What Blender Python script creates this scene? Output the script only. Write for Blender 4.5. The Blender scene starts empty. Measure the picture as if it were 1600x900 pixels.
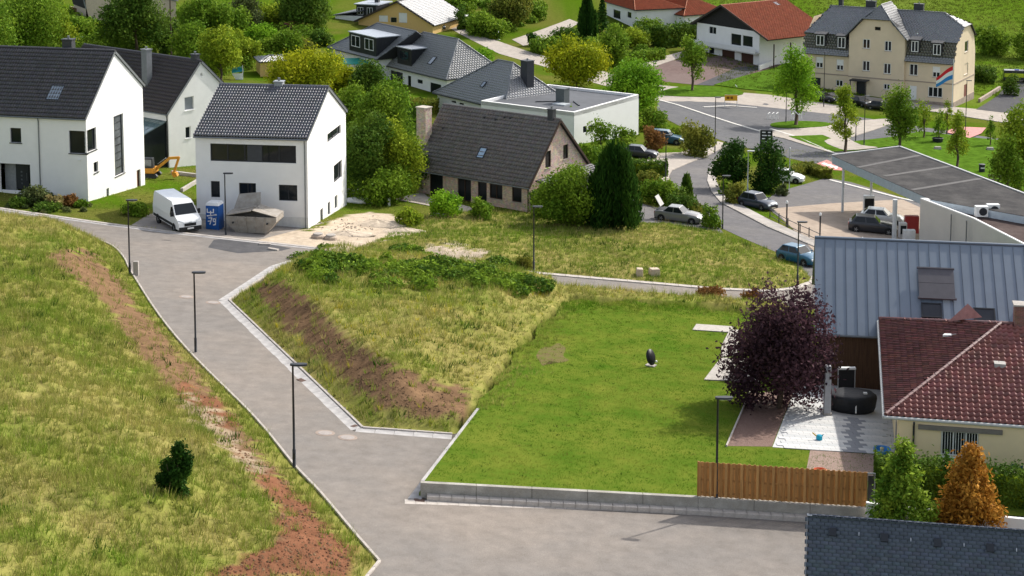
import bpy, math, random
import numpy as np
from mathutils import Vector
random.seed(7); RNG = np.random.default_rng(7)
SC = bpy.context.scene
COL = SC.collection
# ---------------------------------------------------------------- camera
FP=2600.; CX=800.; CY=14.; YH=-300.; CH=35.          # focal length, principal point and horizon in photo pixels; camera height
PT=math.atan((CY-YH)/FP); CP,SP=math.cos(PT),math.sin(PT)
cam_d=bpy.data.cameras.new('camera'); cam=bpy.data.objects.new('camera',cam_d); COL.objects.link(cam)
cam_d.sensor_width=36.; cam_d.lens=FP/1600*36; cam_d.shift_y=-(450-CY)/1600
cam_d.clip_start=1.; cam_d.clip_end=6000.
cam.location=(0,0,CH); cam.rotation_euler=(math.pi/2-PT,0,0); SC.camera=cam
# ---------------------------------------------------------------- sky and sun
SUN_AZ=math.radians(47.); SUN_EL=math.radians(38.)   # azimuth clockwise from +Y
W=bpy.data.worlds.new('World'); SC.world=W; W.use_nodes=True
_n=W.node_tree.nodes; _bg=_n['Background']; _sky=_n.new('ShaderNodeTexSky'); _sky.sky_type='NISHITA'
_sky.sun_disc=False; _sky.sun_elevation=SUN_EL; _sky.sun_rotation=SUN_AZ; _sky.air_density=1.; _sky.dust_density=2.5; _sky.ozone_density=1.
_hs=_n.new('ShaderNodeHueSaturation'); _hs.inputs['Saturation'].default_value=.5      # high thin cloud whitens the whole sky
W.node_tree.links.new(_sky.outputs[0],_hs.inputs['Color']); W.node_tree.links.new(_hs.outputs[0],_bg.inputs[0]); _bg.inputs[1].default_value=.15
sun_d=bpy.data.lights.new('sun','SUN'); sun=bpy.data.objects.new('sun',sun_d); COL.objects.link(sun)
sun_d.energy=3.1; sun_d.angle=math.radians(.9); sun_d.color=(1,.95,.87)
_sd=Vector((math.sin(SUN_AZ)*math.cos(SUN_EL),math.cos(SUN_AZ)*math.cos(SUN_EL),math.sin(SUN_EL)))
sun.rotation_euler=_sd.to_track_quat('Z','Y').to_euler(); sun.location=_sd*300
SC.view_settings.view_transform='Standard'; SC.view_settings.look='None'
SC.view_settings.exposure=.72; SC.view_settings.gamma=1.; SC.view_settings.use_curve_mapping=False
SC.cycles.max_bounces=5; SC.cycles.diffuse_bounces=3; SC.cycles.glossy_bounces=2; SC.cycles.transmission_bounces=3; SC.cycles.transparent_max_bounces=4
# ---------------------------------------------------------------- terrain and survey helpers
def qY(Y):
    Y=np.asarray(Y,float); t=np.clip(Y-180,0,150)
    return np.where(Y<180,Y,180+t-.5*1.6/150*t*t)-np.clip(Y-330,0,None)*.6
def base(X,Y): return 9.4675-.066843*np.asarray(X,float)-.0795485*qY(Y)
def ray(x,y):
    u=(x-CX)/FP; v=(y-CY)/FP
    return np.array([u,CP-v*SP,-SP-v*CP])
def proj(P):
    P=np.asarray(P,float); dx,dy,dz=P[...,0],P[...,1],P[...,2]-CH
    w=dy*CP-dz*SP
    return CX+FP*dx/w, CY-FP*(dy*SP+dz*CP)/w
def G(x,y,h=0.,fn=None):
    d=ray(x,y); fn=fn or base; lo,hi=20.,60.
    g=lambda t: CH+t*d[2]-float(fn(t*d[0],t*d[1]))-h
    while g(hi)>0 and hi<3000: lo=hi; hi*=1.1
    for _ in range(40):
        m=.5*(lo+hi)
        if g(m)>0: lo=m
        else: hi=m
    return np.array([lo*d[0],lo*d[1],CH+lo*d[2]])
def zat(P,py):
    k=(CY-py)/FP
    return CH+P[1]*(k*CP-SP)/(CP+k*SP)
def tat(P,ex,px):
    k=(px-CX)/FP
    return (k*(P[1]*CP-(P[2]-CH)*SP)-P[0])/(ex[0]-k*ex[1]*CP)
def onz(x,y,z):
    d=ray(x,y); t=(z-CH)/d[2]
    return np.array([t*d[0],t*d[1],z])
def sc(P): return FP/(P[1]*CP-(P[2]-CH)*SP)
def pip(x,y,poly):
    """vectorised point in polygon"""
    x=np.asarray(x); y=np.asarray(y); ins=np.zeros(x.shape,bool); n=len(poly); j=n-1
    for i in range(n):
        xi,yi=poly[i]; xj,yj=poly[j]
        if yi!=yj: ins^=((yi>y)!=(yj>y))&(x<(xj-xi)*(y-yi)/(yj-yi)+xi)
        j=i
    return ins
def pdist(X,Y,line):
    """distance to a world polyline"""
    X=np.asarray(X,float); Y=np.asarray(Y,float); best=np.full(X.shape,1e9)
    for (ax,ay),(bx,by) in zip(line[:-1],line[1:]):
        ux,uy=bx-ax,by-ay; L=ux*ux+uy*uy+1e-9
        t=np.clip(((X-ax)*ux+(Y-ay)*uy)/L,0,1)
        best=np.minimum(best,np.hypot(X-ax-t*ux,Y-ay-t*uy))
    return best
def gl(pts,h=0.): return [tuple(G(x,y,h)[:2]) for x,y in pts]
def sstep(t): t=np.clip(t,0,1); return t*t*(3-2*t)
_lat=np.random.default_rng(3).random((64,64))
def vnoise(x,y):
    x=np.asarray(x,float); y=np.asarray(y,float); xi=np.floor(x).astype(int); yi=np.floor(y).astype(int)
    fx=sstep(x-xi); fy=sstep(y-yi); a=lambda i,j:_lat[(xi+i)%64,(yi+j)%64]
    return (a(0,0)*(1-fx)+a(1,0)*fx)*(1-fy)+(a(0,1)*(1-fx)+a(1,1)*fx)*fy
def fbm(x,y): return .5*vnoise(x,y)+.3*vnoise(x*2.1+7,y*2.1+3)+.2*vnoise(x*4.3+1,y*4.3+9)
# ---------------------------------------------------------------- materials
MATS={}
def srgb(r,g,b):
    f=lambda c:(c/255/12.92) if c<=10 else ((c/255+.055)/1.055)**2.4
    return (f(r),f(g),f(b))
def mat(name,col,rough=.8,var=.12,scale=3.,bump=0.,bscale=None,metal=0.,spec=.3,coat=0.,attr=False,col2=None,stretch=None,emit=None,trans=0.,ior=None):
    """principled surface with noise-driven tone changes and fine relief"""
    if name in MATS: return MATS[name]
    m=bpy.data.materials.new(name); m.use_nodes=True; nt=m.node_tree; N=nt.nodes; L=nt.links; b=N['Principled BSDF']
    b.inputs['Roughness'].default_value=rough; b.inputs['Metallic'].default_value=metal; b.inputs['Specular IOR Level'].default_value=spec
    if coat: b.inputs['Coat Weight'].default_value=coat; b.inputs['Coat Roughness'].default_value=.08
    if ior: b.inputs['IOR'].default_value=ior
    if trans: b.inputs['Transmission Weight'].default_value=trans
    tc=N.new('ShaderNodeTexCoord'); vec=tc.outputs['Object']
    if stretch:
        mp=N.new('ShaderNodeMapping'); mp.inputs['Scale'].default_value=stretch; L.new(vec,mp.inputs[0]); vec=mp.outputs[0]
    nz=N.new('ShaderNodeTexNoise'); nz.inputs['Scale'].default_value=scale; nz.inputs['Detail'].default_value=6; nz.inputs['Roughness'].default_value=.65
    L.new(vec,nz.inputs['Vector'])
    rp=N.new('ShaderNodeMapRange'); rp.inputs['From Min'].default_value=.3; rp.inputs['From Max'].default_value=.7
    L.new(nz.outputs['Fac'],rp.inputs['Value'])
    mx=N.new('ShaderNodeMix'); mx.data_type='RGBA'; L.new(rp.outputs[0],mx.inputs['Factor'])
    c2=col2 or tuple(min(1,c*(1+var)) for c in col); c1=col if col2 else tuple(c*(1-var) for c in col)
    if attr:
        at=N.new('ShaderNodeAttribute'); at.attribute_name='col'
        m2=N.new('ShaderNodeMix'); m2.data_type='RGBA'; m2.blend_type='MULTIPLY'; m2.inputs['Factor'].default_value=1
        mx.inputs['A'].default_value=(1-var,1-var,1-var,1); mx.inputs['B'].default_value=(1+var,1+var,1+var,1)
        L.new(at.outputs['Color'],m2.inputs['A']); L.new(mx.outputs['Result'],m2.inputs['B']); out=m2.outputs['Result']
    else:
        mx.inputs['A'].default_value=(*c1,1); mx.inputs['B'].default_value=(*c2,1); out=mx.outputs['Result']
    L.new(out,b.inputs['Base Color'])
    if bump:
        n2=N.new('ShaderNodeTexNoise'); n2.inputs['Scale'].default_value=bscale or scale*6; n2.inputs['Detail'].default_value=4; L.new(vec,n2.inputs['Vector'])
        bp=N.new('ShaderNodeBump'); bp.inputs['Strength'].default_value=bump; bp.inputs['Distance'].default_value=.05
        L.new(n2.outputs['Fac'],bp.inputs['Height']); L.new(bp.outputs[0],b.inputs['Normal'])
    if emit: b.inputs['Emission Color'].default_value=(*emit,1); b.inputs['Emission Strength'].default_value=1
    MATS[name]=m; return m
# ---------------------------------------------------------------- mesh builder
def V3(a): return np.asarray(a,float)
def unit(a): a=V3(a); return a/(np.linalg.norm(a)+1e-12)
class MB:
    def __init__(s): s.v=[]; s.f=[]; s.mi=[]; s.m=0
    def add(s,vs,fs):
        o=len(s.v); s.v+=[tuple(map(float,v)) for v in vs]; s.f+=[tuple(i+o for i in f) for f in fs]; s.mi+=[s.m]*len(fs); return s
    def box(s,x0,y0,z0,x1,y1,z1,tx=0,ty=0):
        return s.add([(x0,y0,z0),(x1,y0,z0),(x1,y1,z0),(x0,y1,z0),(x0+tx,y0+ty,z1),(x1-tx,y0+ty,z1),(x1-tx,y1-ty,z1),(x0+tx,y1-ty,z1)],
            [(3,2,1,0),(4,5,6,7),(0,1,5,4),(1,2,6,5),(2,3,7,6),(3,0,4,7)])
    def obox(s,c,a,b,d):
        c,a,b,d=map(V3,(c,a,b,d))
        return s.add([c-a-b-d,c+a-b-d,c+a+b-d,c-a+b-d,c-a-b+d,c+a-b+d,c+a+b+d,c-a+b+d],[(3,2,1,0),(4,5,6,7),(0,1,5,4),(1,2,6,5),(2,3,7,6),(3,0,4,7)])
    def bar(s,p,q,w,h=None,up=(0,0,1)):
        p,q=V3(p),V3(q); d=q-p; a=unit(np.cross(d,up)) if np.linalg.norm(np.cross(d,up))>1e-6 else V3((1,0,0)); n=unit(np.cross(a,d))
        return s.obox((p+q)/2,d/2,a*w/2,n*(h or w)/2)
    def slab(s,poly,n,t):
        """flat polygon of 3D points thickened along n"""
        poly=[V3(p) for p in poly]; n=V3(n)*t; k=len(poly)
        return s.add(poly+[p+n for p in poly],[tuple(range(k))[::-1],tuple(range(k,2*k))]+[(i,(i+1)%k,k+(i+1)%k,k+i) for i in range(k)])
    def prism(s,poly,z0,z1): return s.slab([(x,y,z0) for x,y in poly],(0,0,1),z1-z0)
    def tube(s,pts,r,n=8,cap=True):
        pts=[V3(p) for p in pts]; k=len(pts); rs=r if hasattr(r,'__len__') else [r]*k; vs=[]; fs=[]
        for i,p in enumerate(pts):
            d=unit(pts[min(i+1,k-1)]-pts[max(i-1,0)]); a=np.cross(d,(0,0,1))
            a=unit(a) if np.linalg.norm(a)>1e-3 else V3((1,0,0)); b=np.cross(d,a)
            vs+=[p+rs[i]*(a*math.cos(2*math.pi*j/n)+b*math.sin(2*math.pi*j/n)) for j in range(n)]
        for i in range(k-1):
            fs+=[(i*n+j,i*n+(j+1)%n,(i+1)*n+(j+1)%n,(i+1)*n+j) for j in range(n)]
        if cap: fs+=[tuple(range(n)),tuple(range((k-1)*n,k*n))[::-1]]
        return s.add(vs,fs)
    def lathe(s,prof,n=12,c=(0,0,0)):
        vs=[(c[0]+r*math.cos(2*math.pi*j/n),c[1]+r*math.sin(2*math.pi*j/n),c[2]+z) for r,z in prof for j in range(n)]
        fs=[(i*n+j,i*n+(j+1)%n,(i+1)*n+(j+1)%n,(i+1)*n+j) for i in range(len(prof)-1) for j in range(n)]
        fs+=[tuple(range(n))[::-1],tuple(range((len(prof)-1)*n,len(prof)*n))]
        return s.add(vs,fs)
    def loft(s,rings,closed=True,caps=True):
        n=len(rings[0]); vs=[p for r in rings for p in r]; fs=[]
        for i in range(len(rings)-1):
            for j in range(n if closed else n-1): fs.append((i*n+j,i*n+(j+1)%n,(i+1)*n+(j+1)%n,(i+1)*n+j))
        if caps: fs+=[tuple(range(n))[::-1],tuple(range((len(rings)-1)*n,len(rings)*n))]
        return s.add(vs,fs)
    def mesh(s,name,mats,smooth=False):
        me=bpy.data.meshes.new(name); me.from_pydata(s.v,[],s.f)
        for m in (mats if isinstance(mats,(list,tuple)) else [mats]): me.materials.append(m)
        if any(s.mi): me.polygons.foreach_set('material_index',s.mi)
        if smooth: me.polygons.foreach_set('use_smooth',[True]*len(s.f))
        return me
    def build(s,name,mats,parent=None,smooth=False,bevel=0.,kind=None):
        o=bpy.data.objects.new(name,s.mesh(name,mats,smooth)); COL.objects.link(o)
        if parent is not None: o.parent=parent
        if bevel:
            md=o.modifiers.new('bevel','BEVEL'); md.width=bevel; md.segments=2; md.limit_method='ANGLE'
        if kind: o['kind']=kind
        return o
def npmesh(name,verts,faces,mats,col=None,k=None,smooth=False):
    """fast mesh from numpy: faces (n,k)"""
    me=bpy.data.meshes.new(name); nf,k=faces.shape
    me.vertices.add(len(verts)); me.vertices.foreach_set('co',np.ascontiguousarray(verts,dtype=np.float32).ravel())
    me.loops.add(nf*k); me.loops.foreach_set('vertex_index',np.ascontiguousarray(faces,dtype=np.int32).ravel())
    me.polygons.add(nf); me.polygons.foreach_set('loop_start',np.arange(0,nf*k,k,dtype=np.int32))
    if smooth: me.polygons.foreach_set('use_smooth',np.ones(nf,bool))
    if col is not None:
        a=me.color_attributes.new('col','FLOAT_COLOR','POINT'); c=np.ones((len(verts),4),np.float32); c[:,:3]=col; a.data.foreach_set('color',c.ravel())
    me.materials.append(mats); me.update(calc_edges=True); me.validate(); return me
def link(name,me,parent=None,kind=None):
    o=bpy.data.objects.new(name,me); COL.objects.link(o)
    if parent is not None: o.parent=parent
    if kind: o['kind']=kind
    return o
def tag(o,label,cat,group=None):
    o['label']=label; o['category']=cat
    if group: o['group']=group
    return o
def thing(name,label,cat,loc=(0,0,0),rz=0.,group=None):
    o=bpy.data.objects.new(name,None); COL.objects.link(o); o.location=tuple(map(float,loc)); o.rotation_euler=(0,0,rz); o.empty_display_size=.5
    return tag(o,label,cat,group)
def dup(root,loc,rz,label,group=None,scale=None):
    r=root.copy(); COL.objects.link(r); r.location=tuple(map(float,loc)); r.rotation_euler=(0,0,rz); r['label']=label
    if scale: r.scale=scale
    if group: r['group']=group
    for ch in list(root.children):
        c=ch.copy(); COL.objects.link(c); c.parent=r
        for g in list(ch.children):
            d=g.copy(); COL.objects.link(d); d.parent=c
    return r
# ================================================================ ground
def catmull(pts,n=6,closed=False):
    pts=[V3(p) for p in pts]; out=[]; k=len(pts)
    for i in range(k if closed else k-1):
        p0,p1,p2,p3=(pts[(i-1)%k],pts[i],pts[(i+1)%k],pts[(i+2)%k]) if closed else (pts[max(i-1,0)],pts[i],pts[i+1],pts[min(i+2,k-1)])
        for j in range(n):
            t=j/n; out.append(.5*((2*p1)+(-p0+p2)*t+(2*p0-5*p1+4*p2-p3)*t*t+(-p0+3*p1-3*p2+p3)*t**3))
    if not closed: out.append(pts[-1])
    return [tuple(p) for p in out]
# survey lines (photo pixels, turned into ground points)
KL_PX=[(-60,346),(0,352),(70,360),(125,369),(160,378),(180,388),(195,405),(205,425),(250,495),(305,560),(400,655),(460,728),(500,770),(555,835),(593,878)]
KL=gl(catmull(KL_PX,4)); KL_ALL=KL+gl([(575,900),(520,955)])
KC=gl([(520,396),(480,401),(425,418),(345,470),(450,570),(555,672),(705,684)])
R2N=gl([(520,404),(640,418),(760,436),(850,449),(1000,463),(1150,474),(1240,480)])
HILL=KL_ALL+[(-14,34),(-130,30),(-130,KL[0][1]+4)]
LAWN_PX=[(660,751),(744,641),(749,624),(771,606),(776,588),(799,570),(803,546),(836,530),(840,508),(869,494),(877,474),(908,467),(942,474),(985,468),(1022,478),(1060,474),(1105,485),(1150,488),(1195,520),(1340,560),(1700,585),(1700,812),(1352,792),(1090,776)]
LAWN=gl(LAWN_PX,.7)
BANK=KC+gl([(744,641),(768,600),(800,555),(850,505),(890,468),(1060,478),(1200,485)],.35)+R2N[::-1]
def feature(X,Y):
    X=np.asarray(X,float); Y=np.asarray(Y,float); h=np.zeros(X.shape)
    rough=fbm(X*.35,Y*.35)-.5; fine=fbm(X*1.3+5,Y*1.3)-.5
    near=(np.abs(X)<60)&(Y<170)&(Y>25)
    # left hillside
    m=pip(X,Y,HILL); d=pdist(X,Y,KL_ALL)
    sl=.26+.22*sstep((-24-X)/8.)
    hh=np.minimum(sl*np.clip(d-.35,0,None),2.0+.14*np.clip(d-6,0,None))+np.clip(d/4,0,1)*(rough*.9+fine*.35)
    h=np.where(m,np.clip(hh,0,9),h)
    # mound between the lane and the lawn
    m=pip(X,Y,BANK); dk=pdist(X,Y,KC); dr=pdist(X,Y,R2N); dl=np.where(pip(X,Y,LAWN),0,pdist(X,Y,LAWN+LAWN[:1]))
    a=.55*np.clip(dk-.75,0,None); b=.68+.07*dl+.035*dl*dl; c=.6*np.clip(dr-.2,0,None)
    hb=np.minimum(np.minimum(a,b),np.minimum(c,1.75))+np.clip(np.minimum(dk,dr)/3,0,1)*(rough*.5+fine*.3)*np.clip(dl/1.5,0,1)
    hb=np.where(X>3,np.minimum(hb,.62+.3*fine),hb)
    h=np.where(m,np.clip(hb,0,4),h)
    # lawn terrace (its own sheet lies just above)
    m=pip(X,Y,LAWN); h=np.where(m,np.where(pdist(X,Y,LAWN[:1]+LAWN[-2:])<.9,.2,.55),h)
    mm=pip(X,Y,[(20,60),(70,60),(70,112),(16.5,112),(16.5,80)])&~pip(X,Y,LAWN)
    # meadow roughness
    md=pip(X,Y,MEADOW); h=np.where(md,np.clip(pdist(X,Y,MEADOW+MEADOW[:1])/3,0,1)*(.35+rough*.7+fine*.35),h)
    return np.where(near,h,0)
MEADOW_PX=[(545,392),(600,372),(640,340),(690,330),(830,335),(960,345),(1060,352),(1120,362),(1200,391),(1255,420),(1272,440),(1200,455),(1000,441),(845,427),(760,416),(640,403)]
MEADOW=gl(MEADOW_PX)
def terr(X,Y): return base(X,Y)+feature(X,Y)
def GT(x,y): return G(x,y,0,terr)
gx=np.concatenate([-np.geomspace(900,48,26)[:-1],np.arange(-48,48.01,.45),np.geomspace(48,900,26)[1:]])
gy=np.concatenate([np.linspace(-150,44,9),np.arange(46,166,.45),np.arange(166,330,2.5),np.geomspace(332,2500,24)])
XX,YY=np.meshgrid(gx,gy); 
FE=feature(XX,YY); ZZ=base(XX,YY)+FE
# hills far out of frame keep rising gently
PXX,PYY=proj(np.stack([XX,YY,ZZ],-1)); PYY=np.where(YY>20,PYY,5000)
n1=fbm(XX*.16,YY*.16); n2=fbm(XX*.7+9,YY*.7); n3=vnoise(XX*2.3,YY*2.3); n4=fbm(XX*.05+3,YY*.05)
def lerp(a,b,t): return np.asarray(a)*(1-t[...,None])+np.asarray(b)*t[...,None]
C_LUSH=np.array([.085,.16,.009]); C_DRY=np.array([.285,.24,.085]); C_DULL=np.array([.15,.16,.032]); C_SOIL=np.array([.15,.092,.052]); C_RED=np.array([.175,.08,.045]); C_SAND=np.array([.46,.38,.29]); C_PALE=np.array([.27,.205,.14]); C_MULCH=np.array([.13,.08,.055])
HILL_SOIL=[(75,388),(140,390),(200,455),(258,525),(328,605),(392,685),(445,748),(505,815),(550,880),(545,905),(320,905),(380,872),(428,852),(440,815),(398,752),(345,696),(296,640),(240,580),(180,505),(138,450),(90,418)]
HILL_RED=[(268,596),(330,620),(372,662),(335,668),(290,636),(440,752),(500,800),(550,868),(548,905),(318,905),(390,868),(432,850),(438,800),(404,752)]
HILL_PALE=[(285,618),(330,640),(372,690),(412,728),(400,742),(345,700),(300,650)]
BANK_SOIL=[(400,436),(446,440),(505,488),(552,540),(612,566),(660,594),(738,612),(728,655),(640,655),(568,622),(508,568),(446,512),(408,470)]
SAND_PX=[(482,362),(520,345),(545,333),(600,332),(628,342),(645,358),(640,368),(606,372),(572,384),(545,394),(470,390),(392,377),(360,366),(440,356)]
HILLM=pip(XX,YY,HILL); BANKM=pip(XX,YY,BANK); LAWNM=pip(XX,YY,LAWN); MEADM=pip(XX,YY,MEADOW)
jx=PXX+(n2-.5)*46; jy=PYY+(n3-.5)*18
col=lerp(C_LUSH*.7,C_DULL*.75,sstep(n1*2.2-.6))
col=np.where((YY>265)[...,None]&(XX>40)[...,None],lerp(C_LUSH*.85,np.array([.12,.165,.025]),sstep(n1*2-.5)),col)
hcol=lerp(lerp(C_LUSH*1.1,C_DULL*1.1,np.clip(.35+.65*sstep(n2*2.4-.5),0,1)),C_DRY,np.clip(.25+.5*sstep(n1*2.6-.85)+.3*(n3-.5),0,1))
col=np.where((HILLM|BANKM|MEADM)[...,None],hcol,col)
for poly,c,msk in ((HILL_SOIL,C_SOIL*1.15,HILLM),(BANK_SOIL,C_SOIL*1.1,BANKM),(HILL_RED,C_RED,HILLM),(HILL_PALE,C_PALE,HILLM),([(642,393),(700,380),(770,393),(742,406),(690,404)],C_SAND*.85,MEADM)):
    m=pip(jx,jy,poly)&msk; col=np.where(m[...,None],lerp(c*.8,c*1.2,n3),col)
m=pip(PXX+(n2-.5)*14,PYY+(n3-.5)*7,SAND_PX); col=np.where(m[...,None],lerp(C_SAND*.8,C_SAND*1.12,n2),col)
col=np.where(LAWNM[...,None],lerp(C_LUSH,C_DULL,n2),col)
# the garden of the pale pebble drive and the yard behind the wood-clad house
ny,nx=XX.shape
fi=np.arange(ny*nx).reshape(ny,nx); faces=np.stack([fi[:-1,:-1],fi[:-1,1:],fi[1:,1:],fi[1:,:-1]],-1).reshape(-1,4)
def ground_mat():
    m=mat('ground_soil_and_turf',(1,1,1),rough=.95,var=.22,scale=2.2,bump=.6,bscale=9.,attr=True,spec=0.); return m
# road surfaces cut into the terrain a little so that their sheets lie clear of it
ROADS=[]
def sheet(name,px,h,m,smooth=0,kind='structure',world=None,skirt=0.,parent=None,maxlen=9.):
    import bmesh
    pts=world if world else gl(catmull(px,smooth,True) if smooth else px)
    bm=bmesh.new(); vs=[bm.verts.new((x,y,0)) for x,y in pts]; f=bm.faces.new(vs)
    if f.normal.z<0 or sum(pts[i-1][0]*pts[i][1]-pts[i][0]*pts[i-1][1] for i in range(len(pts)))<0: f.normal_flip()
    bmesh.ops.triangulate(bm,faces=bm.faces[:])
    for _ in range(6):
        es=[e for e in bm.edges if e.calc_length()>maxlen]
        if not es: break
        bmesh.ops.subdivide_edges(bm,edges=es,cuts=1); bmesh.ops.triangulate(bm,faces=[f for f in bm.faces if len(f.verts)>3])
    if skirt:
        be=[e for e in bm.edges if e.is_boundary]; r=bmesh.ops.extrude_edge_only(bm,edges=be)
        dn={v for v in r['geom'] if isinstance(v,bmesh.types.BMVert)}
    else: dn=set()
    for v in bm.verts:
        v.co.z=float(base(v.co.x,v.co.y))+h-(skirt if v in dn else 0)
    me=bpy.data.meshes.new(name); bm.to_mesh(me); bm.free(); me.materials.append(m)
    return link(name,me,parent,kind)
def asphalt(name,c,dust,fine=.25,dscale=.12,damt=.6):
    if name in MATS: return MATS[name]
    m=bpy.data.materials.new(name); m.use_nodes=True; nt=m.node_tree; N=nt.nodes; L=nt.links; b=N['Principled BSDF']
    b.inputs['Roughness'].default_value=.95; b.inputs['Specular IOR Level'].default_value=.05
    tc=N.new('ShaderNodeTexCoord')
    def noise(s,d=6,r=.6):
        n=N.new('ShaderNodeTexNoise'); n.inputs['Scale'].default_value=s; n.inputs['Detail'].default_value=d; n.inputs['Roughness'].default_value=r; L.new(tc.outputs['Object'],n.inputs['Vector']); return n
    def rng(n,a,bb,lo=0,hi=1):
        r=N.new('ShaderNodeMapRange'); r.inputs[1].default_value=a; r.inputs[2].default_value=bb; r.inputs[3].default_value=lo; r.inputs[4].default_value=hi; L.new(n.outputs['Fac'],r.inputs[0]); return r
    big=rng(noise(dscale,7,.7),.42,.66,0,damt); mid=rng(noise(1.3),.3,.7,.86,1.14); fin=rng(noise(24,3,.8),.3,.7,1-fine,1+fine)
    mx=N.new('ShaderNodeMix'); mx.data_type='RGBA'; mx.inputs['A'].default_value=(*c,1); mx.inputs['B'].default_value=(*dust,1); L.new(big.outputs[0],mx.inputs['Factor'])
    mu=N.new('ShaderNodeMath'); mu.operation='MULTIPLY'; L.new(mid.outputs[0],mu.inputs[0]); L.new(fin.outputs[0],mu.inputs[1])
    m2=N.new('ShaderNodeMix'); m2.data_type='RGBA'; m2.blend_type='MULTIPLY'; m2.inputs['Factor'].default_value=1; L.new(mx.outputs['Result'],m2.inputs['A']); L.new(mu.outputs[0],m2.inputs['B'])
    L.new(m2.outputs['Result'],b.inputs['Base Color'])
    bp=N.new('ShaderNodeBump'); bp.inputs['Strength'].default_value=.35; bp.inputs['Distance'].default_value=.02; L.new(noise(30,3,.8).outputs['Fac'],bp.inputs['Height']); L.new(bp.outputs[0],b.inputs['Normal'])
    MATS[name]=m; return m
A_NEAR=asphalt('pale_dusty_asphalt',(.195,.178,.162),(.29,.24,.195),damt=.45,dscale=.07); A_DARK=asphalt('dark_asphalt',(.075,.075,.08),(.12,.115,.11),damt=.4)
A_MID=asphalt('grey_asphalt',(.135,.13,.132),(.2,.185,.17),damt=.5); A_RED=asphalt('reddish_paving',(.15,.105,.095),(.19,.15,.135),damt=.5)
PAVE=asphalt('pale_paving',(.36,.32,.28),(.44,.39,.33),fine=.12,dscale=.3); TANPAVE=asphalt('tan_forecourt',(.33,.265,.21),(.4,.33,.265),fine=.12,dscale=.3)
CONC=asphalt('weathered_concrete',(.36,.33,.3),(.48,.45,.41),fine=.15,dscale=.9); CONC_D=asphalt('damp_concrete',(.2,.19,.17),(.33,.31,.28),fine=.15,dscale=.8)
LANE_PX=[(-70,316),(0,326),(100,341),(160,349),(265,362),(400,377),(530,391),(640,402),(760,417),(845,428),(1000,442),(1120,453),(1200,456),(1275,439),(1300,470),(1240,482),(1150,474),(1000,463),(850,449),(760,436),(640,418),(520,403),(480,402),(425,418),(343,470),(552,674),(708,686),(640,784),(1000,799),(1350,812),(1760,850),(1760,1060),(440,1060),(575,900),(593,878)]+[tuple(p[:2]) for p in catmull(KL_PX,4)[::-1][1:]]
RIGHT_PX=[(1272,438),(1225,399),(1200,389),(1160,372),(1128,357),(1100,330),(1065,300),(1048,288),(1045,275),(1050,266),(1075,255),(1112,240),(1150,222),(1060,195),(1026,178),(1028,152),(1050,148),(1130,155),(1190,160),(1230,170),(1300,181),(1420,203),(1600,232),(1760,250),(1760,228),(1600,203),(1400,172),(1260,150),(1200,143),(1100,132),(1035,122),(960,110),(900,96),(840,88),(760,66),(700,36),(664,12),(640,-4),(655,-4),(690,24),(720,42),(780,66),(850,84),(905,92),(960,106),(1040,116),(1100,124),(1260,142),(1420,164),(1600,192),(1790,215),(1790,262),(1600,240),(1420,214),(1330,199),(1250,187),(1215,180),(1190,205),(1240,228),(1300,243),(1500,290),(1700,345),(1700,420),(1520,330),(1380,288),(1290,262),(1200,238),(1130,240),(1117,250),(1105,282),(1112,300),(1127,317),(1200,355),(1281,389),(1320,410),(1320,470)]
lane=sheet('lane',LANE_PX,.012,A_NEAR)
# village road network in overlapping pieces, each a few millimetres above the one before
rroad=sheet('side_road',[(1320,470),(1265,470),(1272,438),(1225,399),(1200,389),(1160,372),(1128,357),(1100,330),(1065,300),(1048,288),(1045,275),(1050,266),(1075,255),(1112,240),(1140,225),(1175,228),(1140,238),(1117,250),(1107,268),(1105,282),(1112,300),(1127,317),(1200,355),(1281,389),(1330,412)],.02,A_MID)
junc=sheet('main_road',[(1140,224),(1060,196),(1026,178),(1028,155),(1050,149),(1130,153),(1190,158),(1260,167),(1330,181),(1450,200),(1620,226),(1800,256),(1800,290),(1560,300),(1420,285),(1300,262),(1200,240)],.024,asphalt('main_road_asphalt',(.12,.12,.125),(.17,.165,.16),damt=.4))
far1=sheet('village_street',[(1028,158),(960,138),(900,122),(850,104),(780,84),(720,54),(680,30),(640,2),(620,-12),(650,-14),(676,6),(715,36),(760,58),(830,82),(880,96),(960,116),(1040,134),(1100,140),(1200,148),(1330,168),(1330,182),(1130,160)],.028,PAVE)
lot=sheet('asphalt_yard',[(1000,108),(1040,96),(1075,92),(1100,96),(1150,104),(1215,88),(1262,74),(1275,84),(1200,112),(1140,128),(1088,133),(1040,128)],.034,A_RED)
fore=sheet('station_forecourt',[(1190,318),(1215,300),(1292,278),(1330,285),(1480,330),(1520,420),(1300,420),(1270,382)],.03,A_MID)
fore2=sheet('tan_paving',[(1208,326),(1300,318),(1410,312),(1450,330),(1470,420),(1290,412)],.036,TANPAVE)
patch=sheet('asphalt_patch',[(325,387),(334,375),(352,373),(415,381),(455,388),(440,392),(372,396)],.018,A_DARK)
drive=sheet('brick_house_drive',[(968,350),(985,322),(1002,318),(1040,335),(1100,345),(1125,357),(1135,372),(1060,352)],.03,A_MID)
vandrive=sheet('paved_forecourt',[(205,352),(232,335),(300,320),(480,352),(520,345),(400,376),(330,369),(262,361)],.008,asphalt('grey_pavers',(.24,.22,.2),(.36,.31,.26),fine=.2,dscale=.5))
terrace=sheet('stone_terrace',[(614,312),(660,300),(668,308),(760,330),(720,332),(650,318)],.05,PAVE)
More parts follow.
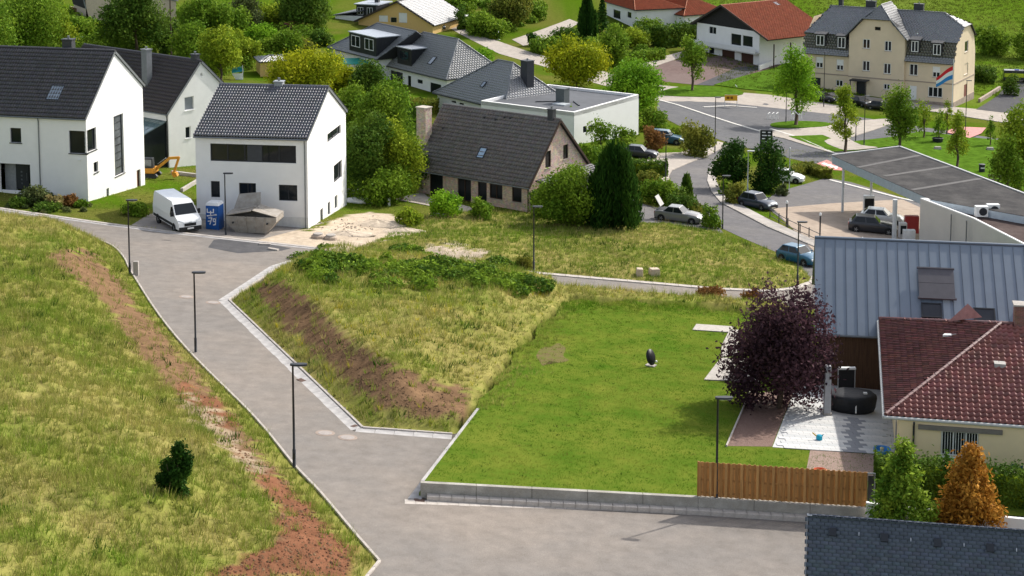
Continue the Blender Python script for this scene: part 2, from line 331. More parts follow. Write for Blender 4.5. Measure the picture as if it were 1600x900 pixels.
footway=sheet('footway',[(992,258),(1020,248),(1060,240),(1100,228),(1122,222),(1138,226),(1112,241),(1075,256),(1050,267),(1045,276),(1047,288),(1040,288),(1032,262)],.1,PAVE,skirt=.2)
footway2=sheet('footway',[(1117,251),(1107,268),(1105,283),(1112,301),(1127,318),(1200,356),(1281,390),(1281,380),(1205,346),(1140,312),(1125,297),(1119,283),(1120,268),(1128,254)],.11,CONC,skirt=.2)
for nm,px in (('lawn_island',[(1033,144),(1060,137),(1100,135),(1150,141),(1160,148),(1120,152),(1040,150)]),('lawn_island',[(1205,194),(1240,190),(1290,192),(1296,197),(1270,200),(1215,200)])):
    sheet(nm,px,.12,mat('mown_turf',(.07,.135,.014),var=.4,scale=1.,bump=.6,bscale=14.,spec=0.),smooth=3,skirt=.2)
TURF=MATS['mown_turf']
plaza=sheet('plaza_paving',[(1200,206),(1290,198),(1330,190),(1385,186),(1400,192),(1330,215),(1300,240),(1225,217),(1195,211)],.1,PAVE,skirt=.2)
park=sheet('park_lawn',[(1232,214),(1285,212),(1315,224),(1330,232),(1395,215),(1440,206),(1500,214),(1600,224),(1800,250),(1800,330),(1600,300),(1405,228),(1340,236),(1300,238)],.14,TURF,skirt=.2)
path=sheet('park_path',[(1288,222),(1318,216),(1345,228),(1372,232),(1330,236),(1312,234)],.16,PAVE,smooth=3)
mforec=sheet('villa_forecourt',[(1268,150),(1300,145),(1490,168),(1560,174),(1620,190),(1620,200),(1400,166)],.1,PAVE,skirt=.2)
sideyard=sheet('tarmac_drive',[(1525,172),(1560,150),(1580,120),(1620,126),(1640,185),(1560,176)],.13,A_DARK)
redcross=sheet('red_table_crossing',[(1478,208),(1492,199),(1541,201),(1533,210),(1515,217)],.15,mat('red_road_paint',(.5,.2,.18),var=.2,scale=2.))
redcross2=sheet('red_table_crossing',[(1276,256),(1292,250),(1318,262),(1316,267),(1302,266)],.05,MATS['red_road_paint'])
for k in range(3):
    t=k/3+.1
    sheet('white_marking',[(1280+30*t,255+8*t),(1285+30*t,254+8*t),(1296+18*t,258+6*t),(1292+18*t,260+6*t)],.056,mat('white_road_paint',(.75,.74,.7),var=.1))
drive2=sheet('house_drive',[(985,238),(1012,240),(1060,246),(1100,232),(1075,238),(1040,246),(1000,248)],.04,PAVE)
garage_ramp=sheet('garden_path',[(800,62),(850,45),(890,30),(905,36),(860,62),(818,72)],.05,PAVE)
sidewalk3=sheet('footway',[(970,110),(1010,96),(1070,80),(1080,84),(1030,102),(990,116)],.1,PAVE,skirt=.2)
vlawn=sheet('chalet_lawn',[(1116,133),(1160,120),(1205,108),(1262,90),(1262,140),(1235,146),(1165,140)],.12,TURF,skirt=.2)
ramp=sheet('garage_ramp',[(1088,133),(1150,106),(1185,103),(1205,100),(1160,120),(1114,134)],.05,A_DARK)
# sink the terrain under every sheet
for o in [x for x in COL.objects if x.get('kind')=='structure']:
    pass
def sink(pxs,by,w=None):
    global ZZ
    P=w or gl(pxs); m=pip(XX,YY,P); ZZ=np.where(m&(FE<.01),base(XX,YY)-by,ZZ)
sink(LANE_PX,.03)
def terr_grid(X,Y):
    X=np.asarray(X,float); Y=np.asarray(Y,float); i=np.clip(np.searchsorted(gx,X)-1,0,len(gx)-2); j=np.clip(np.searchsorted(gy,Y)-1,0,len(gy)-2)
    a=(X-gx[i])/(gx[i+1]-gx[i]); b=(Y-gy[j])/(gy[j+1]-gy[j])
    return (ZZ[j,i]*(1-a)+ZZ[j,i+1]*a)*(1-b)+(ZZ[j+1,i]*(1-a)+ZZ[j+1,i+1]*a)*b
terr=terr_grid
def GT(x,y): return G(x,y,0,terr)
me=npmesh('ground',np.stack([XX,YY,ZZ],-1).reshape(-1,3),faces,ground_mat(),col.reshape(-1,3),smooth=True)
ground=link('ground',me,kind='structure')
# mown lawn terrace
lawn=sheet('lawn',None,.7,mat('lawn_turf',(.06,.12,.011),col2=(.14,.165,.024),scale=.45,bump=.6,bscale=16.,spec=0.),world=LAWN,maxlen=5)

_w=[tuple(G(x,y,.7)[:2]) for x,y in catmull([(838,556),(846,544),(862,541),(872,536),(884,544),(880,556),(889,563),(872,567),(858,564),(849,572),(842,563)],3,True)]
sheet('bare_patch',None,.706,mat('worn_earth',(.17,.115,.07),col2=(.11,.14,.025),scale=2.6,bump=.7,bscale=16.,spec=0.),world=_w)
# ================================================================ building kit
def clip_convex(poly,clip):
    out=list(poly); n=len(clip)
    for i in range(n):
        a,b=clip[i],clip[(i+1)%n]; inp=out; out=[]
        if not inp: return []
        side=lambda p:(b[0]-a[0])*(p[1]-a[1])-(b[1]-a[1])*(p[0]-a[0])
        for j in range(len(inp)):
            p,q_=inp[j-1],inp[j]; sp,sq=side(p),side(q_)
            if (sp>=0)!=(sq>=0):
                t=sp/(sp-sq); out.append((p[0]+t*(q_[0]-p[0]),p[1]+t*(q_[1]-p[1])))
            if sq>=0: out.append(q_)
    return out
def facade(mb,poly,holes,F,depth=.14):
    """wall face with real openings; F maps (u,z,inward) to local 3D"""
    ar=sum(poly[i-1][0]*poly[i][1]-poly[i][0]*poly[i-1][1] for i in range(len(poly)))
    if ar<0: poly=poly[::-1]
    us=sorted({p[0] for p in poly}|{h[0] for h in holes}|{h[2] for h in holes}); zs=sorted({p[1] for p in poly}|{h[1] for h in holes}|{h[3] for h in holes})
    for u0,u1 in zip(us[:-1],us[1:]):
        for z0,z1 in zip(zs[:-1],zs[1:]):
            c=((u0+u1)/2,(z0+z1)/2)
            if any(h[0]<c[0]<h[2] and h[1]<c[1]<h[3] for h in holes): continue
            pc=clip_convex([(u0,z0),(u1,z0),(u1,z1),(u0,z1)],poly)
            if len(pc)>2: mb.add([F(u,z,0) for u,z in pc],[tuple(range(len(pc)))])
    for u0,z0,u1,z1 in holes:
        c=[(u0,z0),(u1,z0),(u1,z1),(u0,z1)]
        for i in range(4):
            a,b=c[i],c[(i+1)%4]; mb.add([F(*a,0),F(*b,0),F(*b,depth),F(*a,depth)],[(0,1,2,3)])
GLASS=mat('window_glass',(.014,.017,.02),rough=.06,var=.3,scale=.4,spec=.3); GLASS2=mat('curtained_glass',(.12,.13,.14),rough=.1,var=.5,scale=.9,spec=.6)
ANTH=mat('anthracite_frame',(.022,.025,.03),rough=.45,var=.1); WFRAME=mat('white_frame',(.75,.75,.73),rough=.4,var=.05); ZINC_TRIM=mat('zinc_trim',(.2,.215,.23),rough=.45,var=.15,metal=.5)
class Bld:
    """local frame: origin at the surveyed corner, x along the front, y away from the viewer"""
    def __init__(s,name,label,O,ex,group=None,cat='house'):
        s.O=V3(O); s.ex=unit((ex[0],ex[1],0)); s.ey=V3((-s.ex[1],s.ex[0],0)); s.root=thing(name,label,cat,s.O,math.atan2(s.ex[1],s.ex[0]),group)
    def loc(s,P): d=V3(P)-s.O; return V3((d@s.ex,d@s.ey,d[2]))
    def on_front(s,px,py,y=0.):
        C=s.loc((0,0,CH)); d=ray(px,py); d=V3((d@s.ex,d@s.ey,d[2])); t=(y-C[1])/d[1]; P=C+t*d; return P[0],P[2]
    def on_side(s,px,py,x=0.):
        C=s.loc((0,0,CH)); d=ray(px,py); d=V3((d@s.ex,d@s.ey,d[2])); t=(x-C[0])/d[0]; P=C+t*d; return P[1],P[2]
    def frect(s,x0,y0,x1,y1,y=0.):
        ym=(y0+y1)/2; xm=(x0+x1)/2; return (s.on_front(x0,ym,y)[0],s.on_front(xm,y1,y)[1],s.on_front(x1,ym,y)[0],s.on_front(xm,y0,y)[1])
    def srect(s,x0,y0,x1,y1,x=0.):
        ym=(y0+y1)/2; xm=(x0+x1)/2; return (s.on_side(x0,ym,x)[0],s.on_side(xm,y1,x)[1],s.on_side(x1,ym,x)[0],s.on_side(xm,y0,x)[1])
def FF(y=0.): return lambda u,z,d:(u,y+d,z)
def FR(x=0.): return lambda u,z,d:(x-d,u,z)
def FL(x=0.): return lambda u,z,d:(x+d,u,z)
def window(root,F,h,fm=None,nx=2,depth=.14,fw=.06,sill=None,glass=None,blind=0.,bm=None,name='window',nz=1):
    u0,z0,u1,z1=h; fm=fm or ANTH; mb=MB()
    def fb(a0,b0,a1,b1,d0,d1):
        P=[F(a,b,d) for d in (d0,d1) for a,b in ((a0,b0),(a1,b0),(a1,b1),(a0,b1))]
        mb.add(P,[(3,2,1,0),(4,5,6,7),(0,1,5,4),(1,2,6,5),(2,3,7,6),(3,0,4,7)])
    d0,d1=depth-.05,depth+.03
    fb(u0,z0,u1,z0+fw,d0,d1); fb(u0,z1-fw,u1,z1,d0,d1); fb(u0,z0+fw,u0+fw,z1-fw,d0,d1); fb(u1-fw,z0+fw,u1,z1-fw,d0,d1)
    for i in range(1,nx):
        u=u0+(u1-u0)*i/nx; fb(u-fw*.6,z0+fw,u+fw*.6,z1-fw,d0+.005,d1)
    for i in range(1,nz):
        z=z0+(z1-z0)*i/nz; fb(u0+fw,z-fw*.4,u1-fw,z+fw*.4,d0+.008,d1)
    w=mb.build(name,fm,root)
    for i in range(nx):
        a=u0+(u1-u0)*i/nx; b=u0+(u1-u0)*(i+1)/nx
        MB().add([F(a,z0,depth),F(b,z0,depth),F(b,z1,depth),F(a,z1,depth)],[(0,1,2,3)]).build('pane',glass or GLASS,w)
    if blind>0:
        mb=MB(); zb=z1-(z1-z0)*blind; fb(u0+fw*.5,zb,u1-fw*.5,z1-.01,depth-.035,depth-.02); mb.build('blind',bm or WFRAME,w)
    if sill:
        mb=MB(); fb(u0-.08,z0-.07,u1+.08,z0-.002,-.07,depth); mb.build('sill',sill,w)
    return w
def tile_template(tw,tl,style):
    if style=='pan':
        xs=[0,.22,.5,.78,1.]; zs=[.06,.0,-.006,.055,.085]
        top=[(x*tw,0,z+.11) for x,z in zip(xs,zs)]+[(x*tw,tl*1.08,z+.012) for x,z in zip(xs,zs)]+[(x*tw,0,z+.0) for x,z in zip(xs,zs)]
        return np.array(top),np.array([(i,i+1,6+i,5+i) for i in range(4)]+[(10+i,11+i,1+i,i) for i in range(4)])
    g=.006 if style=='slate' else .002; t=.02 if style=='slate' else .12
    v=[(g,0,t),(tw-g,0,t),(tw-g,tl*1.15,.006),(g,tl*1.15,.006),(g,0,0),(tw-g,0,0),(tw-g,tl*1.15,-.006),(g,tl*1.15,-.006)]
    return np.array(v),np.array([(0,1,2,3),(4,5,1,0),(5,6,2,1),(7,4,0,3)])
def tiles(root,O,U,Vv,w,l,tw,tl,m,colr,style='pan',keep=None,parts=0,name='roof_tile',jit=.12,lift=.004,seed=1,order=None):
    """courses of roof tiles on the plane O + a*U + b*V; the largest ones as objects of their own"""
    O,U,Vv=V3(O),unit(U),unit(Vv); N=np.cross(U,Vv); rg=np.random.default_rng(seed)
    if N[2]<0: N=-N
    tv,tf=tile_template(tw,tl,style); na=int(math.ceil(w/tw)); nb=int(math.ceil(l/tl)); spots=[]
    for j in range(nb):
        sh=.5*tw if (style=='slate' and j%2) else 0.
        for i in range(na+1):
            a=i*tw-sh; b=j*tl; ac,bc=a+tw/2,b+tl/2
            if keep is not None:
                if not keep(ac,bc): continue
            elif ac<0 or ac>w or bc>l+.2*tl: continue
            spots.append((a,b))
    if order: spots.sort(key=order)
    cols=[np.array(colr)*(1+jit*(rg.random()*2-1))*(1+jit*.4*(rg.random(3)*2-1)) for _ in range(max(1,len(spots)))]
    M=np.stack([U,Vv,N])
    if parts:
        var=[]
        for k in range(6):
            c=np.array(colr)*(1+jit*(k/2.5-1)); var.append(npmesh(name,tv,tf,m,np.tile(c,(len(tv),1))))
        from mathutils import Matrix
        for a,b in spots[:parts]:
            o=link(name,var[rg.integers(6)],root); P=O+U*a+Vv*b+N*(lift+.004*rg.random()); R=Matrix(((U[0],Vv[0],N[0],P[0]),(U[1],Vv[1],N[1],P[1]),(U[2],Vv[2],N[2],P[2]),(0,0,0,1)))
            o.matrix_local=R
    rest=spots[parts:]
    if rest:
        S=np.array(rest); k=len(tv); off=O+S[:,:1]*U+S[:,1:]*Vv+(lift+.006*rg.random((len(S),1)))*N
        vs=(tv@M)[None]+off[:,None]; fs=tf[None]+(np.arange(len(S))*k)[:,None,None]
        cc=np.repeat(np.array(cols[parts:parts+len(S)]),k,0)
        link('tile_courses',npmesh('tile_courses',vs.reshape(-1,3),fs.reshape(-1,4),m,cc),root,'stuff')
TILEM=mat('roof_tile_clay',(1,1,1),rough=.45,var=.14,scale=1.7,attr=True,spec=.45); SLATEM=mat('slate',(1,1,1),rough=.44,var=.16,scale=2.5,attr=True,spec=.75,ior=2.1)
UNDER=mat('roof_underlay',(.03,.03,.033),rough=.9)
def chimney(root,x,y,z0,z1,wx,wy,m,cap=None,pots=1,name='chimney'):
    c=MB().box(x-wx/2,y-wy/2,z0,x+wx/2,y+wy/2,z1).build(name,m,root)
    MB().box(x-wx/2-.07,y-wy/2-.07,z1+.001,x+wx/2+.07,y+wy/2+.07,z1+.09).build('cap',cap or m,c)
    for i in range(pots):
        xx=x+(i-(pots-1)/2)*wx*.5; MB().lathe([(.1,z1+.092),(.1,z1+.3),(.13,z1+.31),(.13,z1+.35)],10,(xx,y,0)).build('flue',ZINC_TRIM,c)
    return c
def skylight(root,P,U,Vv,w,l,fm=None,blindm=None):
    U,Vv=unit(U),unit(Vv); N=np.cross(U,Vv); N=N if N[2]>0 else -N; P=V3(P); mb=MB(); t=.07
    for a0,a1,b0,b1 in ((0,w,0,t),(0,w,l-t,l),(0,t,t,l-t),(w-t,w,t,l-t)):
        mb.obox(P+U*(a0+a1)/2+Vv*(b0+b1)/2+N*.08,U*(a1-a0)/2,Vv*(b1-b0)/2,N*.07)
    o=mb.build('skylight',fm or ANTH,root)
    MB().add([P+U*a+Vv*b+N*.11 for a,b in ((t,t),(w-t,t),(w-t,l-t),(t,l-t))],[(0,1,2,3)]).build('pane',blindm or mat('skylight_glass',(.25,.3,.36),rough=.05,var=.2,spec=.8),o)
    return o
class Gable(Bld):
    """gabled house: front eave along x, right-hand gable at x=0"""
    def __init__(s,name,label,base_px,eave_py,eave_left,far_x,apex,L=None,h0=0.,back_py=None,wall=None,plinth=None,rooft=.16,ov=.3,vg=.12,tile=(.25,.43),tcol=(.03,.032,.037),tmat=None,style='pan',fh=(),sh=(),group=None,depth=.14,verge=None,parts=0,cat='house',reveal=.14):
        O=G(*base_px,h0); he=zat(O,eave_py); A=onz(*eave_left,he); E=V3((O[0],O[1],he)); ex=unit(E-A)
        Bld.__init__(s,name,label,O,ex,group,cat); s.L=L or float(np.linalg.norm(E-A)); s.he=he-O[2]; s.D=tat(E,s.ey,far_x)
        s.yr,s.hr=s.on_side(*apex); s.hb=s.he if back_py is None else zat(E+s.ey*s.D,back_py)-O[2]
        r=s.root; L_,D,he,yr,hr,hb=s.L,s.D,s.he,s.yr,s.hr,s.hb
        s.fh=[s.frect(*h) for h in fh]; s.sh=[s.srect(*h) for h in sh]
        mb=MB(); facade(mb,[(-L_,-2.),(0,-2.),(0,he),(-L_,he)],s.fh,FF(),reveal)
        gp=[(0,-2.),(D,-2.),(D,hb),(yr,hr),(0,he)]
        facade(mb,gp,s.sh,FR(),reveal); facade(mb,gp,[],FL(-L_)); facade(mb,[(-L_,-2.),(0,-2.),(0,hb),(-L_,hb)],[],FF(D))
        s.wall=mb.build('wall',wall,r)
        if plinth: MB().box(-L_-.03,-.03,-2.,.03,D+.03,plinth[1]).build('plinth',plinth[0],r)
        d=unit((0,yr,hr-he)); n=V3((0,-d[2],d[1])); s.vdir=d; s.n=n; lf=math.hypot(yr,hr-he)
        e0=V3((0,0,he))-d*ov; rg=V3((0,yr,hr)); x0,x1=-L_-vg,vg
        b=unit((0,D-yr,hb-hr)); nb_=V3((0,-b[2],b[1])); lb=math.hypot(D-yr,hb-hr)
        nb_=nb_ if nb_[2]>0 else -nb_
        mb=MB(); X=lambda p,x:V3((x,p[1],p[2]))
        mb.slab([X(e0,x0),X(e0,x1),X(rg,x1),X(rg,x0)],n,rooft); e1=rg+b*(lb+ov)
        mb.slab([X(rg,x0),X(rg,x1),X(e1,x1),X(e1,x0)],nb_,rooft); s.roof=mb.build('roof',UNDER,r)
        o=X(e0,x0)+n*rooft; s.t0=o; s.lf=lf+ov
        tiles(r,o,(1,0,0),d,x1-x0,lf+ov,tile[0],tile[1],tmat or TILEM,tcol,style,parts=parts)
        tiles(r,X(e1,x0)+nb_*rooft,(1,0,0),-b,x1-x0,lb+ov,tile[0],tile[1],tmat or TILEM,tcol,style)
        rt=rg+V3((0,0,rooft+.08)); k=int((x1-x0)/.4); mb=MB()
        for i in range(k):
            xa=x0+(x1-x0)*i/k; xb=x0+(x1-x0)*(i+1)/k; mb.tube([X(rt,xa),X(rt,xb+.03)],[.13,.115],8)
        mb.build('ridge_tiles',mat('ridge_'+name+label[:6],tuple(tcol),rough=.45,var=.15,spec=.35),r)
        vm=verge or ZINC_TRIM; mb=MB()
        for a,bb,nn in ((e0,rg,n),(rg,e1,nb_)):
            mb.slab([X(a,x1+.004),X(bb,x1+.004),X(bb,x1+.004)+nn*(rooft+.06),X(a,x1+.004)+nn*(rooft+.06)],(1,0,0),.04)
        mb.build('verge_trim',vm,r)
        mb=MB(); g=e0+V3((0,-.07,.02)); mb.tube([X(g,x0),X(g,x1)],.075,8); mb.build('gutter',ZINC_TRIM,r)
    def downpipe(s,x,m=None): return MB().tube([(x,-.2,s.he-.12),(x,-.08,s.he-.5),(x,-.08,-.3)],.05,7).build('downpipe',m or ZINC_TRIM,s.root)
    def roof_pt(s,px,py):
        """surveyed point on the front roof slope, as (x, distance up the slope)"""
        C=s.loc((0,0,CH)); d=ray(px,py); d=V3((d@s.ex,d@s.ey,d[2])); t=((s.t0-C)@s.n)/(d@s.n); P=C+t*d; return P
def hipface(root,poly,thick,tw,tl,m,colr,style='slate',parts=0,under=None,seed=1,order=None,name='roof_tile',jit=.12):
    """one sloping face of a hipped roof: slab plus tile courses; poly[0]->poly[1] is the eave"""
    P=[V3(p) for p in poly]; U=unit(P[1]-P[0]); n=np.zeros(3)
    for i in range(len(P)): n+=np.cross(P[i-1]-P[0],P[i]-P[0])
    n=unit(n); n=n if n[2]>0 else -n; Vv=unit(np.cross(n,U)); Vv=Vv if Vv[2]>0 else -Vv
    MB().slab(P,-n,thick).build('roof_face',under or UNDER,root)
    q2=[((p-P[0])@U,(p-P[0])@Vv) for p in P]; amin=min(a for a,b in q2); amax=max(a for a,b in q2); lmax=max(b for a,b in q2)
    def keep(a,b): return bool(pip(np.array(a+amin),np.array(b),q2))
    tiles(root,P[0]+U*amin,U,Vv,amax-amin,lmax,tw,tl,m,colr,style,keep=keep,parts=parts,seed=seed,order=order,name=name,jit=jit)
    return U,Vv,n
def ridgecap(root,p,q_,m,r=.11,step=.38,name='ridge_tiles'):
    p,q_=V3(p),V3(q_); k=max(1,int(np.linalg.norm(q_-p)/step)); mb=MB()
    for i in range(k): mb.tube([p+(q_-p)*i/k,p+(q_-p)*((i+1.08)/k)],[r*1.12,r],8)
    return mb.build(name,m,root)
# ================================================================ houses in the middle and front
RENDER=mat('white_render',(.82,.81,.79),rough=.92,var=.035,scale=.8,bump=.15,bscale=60.,spec=.15)
RENDER2=mat('offwhite_render',(.74,.74,.72),rough=.92,var=.05,scale=.8,spec=.15); GREYPL=mat('grey_plinth',(.3,.31,.32),rough=.9,var=.15)
BLACKT=(.07,.067,.073)
# --- left white house
h1=Gable('white_house','white rendered house with black tiled roof at the left edge',(138,315),184,(0,178),223,(178,83),L=17,back_py=134,wall=RENDER,tcol=BLACKT,ov=.25,vg=.1,
    fh=[(16,200,33,223),(108,204.5,134.6,240),(0,256,47.5,298)],sh=[(135.6,201,150.5,236),(178.5,179,193.5,273.5),(146.5,253,153.5,269.5),(166.5,294,170.5,309),(214,265,220,304)],reveal=.22)
r=h1.root
for i,h in enumerate(h1.fh[:2]): window(r,FF(),h,nx=1,depth=.2,fw=.07,sill=ANTH)
d=h1.fh[2]; xm=h1.frect(18,256,47,298)
MB().box(d[0],.9,-.6,xm[0],1.0,d[3]).build('entrance_wall',GREYPL,r)
MB().box(d[0],.14,d[3]-.02,d[2],1.4,d[3]+.15).build('entrance_soffit',RENDER2,r)
dr=MB().box(xm[0]+.02,.75,d[1],xm[2]-.55,.83,d[3]-.02).build('front_door',mat('door_graphite',(.03,.033,.037),rough=.4),r)
for k in range(4): MB().box(xm[0]+.5,.735,d[1]+.45+k*.35,xm[0]+.66,.748,d[1]+.6+k*.35).build('door_light',GLASS2,dr)
MB().tube([(xm[2]-.7,.7,d[1]+.8),(xm[2]-.7,.7,d[1]+1.5)],.02).build('handle',ZINC_TRIM,dr)
MB().box(xm[2]-.53,.78,d[1],xm[2],.8,d[3]-.02).build('side_light',GLASS,r)
for i,h in enumerate(h1.sh[:4]): window(r,FR(),h,nx=1,depth=.2,fw=.09 if i<2 else .06,sill=ANTH if i<3 else None,glass=GLASS2 if i in(1,) else GLASS,nz=8 if i==1 else 1)
window(r,FR(),h1.sh[4],nx=1,depth=.2,fw=.08,name='side_door',glass=mat('terracotta_door',(.2,.09,.05),rough=.6))
h1.downpipe(h1.on_front(62,240)[0])
a=h1.roof_pt(71,157); b=h1.roof_pt(98,137); skylight(r,a,(1,0,0),h1.vdir,1.3,1.75)
p=h1.roof_pt(102,78); chimney(r,p[0],h1.yr+.6,h1.hr-.8,h1.hr+1.0,.95,.7,mat('slate_cladding',(.04,.043,.05),rough=.5),pots=1)
MB().box(h1.on_front(124,250)[0]-.12,-.12,h1.on_front(124,250)[1]-.05,h1.on_front(124,250)[0]+.12,-.002,h1.on_front(124,250)[1]+.05).build('wall_lamp',WFRAME,r)
# --- grey-gabled house behind it
h1b=Gable('white_house','white gabled house with tall grey chimney behind the left house',(265,262),177,(222,170),348,(313,98),L=19,wall=RENDER2,tcol=(.055,.048,.05),ov=.25,vg=.12,back_py=133,
    sh=[(288.5,151,303,172),(290,198,298,216),(313.5,114,316.5,119.5)])
r=h1b.root
for i,h in enumerate(h1b.sh): window(r,FR(),h,fm=WFRAME,nx=1,sill=WFRAME if i<2 else None,glass=[mat('grey_blind_glass',(.2,.22,.24),rough=.3),GLASS,GLASS][i])
for px,py,w,hh in ((230,128,.85,3.4),):
    p=h1b.roof_pt(px,py); chimney(r,p[0],p[1],p[2]-.6,p[2]+hh,w,.7,mat('grey_chimney_slabs',(.17,.18,.19),rough=.7),pots=1)
chimney(r,-.9,h1b.yr+.1,h1b.hr-.7,h1b.hr+.75,.7,.6,MATS['slate_cladding'],pots=1)
h1b.downpipe(-.15,ANTH)
# glazed lean-to
wg=MB(); xa=-5.5; z1=h1b.he-.9; z0=h1b.he-1.9; yo=-3.2
for i in range(8):
    x=xa+5.2*i/7; wg.bar((x,-.05,z1),(x,yo,z0),.09); wg.bar((x,yo,z0),(x,yo,-1.2),.09)
for z in (z0,z0-1.3,-1.1): wg.bar((xa,yo,z),(xa+5.2,yo,z),.1)
wg.bar((xa,-.05,z1),(xa+5.2,-.05,z1),.12); wo=wg.build('conservatory',mat('teal_grey_metal',(.1,.14,.15),rough=.4,metal=.3),r)
MB().add([(xa,-.05,z1+.03),(xa+5.2,-.05,z1+.03),(xa+5.2,yo,z0+.03),(xa,yo,z0+.03)],[(0,1,2,3)]).build('roof_glass',mat('greenish_glass',(.12,.18,.18),rough=.08,spec=.7),wo)
MB().add([(xa,yo+.02,z0),(xa+5.2,yo+.02,z0),(xa+5.2,yo+.02,-1.2),(xa,yo+.02,-1.2)],[(0,1,2,3)]).build('front_glass',GLASS,wo)
MB().add([(xa+5.2,-.05,z1),(xa+5.2,yo,z0),(xa+5.2,yo,-1.2),(xa+5.2,-.05,-1.2)],[(0,1,2,3)]).build('side_glass',GLASS,wo)
# --- new white house in the middle
h2=Gable('white_house','new white house with grey tiled roof behind the blue toilet cabin',(482,357),217,(305,212),540,(512,139.5),wall=RENDER,tcol=(.13,.132,.15),ov=.22,vg=.08,back_py=175,
    fh=[(328.5,226,462.5,253.5),(329.5,283,343.5,308.5),(373.5,286,400,312),(435.5,289,464.5,314),(461.5,342,470,350)],
    sh=[(511.5,202,532.5,216),(521.5,254,534.3,282),(500.3,326,504.8,348),(512,315.5,516.2,336),(522.8,305.5,527.2,326)],plinth=None,reveal=.2)
r=h2.root
w=window(r,FF(),h2.fh[0],nx=5,depth=.18,fw=.09,sill=None); 
u0,z0,u1,z1=h2.fh[0]; MB().box(u0+(u1-u0)*.43,.1,z0+.08,u0+(u1-u0)*.6,.13,z1-.08).build('infill_panel',mat('graphite_panel',(.05,.054,.062),rough=.5),w)
for i,nx in ((1,1),(2,2),(3,2),(4,1)): window(r,FF(),h2.fh[i],nx=nx,depth=.18,fw=.07)
for i,nx in ((0,2),(1,1),(2,1),(3,1),(4,1)): window(r,FR(),h2.sh[i],nx=nx,depth=.18,fw=.06,glass=GLASS if i<2 else mat('grey_shutter',(.33,.35,.36),rough=.6))
h2.downpipe(-.22)
chimney(r,h2.on_front(436,150,h2.yr)[0],h2.yr+.1,h2.hr-.6,h2.hr+.55,.75,.7,mat('zinc_chimney',(.3,.32,.34),rough=.5),pots=1)
MB().box(-h2.L-.02,-.025,-2,.0,-.001,h2.on_front(478,340)[1]).build('plinth_band',mat('plinth_render',(.66,.66,.64),rough=.95,var=.08),r)
# --- brick house
def brickmat(name,c1,c2,mortar,scale=1.):
    m=mat(name,c1,rough=.9,var=.2); nt=m.node_tree; N=nt.nodes; L=nt.links; b=N['Principled BSDF']
    bt=N.new('ShaderNodeTexBrick'); bt.inputs['Color1'].default_value=(*c1,1); bt.inputs['Color2'].default_value=(*c2,1); bt.inputs['Mortar'].default_value=(*mortar,1)
    bt.inputs['Scale'].default_value=4.6*scale; bt.inputs['Mortar Size'].default_value=.018; bt.inputs['Row Height'].default_value=.33; bt.inputs['Brick Width'].default_value=1.
    ge=N.new('ShaderNodeNewGeometry'); tc=N.new('ShaderNodeTexCoord'); sp=N.new('ShaderNodeSeparateXYZ'); L.new(tc.outputs['Object'],sp.inputs[0])
    ad=N.new('ShaderNodeMath'); ad.operation='ADD'; L.new(sp.outputs[0],ad.inputs[0]); L.new(sp.outputs[1],ad.inputs[1])
    cb=N.new('ShaderNodeCombineXYZ'); L.new(ad.outputs[0],cb.inputs[0]); L.new(sp.outputs[2],cb.inputs[1]); L.new(cb.outputs[0],bt.inputs['Vector'])
    nz=N.new('ShaderNodeTexNoise'); nz.inputs['Scale'].default_value=3.; L.new(tc.outputs['Object'],nz.inputs['Vector'])
    mx=N.new('ShaderNodeMix'); mx.data_type='RGBA'; mx.blend_type='OVERLAY'; mx.inputs['Factor'].default_value=.5; L.new(bt.outputs['Color'],mx.inputs['A']); L.new(nz.outputs['Color'],mx.inputs['B'])
    hs=N.new('ShaderNodeHueSaturation'); hs.inputs['Saturation'].default_value=.85; L.new(mx.outputs['Result'],hs.inputs['Color']); L.new(hs.outputs[0],b.inputs['Base Color'])
    bp=N.new('ShaderNodeBump'); bp.inputs['Strength'].default_value=.5; bp.inputs['Distance'].default_value=.02; L.new(bt.outputs['Fac'],bp.inputs['Height']); bp.invert=True; L.new(bp.outputs[0],b.inputs['Normal'])
    return m
BRICK=brickmat('buff_brick',(.66,.48,.35),(.42,.3,.23),(.56,.5,.43)); BROWN=mat('brown_timber',(.045,.024,.015),rough=.7)
hb=Gable('brick_house','buff brick house with brown-grey tiled roof and tall chimney',(827,332),287,(650,259),917,(872,190),wall=BRICK,tcol=(.125,.11,.105),style='flat',tile=(.33,.43),ov=.55,vg=.3,back_py=257,verge=BROWN,
    fh=[(671.5,269,692,309),(715,278,736,314),(746.5,284,760.5,322),(765,287,785,311),(800,293,815,316)],sh=[(852,236,861,262),(880,226,888,248)])
r=hb.root
for i,h in enumerate(hb.fh): window(r,FF(),h,fm=BROWN,nx=2 if i in(1,3) else 1,depth=.14,fw=.08,sill=mat('stone_sill',(.4,.36,.31)) if i>2 else None)
for h in hb.sh: window(r,FR(),h,fm=BROWN,nx=1,sill=MATS['stone_sill'])
hb.downpipe(-.1,BROWN)
mb=MB()
for i in range(26):
    x=-hb.L+.4+i*(hb.L-.8)/25; mb.bar((x,-.45,hb.he-.34),(x,-.002,hb.he-.12),.08,.12)
mb.build('rafter_ends',mat('pale_rafters',(.33,.22,.13),rough=.8),r)
a=hb.roof_pt(744,247); skylight(r,a,(1,0,0),hb.vdir,.85,1.25,blindm=mat('skylight_sky_blue',(.3,.42,.55),rough=.05,spec=.8))
xc=-hb.L-.45; yc=hb.on_side(672,215,xc)[0]
chimney(r,xc,1.9,-2,hb.on_side(672,168,xc)[1] if False else zat(hb.O+hb.ex*xc+hb.ey*1.9,168)-hb.O[2],1.15,1.0,BRICK,cap=mat('chimney_cap_stone',(.45,.4,.34)),pots=0)
